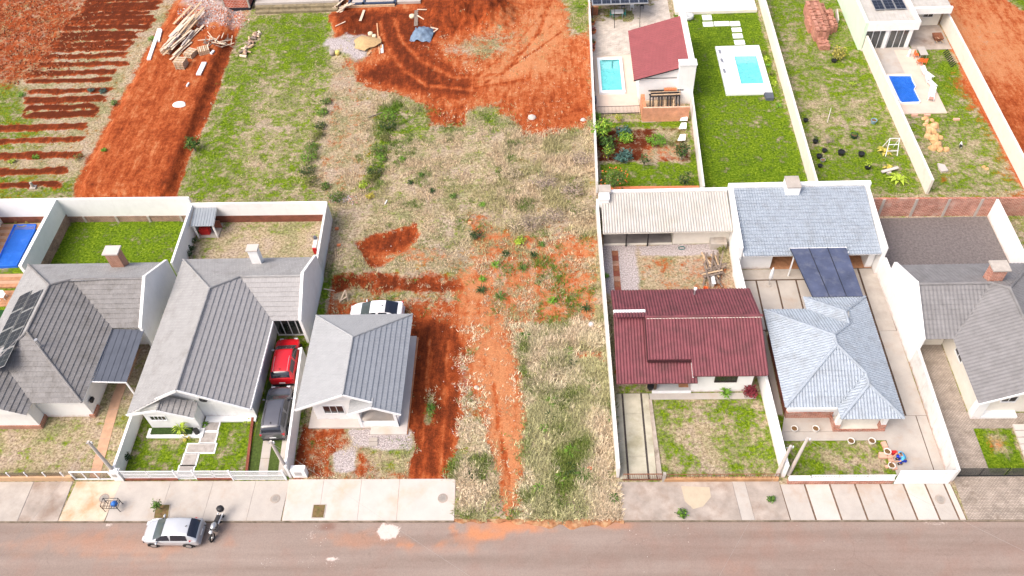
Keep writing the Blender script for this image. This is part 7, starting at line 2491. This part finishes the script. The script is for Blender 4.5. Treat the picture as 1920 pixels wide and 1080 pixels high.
for i, (px, py, r, h, m_, pl) in enumerate(((1510, 228, .28, .35, BLACK, None), (1600, 258, .42, .5, mat('dark_green_pot', (.02, .05, .03), .2, 4, .6, 0), (.3, .25, 50, 'mid')), (1576, 290, .38, .5, BLACK, None), (1614, 292, .36, .4, BLACK, None), (1545, 285, .28, .35, BLACK, None), (1535, 296, .32, .4, BLACK, None), (1542, 303, .28, .3, STEEL, None), (1537, 313, .26, .3, BLACK, None), (1626, 316, .35, .4, BLACK, (.45, .5, 70, 'lime')), (1637, 231, .35, .5, mat('pale_blue_drum', (.2, .32, .4), .1, 4, .5, 0), None), (1563, 116, .35, .3, BLACK, None), (1528, 268, .3, .4, BLACK, (.3, .5, 60, 'dark')))):
    pot(('small black pot alone by the long pale wall', 'big dark green tub with leafy plant', 'black pot with pale rim in bare earth', 'black pot right of the pale-rimmed pot', 'upper black pot of the cluster by the long wall', 'second black pot of the cluster by the long wall', 'grey pot in the cluster by the long wall', 'lowest black pot of the cluster by the long wall', 'black pot with lime plant near the leaning board', 'pale blue drum near the terrace wall', 'black pot under the yellow-green bush', 'dark pot with bushy plant by the long wall')[i], px, py, r * .85, h * .85, m_, 'pots in the rough grass lot', m_ is not BLACK, pl)
c = at(1668, 285)
t = thing('ladder_frame', 'white metal ladder frame standing by the terrace wall', 'frame', (c[0], c[1], 0))
f = MB()
for x in (-.55, .55):
    f.bar((c[0] + x, c[1] - .6, 0), (c[0] + x * .8, c[1], 1.7), .06)
    f.bar((c[0] + x, c[1] + .7, 0), (c[0] + x * .8, c[1], 1.7), .06)
f.build('side_rails', METALW, t)
for z, y in ((.5, -.42), (1.1, -.2), (1.7, 0)):
    MB().bar((c[0] - .5, c[1] + y, z), (c[0] + .5, c[1] + y, z), .05).build('rung', METALW, t)
a, b = at(1652, 326), at(1682, 319)
single('board', MB().bar((a[0], a[1], .25), (b[0], b[1], .35), .3, .08).box(a[0] + .5, a[0] + .9, a[1] - .1, a[1] + .3, 0, .2), CONC_W, 'pale board resting on a brick in the rough grass lot', 'board')
a, b = at(1551, 230), at(1556, 210)
single('stake', MB().bar((a[0], a[1], 0), (b[0], b[1], .5), .07), CONC_W, 'pale leaning stake in the rough grass lot', 'stake')
# --- rock terrace lot
def rock(label, px, py, rx, ry, h, m_, group='ochre boulders below the blue pool', rot=0, z=0.0):
    c = at(px, py)
    rr = random.Random(int(px * 31 + py))
    mb = MB()
    n, k = 10, 5
    vs_, fs = [], []
    for j in range(k + 1):
        phi = math.pi * .5 * j / k
        for i in range(n):
            a = 2 * math.pi * i / n
            q = rr.uniform(.82, 1.12)
            x, y = rx * math.cos(a) * math.cos(phi * .96) * q, ry * math.sin(a) * math.cos(phi * .96) * q
            vs_.append((c[0] + x * math.cos(rot) - y * math.sin(rot), c[1] + x * math.sin(rot) + y * math.cos(rot), z + h * math.sin(phi) * rr.uniform(.9, 1.08) - .02))
    for j in range(k):
        for i in range(n):
            fs.append((j * n + i, j * n + (i + 1) % n, (j + 1) * n + (i + 1) % n, (j + 1) * n + i))
    fs.append(tuple(k * n + i for i in range(n)))
    mb.add(vs_, fs)
    single('rock', mb, m_, label, 'rock', group)


OCH = mat('ochre_rock', (.56, .33, .15), .2, 3, .9, .35, dirt=(.62, .46, .30), dirt_amt=.4)
RK = [(1734, 223, .38, .22, .3), (1738, 228, .36, .2, .3), (1747, 226, .25, .2, .25), (1735, 234, .3, .18, .25), (1740, 238, .32, .2, .28), (1751, 238, .42, .5, .55), (1741, 248, .3, .5, .45), (1745, 246, .3, .55, .5), (1739, 256, .32, .35, .4), (1752, 250, .22, .2, .25), (1756, 256, .3, .3, .35), (1750, 262, .62, .5, .55), (1748, 279, .4, .35, .4), (1757, 272, .5, .4, .45), (1762, 281, .38, .3, .38), (1774, 281, .32, .32, .35), (1763, 259, .3, .28, .3)]
for i, (px, py, rx, ry, h) in enumerate(RK):
    rock(ORD[i] + ' ochre boulder from the terrace in the winding heap', px, py, rx, ry, h, OCH, rot=i)
rock('ochre stone left of the pair on the dry grass at right', 1844, 313, .18, .16, .2, OCH, None)
rock('ochre stone right of the pair on the dry grass at right', 1850, 317, .22, .16, .2, OCH, None)
rock('white boulder in the red churned soil at the top right of the track', 997, 221, .45, .35, .4, CONC_W, None)
rock('white stone in the red soil by the pale wall', 1093, 225, .28, .22, .25, CONC_W, None)
rock('pale stone in the scrub by the drive', 893, 727, .2, .2, .2, CONC_W, None)
pp = [at(x, y) for x, y in ((1757, 308), (1770, 311), (1777, 322), (1765, 324), (1759, 318))]
single('slab', MB().prism([p[:2] for p in pp], 0, .18), CONC_W, 'broken white slab lying on the dry grass', 'slab')
c = at(1725, 108)
t = thing('table', 'grey-topped table between orange chairs on the pool terrace', 'table', (c[0], c[1], .12))
MB().box(c[0] - .4, c[0] + .4, c[1] - .75, c[1] + .75, .82, .87).build('tabletop', CONC_L, t)
for a in (-.33, .33):
    for b in (-.65, .65):
        MB().bar((c[0] + a, c[1] + b, .12), (c[0] + a, c[1] + b, .82), .05).build('leg', STEEL, t)
for i, (px, py) in enumerate(((1716, 108), (1722, 120), (1731, 121))):
    chair(('orange chair left of the grey-topped table', 'orange chair at the lower left of the grey-topped table', 'orange chair at the lower right of the grey-topped table')[i], px, py, ORANGE_P, (1.57, 3.14, 3.14)[i], 'orange chairs', .12)
for i, (px, py, rz) in enumerate(((1736, 142, .5), (1743, 158, .3), (1745, 182, -.35))):
    c = at(px, py, .12)
    t = thing('lounger', ('upper white folding lounger beside the blue pool', 'middle white folding lounger beside the blue pool', 'lower white folding lounger with pink cushion')[i], 'lounger', (c[0], c[1], .12), rz, 'white loungers')
    f = MB()
    for x in (-.28, .28):
        f.bar((x, -.85, .3), (x, .25, .3), .04).bar((x, .25, .3), (x, .8, .75), .04)
        for y in (-.7, .15):
            f.bar((x, y, 0), (x, y, .3), .035)
    f.build('frame', METALW, t, local=True)
    for k in range(7):
        y = -.8 + k * .15
        MB().box(-.27, .27, y, y + .09, .32, .335).build('slat', METALW, t, local=True)
    MB().vprism([(-.26, .28, .35), (.26, .28, .35), (.26, .78, .75), (-.26, .78, .75)], (0, .02, .02)).build('backrest', METALW, t, local=True)
    if i == 2:
        MB().box(-.2, .2, -.85, -.5, .34, .42).build('cushion', mat('pink_cushion', (.6, .25, .2), .2, 5, .9, 0), t, local=True)
c = at(1755, 78)
t = thing('wheelbarrow', 'rusty red wheelbarrow tub by the white wing', 'wheelbarrow', (c[0], c[1], .05))
MB().add([(c[0] - .3, c[1] - .4, .3), (c[0] + .3, c[1] - .4, .3), (c[0] + .35, c[1] + .4, .3), (c[0] - .35, c[1] + .4, .3), (c[0] - .45, c[1] - .6, .75), (c[0] + .45, c[1] - .6, .75), (c[0] + .5, c[1] + .6, .75), (c[0] - .5, c[1] + .6, .75)], [(0, 3, 2, 1), (0, 1, 5, 4), (1, 2, 6, 5), (2, 3, 7, 6), (3, 0, 4, 7)]).build('tub', RUST, t)
MB().tube([(c[0] - .06, c[1] + .65, .25), (c[0] + .06, c[1] + .65, .25)], .2, 14).build('wheel', TYRE, t)
for s in (-1, 1):
    MB().bar((c[0] + s * .1, c[1] + .65, .25), (c[0] + s * .35, c[1] - 1.0, .55), .05).build('handle', WOOD, t)
    MB().bar((c[0] + s * .3, c[1] - .5, .05), (c[0] + s * .28, c[1] - .4, .4), .04).build('leg', STEEL, t)
t = thing('slat_bench', 'row of dark upright slats along the right terrace wall', 'slats', at(1780, 112))
for i in range(9):
    c = at(1772 + i * 1.9, 100 + i * 3.2)
    MB().bar((c[0] - .25, c[1], .0), (c[0] + .15, c[1], .5), .1, .06).build('slat', WOOD_DK, t)
c = at(1703, 105, .12)
single('ornament', MB().lathe((c[0], c[1], .12), [(.18, 0), (.2, .05), (.06, .15), (.16, .45), (.1, .75), (.04, .9)], 10), METALW, 'white garden ornament on the terrace by the glass doors', 'ornament', smooth=True)
for i, (px, py) in enumerate(((1660, 163), (1674, 196))):
    c = at(px, py, .12)
    single('pool_filter', MB().box(c[0] - .2, c[0] + .2, c[1] - .25, c[1] + .25, .12, .55).tube([(c[0], c[1], .55), (c[0], c[1], .75)], .08, 8), mat('pool_blue_plastic', (.15, .4, .6), .1, 4, .5, 0), ('upper blue pump box on the left of the blue pool', 'lower blue pump box at the left of the blue pool')[i], 'pump')
for i, (px, py) in enumerate(((1714, 214), (1738, 214), (1793, 222))):
    c = at(px, py + 3)
    single('brick', MB().box(c[0] - .3, c[0] + .3, c[1] - .12, c[1] + .12, 0, .16), SB, ('salmon brick under the left of the terrace edge', 'salmon brick under the middle of the terrace edge', 'salmon brick on the grass right of the terrace')[i], 'brick')
# --- building site things
PALW = [WOOD_P, WOOD]


def pallet(label, px, py, n, rz, z0=None):
    c = gat(px, py)
    t = thing('pallet_stack', label, 'pallets', c, rz)
    for k in range(n):
        z = k * .15
        for i in range(6):
            x = -.6 + i * .22
            MB().box(x, x + .13, -.55, .55, z + .11, z + .13).build('deck_board', PALW[(i + k) % 2], t, local=True)
        for y in (-.52, 0, .46):
            MB().box(-.6, .63, y, y + .08, z, z + .11).build('bearer', WOOD, t, local=True)
    return t


pallet('stack of pallets nearest the platform front', 345, 132, 6, 1.45)
pallet('stack of pallets left of the lumber heap', 318, 104, 4, 1.4)
pallet('stack of pallets right of the lumber heap', 362, 112, 4, 1.2)
pallet('pallet stack among the loose branches', 386, 106, 4, .4)
LG = 'boards of the long lumber heap'
for i in range(46):
    f = random.random()
    px, py = 335 + 28 * f + random.uniform(-16, 16), 108 - 62 * f + random.uniform(-8, 8)
    c = gat(px, py)
    L = random.uniform(2.2, 4.2)
    a = math.radians(72 + random.uniform(-9, 9))
    d = V_((math.cos(a), math.sin(a), random.uniform(-.04, .06))) * L / 2
    p = V_(c) + V_((0, 0, .08 + .02 * i))
    single('board', MB().bar(p - d, p + d, random.uniform(.16, .32), .05), [WOOD_P, WOOD, CONC_W, WOOD_P][i % 4], 'pale board in the long lumber heap on the red platform', 'board', LG)
BG = 'loose sticks of the branch heap'
for i in range(26):
    px, py = random.uniform(388, 440), random.uniform(78, 98)
    c = V_(gat(px, py)) + V_((0, 0, .1 + .015 * i))
    a = random.random() * math.pi
    d = V_((math.cos(a), math.sin(a), random.uniform(-.15, .15))) * random.uniform(.5, 1.1)
    single('stick', MB().bar(c - d, c + d, random.uniform(.06, .12), .05), [WOOD_G, WOOD_P][i % 2], 'loose stick in the branch heap on the red platform', 'stick', BG)
for i in range(22):
    f = i / 21
    c = V_(gat(455 + 28 * f + random.uniform(-6, 6), 102 - 38 * f + random.uniform(-6, 6)))
    a = random.random() * 3.1
    d = V_((math.cos(a), math.sin(a), 0)) * random.uniform(.2, .5)
    single('log', MB().tube([c - d + V_((0, 0, .15)), c + d + V_((0, 0, .15 + .05 * (i % 4)))], random.uniform(.1, .18), 8), [WOOD_P, WOOD, WOOD_G, BRICK_OLD][i % 4], 'cut log in the firewood row on the grass', 'log', 'firewood logs')
for i, (p, q, w, lb) in enumerate((((283, 121), (303, 63), .42, 'long white beam on the left edge of the red platform'), ((302, 88), (307, 66), .2, 'short white beam beside the long white beam'), ((376, 150), (387, 127), .55, 'white sheet panel lying on the red platform'), ((354, 171), (358, 165), .15, 'tiny white offcut on the red platform'), ((399, 110), (404, 104), .28, 'short pale offcut right of the pallets'))):
    a, b = V_(gat(*p)), V_(gat(*q))
    z = max(a.z, b.z) + .1
    a.z = b.z = z
    single('beam', MB().bar(a, b, w, .16), METALW, lb, 'beam')
pud = [gat(328 + 12 * (1 + math.cos(a) * (.9 + .12 * math.sin(3 * a))), 204 + 5.5 * math.sin(a), .0) for a in np.linspace(0, 6.28, 15)[:-1]]
zm = max(p[2] for p in pud) + .03
single('lime_heap', MB().prism([p[:2] for p in pud], zm - .15, zm).lathe((gat(339, 204)[0], gat(339, 204)[1], zm), [(.7, 0), (.5, .08), (.2, .12)], 12, sy=.8), mat('white_lime', (.74, .73, .72), .05, 4, .9, .2), 'white lime patch on the red platform', 'lime')
# tarp
tc = gat(793, 66)
t = thing('tarpaulin', 'crumpled blue-grey tarpaulin over boards at the site', 'tarpaulin', tc)
tv, tf = [], []
nn = 13
for i in range(nn):
    for j in range(nn):
        u, v = i / (nn - 1) * 2 - 1, j / (nn - 1) * 2 - 1
        x, y = u * 1.25 + v * .25, v * 1.35 - u * .2
        zz = .75 * max(0, 1 - (u * u + v * v) * .75) + .16 * math.sin(u * 7 + v * 3) * math.cos(v * 6) + .05
        tv.append((tc[0] + x, tc[1] + y, tc[2] + max(.02, zz)))
for i in range(nn - 1):
    for j in range(nn - 1):
        a = i * nn + j
        tf.append((a, a + nn, a + nn + 1, a + 1))
MB().add(tv, tf).build('sheet', mat('blue_grey_tarp', (.14, .20, .28), .25, 2.5, .5, .1), t, smooth=True)
SG = None
for i, (p, q, w, m_, lb) in enumerate((((676, 42), (683, 20), .3, WOOD_P, 'wide pale plank leading up to the foundation'), ((707, 45), (712, 103), .14, WOOD_O, 'long orange plank beside the sand heap'), ((690, 104), (710, 78), .25, WOOD_O, 'orange plank crossing the sand heap'), ((711, 70), (716, 92), .25, WOOD_O, 'short orange plank at the end of the sand heap'), ((716, 85), (717, 101), .3, METALW, 'white short board at the end of the sand heap'), ((630, 55), (650, 50), .12, WOOD_P, 'thin pale batten on the dark red soil'), ((780, 50), (781, 22), .45, WOOD_G, 'grey plank stood along the foundation edge'), ((783, 20), (801, 27), .15, WOOD_P, 'upper pale batten right of the foundation'), ((783, 32), (795, 40), .15, WOOD_P, 'lower pale batten right of the foundation'), ((806, 66), (821, 58), .14, WOOD_P, 'pale batten right of the tarpaulin'), ((808, 54), (822, 58), .14, WOOD_P, 'upper pale batten right of the tarpaulin'), ((690, 222), (717, 212), .09, WOOD_G, 'long fallen pole on the debris strip'), ((722, 385), (726, 377), .08, METALW, 'white stake in the dry grass above the pit'))):
    a, b = V_(gat(*p)), V_(gat(*q))
    a.z += .08 + .02 * (i % 3)
    b.z += .08 + .02 * (i % 3)
    single('plank', MB().bar(a, b, w, .05), m_, lb, 'plank')
for i, (px, py, s, m_) in enumerate(((636, 12, .9, WOOD_P), (648, 20, 1.0, WOOD_P), (640, 2, 1.0, WOOD_G))):
    c = V_(gat(px, py))
    mb = MB()
    for k in range(7):
        a = .9 + random.uniform(-.4, .5)
        d = V_((math.cos(a), math.sin(a), random.uniform(-.1, .1))) * s
        mb.bar(c - d + V_((k * .12 - .4, 0, .1 + .08 * k)), c + d + V_((k * .12 - .4, 0, .1 + .08 * k)), .2, .04)
    single('board_heap', mb, m_, ('left heap of pale boards at the site edge', 'front heap of pale boards at the site edge', 'back heap of grey boards at the site edge')[i], 'boards')
for i, (px, py, r, h, m_) in enumerate(((624, 103, .35, .5, CONC_S), (634, 104, .28, .45, mat('yellow_tub', (.6, .5, .15), .1, 4, .6, 0)), (695, 66, .3, .35, mat('cream_bag', (.66, .58, .40), .1, 4, .8, 0)), (702, 70, .28, .3, MATS['cream_bag']), (773, 33, .35, .35, MATS['cream_bag']))):
    c = gat(px, py)
    single('drum' if i < 2 else 'cement_bag', MB().lathe(c, [(r * .9, 0), (r, h * .5), (r * .9, h), (r * .4, h * 1.03)], 12), m_, ('brown concrete drum at the gravel heap', 'yellow tub beside the concrete drum', 'left cream bag above the sand heap', 'right cream bag above the sand heap', 'cream bag by the foundation corner')[i], 'drum' if i == 0 else ('tub' if i == 1 else 'bag'), smooth=True)
sand = gat(688, 86)
mb = MB()
vs_, fs = [], []
for j in range(6):
    for i in range(16):
        a = 2 * math.pi * i / 16
        r = 1.35 * (1 - j / 6.5) * (1 + .16 * math.sin(3 * a + 1) + .1 * math.sin(7 * a + 2 * j))
        vs_.append((sand[0] + r * math.cos(a) * 1.15, sand[1] + r * math.sin(a), sand[2] - .1 + .085 * j + random.uniform(-.03, .03)))
for j in range(5):
    for i in range(16):
        fs.append((j * 16 + i, j * 16 + (i + 1) % 16, (j + 1) * 16 + (i + 1) % 16, (j + 1) * 16 + i))
fs.append(tuple(80 + i for i in range(16)))
mb.add(vs_, fs)
single('sand_heap', mb, mat('yellow_sand', (.47, .32, .16), .15, 5, .95, .5), 'yellow sand heap at the building site', 'sand', smooth=True)
c = gat(63, 352)
t = thing('marker_post', 'small whitish stone marker on the lower furrows', 'marker', c)
MB().box(c[0] - .3, c[0] + .3, c[1] - .25, c[1] + .25, c[2] - .02, c[2] + .12).build('base', CONC_L, t)
MB().tube([(c[0], c[1], c[2] + .1), (c[0], c[1], c[2] + .7)], [.16, .12], 10).build('shaft', CONC_L, t)

# ================================================================== GRASS BLADES
def blades(name, label, n, area, hmul, keep, cols, wid=.03, per=5, seed=1):
    r = np.random.default_rng(seed)
    x = r.uniform(area[0], area[1], n)
    y = r.uniform(area[2], area[3], n)
    i = np.clip(((y - GY0) / GS).round().astype(int), 0, HGT.shape[0] - 1)
    j = np.clip(((x - GX0) / GS).round().astype(int), 0, HGT.shape[1] - 1)
    clump = fbm(x, y, .9, 55, 3)
    prob = CH['vd'][i, j] * np.clip(1.15 - CH['soil'][i, j], 0, 1) * np.clip(.35 + (clump - .42) * 3.2, .06, 1)
    ok = (r.random(n) < prob) & keep(x, y)
    x, y, i, j, clump = x[ok], y[ok], i[ok], j[ok], clump[ok]
    h = CH['vh'][i, j] * hmul * r.uniform(.55, 1.35, len(x)) * (.7 + clump * .6)
    g = CH['green'][i, j] + (fbm(x, y, .7, 91, 3) - .5) * 1.8 + r.normal(0, .12, len(x))
    z = HGT[i, j] - .02
    m = len(x) * per
    X, Y, Z, H, Gn = (np.repeat(a, per) for a in (x, y, z, h, g))
    X = X + r.normal(0, 1, m) * (.05 + H * .18)
    Y = Y + r.normal(0, 1, m) * (.05 + H * .18)
    a = r.uniform(0, 6.283, m)
    lean = r.uniform(.25, 1.15, m)
    w = wid * r.uniform(.6, 1.4, m) * (.6 + H)
    dx, dy = np.cos(a), np.sin(a)
    v = np.empty((m, 3, 3), np.float32)
    v[:, 0] = np.stack([X - dy * w, Y + dx * w, Z], -1)
    v[:, 1] = np.stack([X + dy * w, Y - dx * w, Z], -1)
    v[:, 2] = np.stack([X + dx * H * lean, Y + dy * H * lean, Z + H * (1.15 - lean * .5)], -1)
    me = bpy.data.meshes.new(name)
    me.vertices.add(m * 3)
    me.vertices.foreach_set('co', v.reshape(-1))
    me.loops.add(m * 3)
    me.loops.foreach_set('vertex_index', np.arange(m * 3, dtype=np.int32))
    me.polygons.add(m)
    me.polygons.foreach_set('loop_start', np.arange(0, m * 3, 3, dtype=np.int32))
    dry, grn = np.array(cols[0]), np.array(cols[1])
    f = np.clip((Gn - .3) / .4, 0, 1)[:, None]
    bright = r.uniform(.45, 1.5, (m, 1))
    hu = fbm(X, Y, .3, 17, 3)[:, None]
    dcol = dry * np.where(hu > .56, np.array([[1.0, .95, .98]]), np.where(hu < .46, np.array([[.72, .78, .62]]), 1.0))
    c = (dcol * (1 - f) + grn * f) * bright
    col = np.ones((m, 3, 4), np.float32)
    col[:, :, :3] = c[:, None, :]
    at_ = me.color_attributes.new('tint', 'FLOAT_COLOR', 'POINT')
    at_.data.foreach_set('color', col.reshape(-1))
    me.update(calc_edges=True)
    if 'grass_blade' not in MATS:
        mt, nt, b = nodes_for('grass_blade')
        vc = N(nt, 'ShaderNodeVertexColor', layer_name='tint')
        nt.links.new(vc.outputs[0], b.inputs['Base Color'])
        b.inputs['Roughness'].default_value = .8
        b.inputs['Specular IOR Level'].default_value = .15
        MATS['grass_blade'] = mt
    me.materials.append(MATS['grass_blade'])
    o = bpy.data.objects.new(name, me)
    COL.objects.link(o)
    return tag(o, label, 'grass', kind='stuff')


def built(x, y):
    """true where open ground may carry grass"""
    ok = np.ones(x.shape, bool)
    for x0, x1, y0, y1 in ((-26.6, -16.3, 4.3, 19), (-16.7, -13.6, 12, 19), (-12.3, -3.4, 3.4, 19.4), (-3.8, -.6, -.2, 19.4), (.5, 8.4, 3.6, 13), (24, 35.2, 6.4, 15), (24, 27.2, -.3, 7), (23.7, 35.4, 22.7, 27.2),
                           (35.4, 47.6, 5.0, 27.2), (43.6, 47.5, -1, 20), (47, 50.2, 0, 17.4), (50, 58.3, 3.8, 17.4), (47.5, 58.5, 17, 25.7), (24.2, 28.8, 41.3, 66), (28.6, 34.2, 39.8, 66), (37.8, 42.8, 43.8, 52.6), (34, 43.7, 59.2, 70),
                           (54.2, 59.4, 40, 51.3), (53.2, 63.4, 50.9, 75), (-20.5, -6, 62, 76), (-36, -26.8, 16, 27.3), (-64, -26.8, 3, 27.3), (-8.8, -6.2, .1, 5.1), (-16, -14.4, 0, 12), (-64, 12.4, -3.3, -.02), (24, 86, -3.3, .1), (40, 43.8, 2.9, 5)):
        ok &= ~((x > x0) & (x < x1) & (y > y0) & (y < y1))
    return ok


DRYC, GRNC = (.52, .43, .28), (.10, .175, .02)
lotf = lambda x, y: built(x, y) & (x > -1) & (x < 24) & (y > -3.1) & (y < 62)
blades('dry_grass', 'long dry grass blades over the empty middle lots', 130000, (-1, 24, -3.1, 62), 1.0, lotf, (DRYC, GRNC), .034, 4, 5)
blades('dry_grass', 'tall straw grass beside the maroon house lot', 34000, (11, 24, -3.1, 14), 1.15, lambda x, y: lotf(x, y) & ((x > 16) | (x < 14.5)), ((.64, .56, .39), (.17, .21, .05)), .038, 5, 6)
blades('field_grass', 'short mixed grass on the field left of the site', 70000, (-62, 1, 27.6, 66), 1.0, lambda x, y: built(x, y) & ((y > 27.6) & (x < 1)), (DRYC, (.135, .20, .025)), .03, 4, 7)
blades('lawn_grass', 'lawn grass blades in the fenced yards', 90000, (-26.5, 63, -.1, 62), 1.0, lambda x, y: built(x, y) & ((x < -1) | (x > 24.2)) & ~((x < -1) & (y > 26.6)), (DRYC, (.10, .19, .012)), .022, 4, 8)
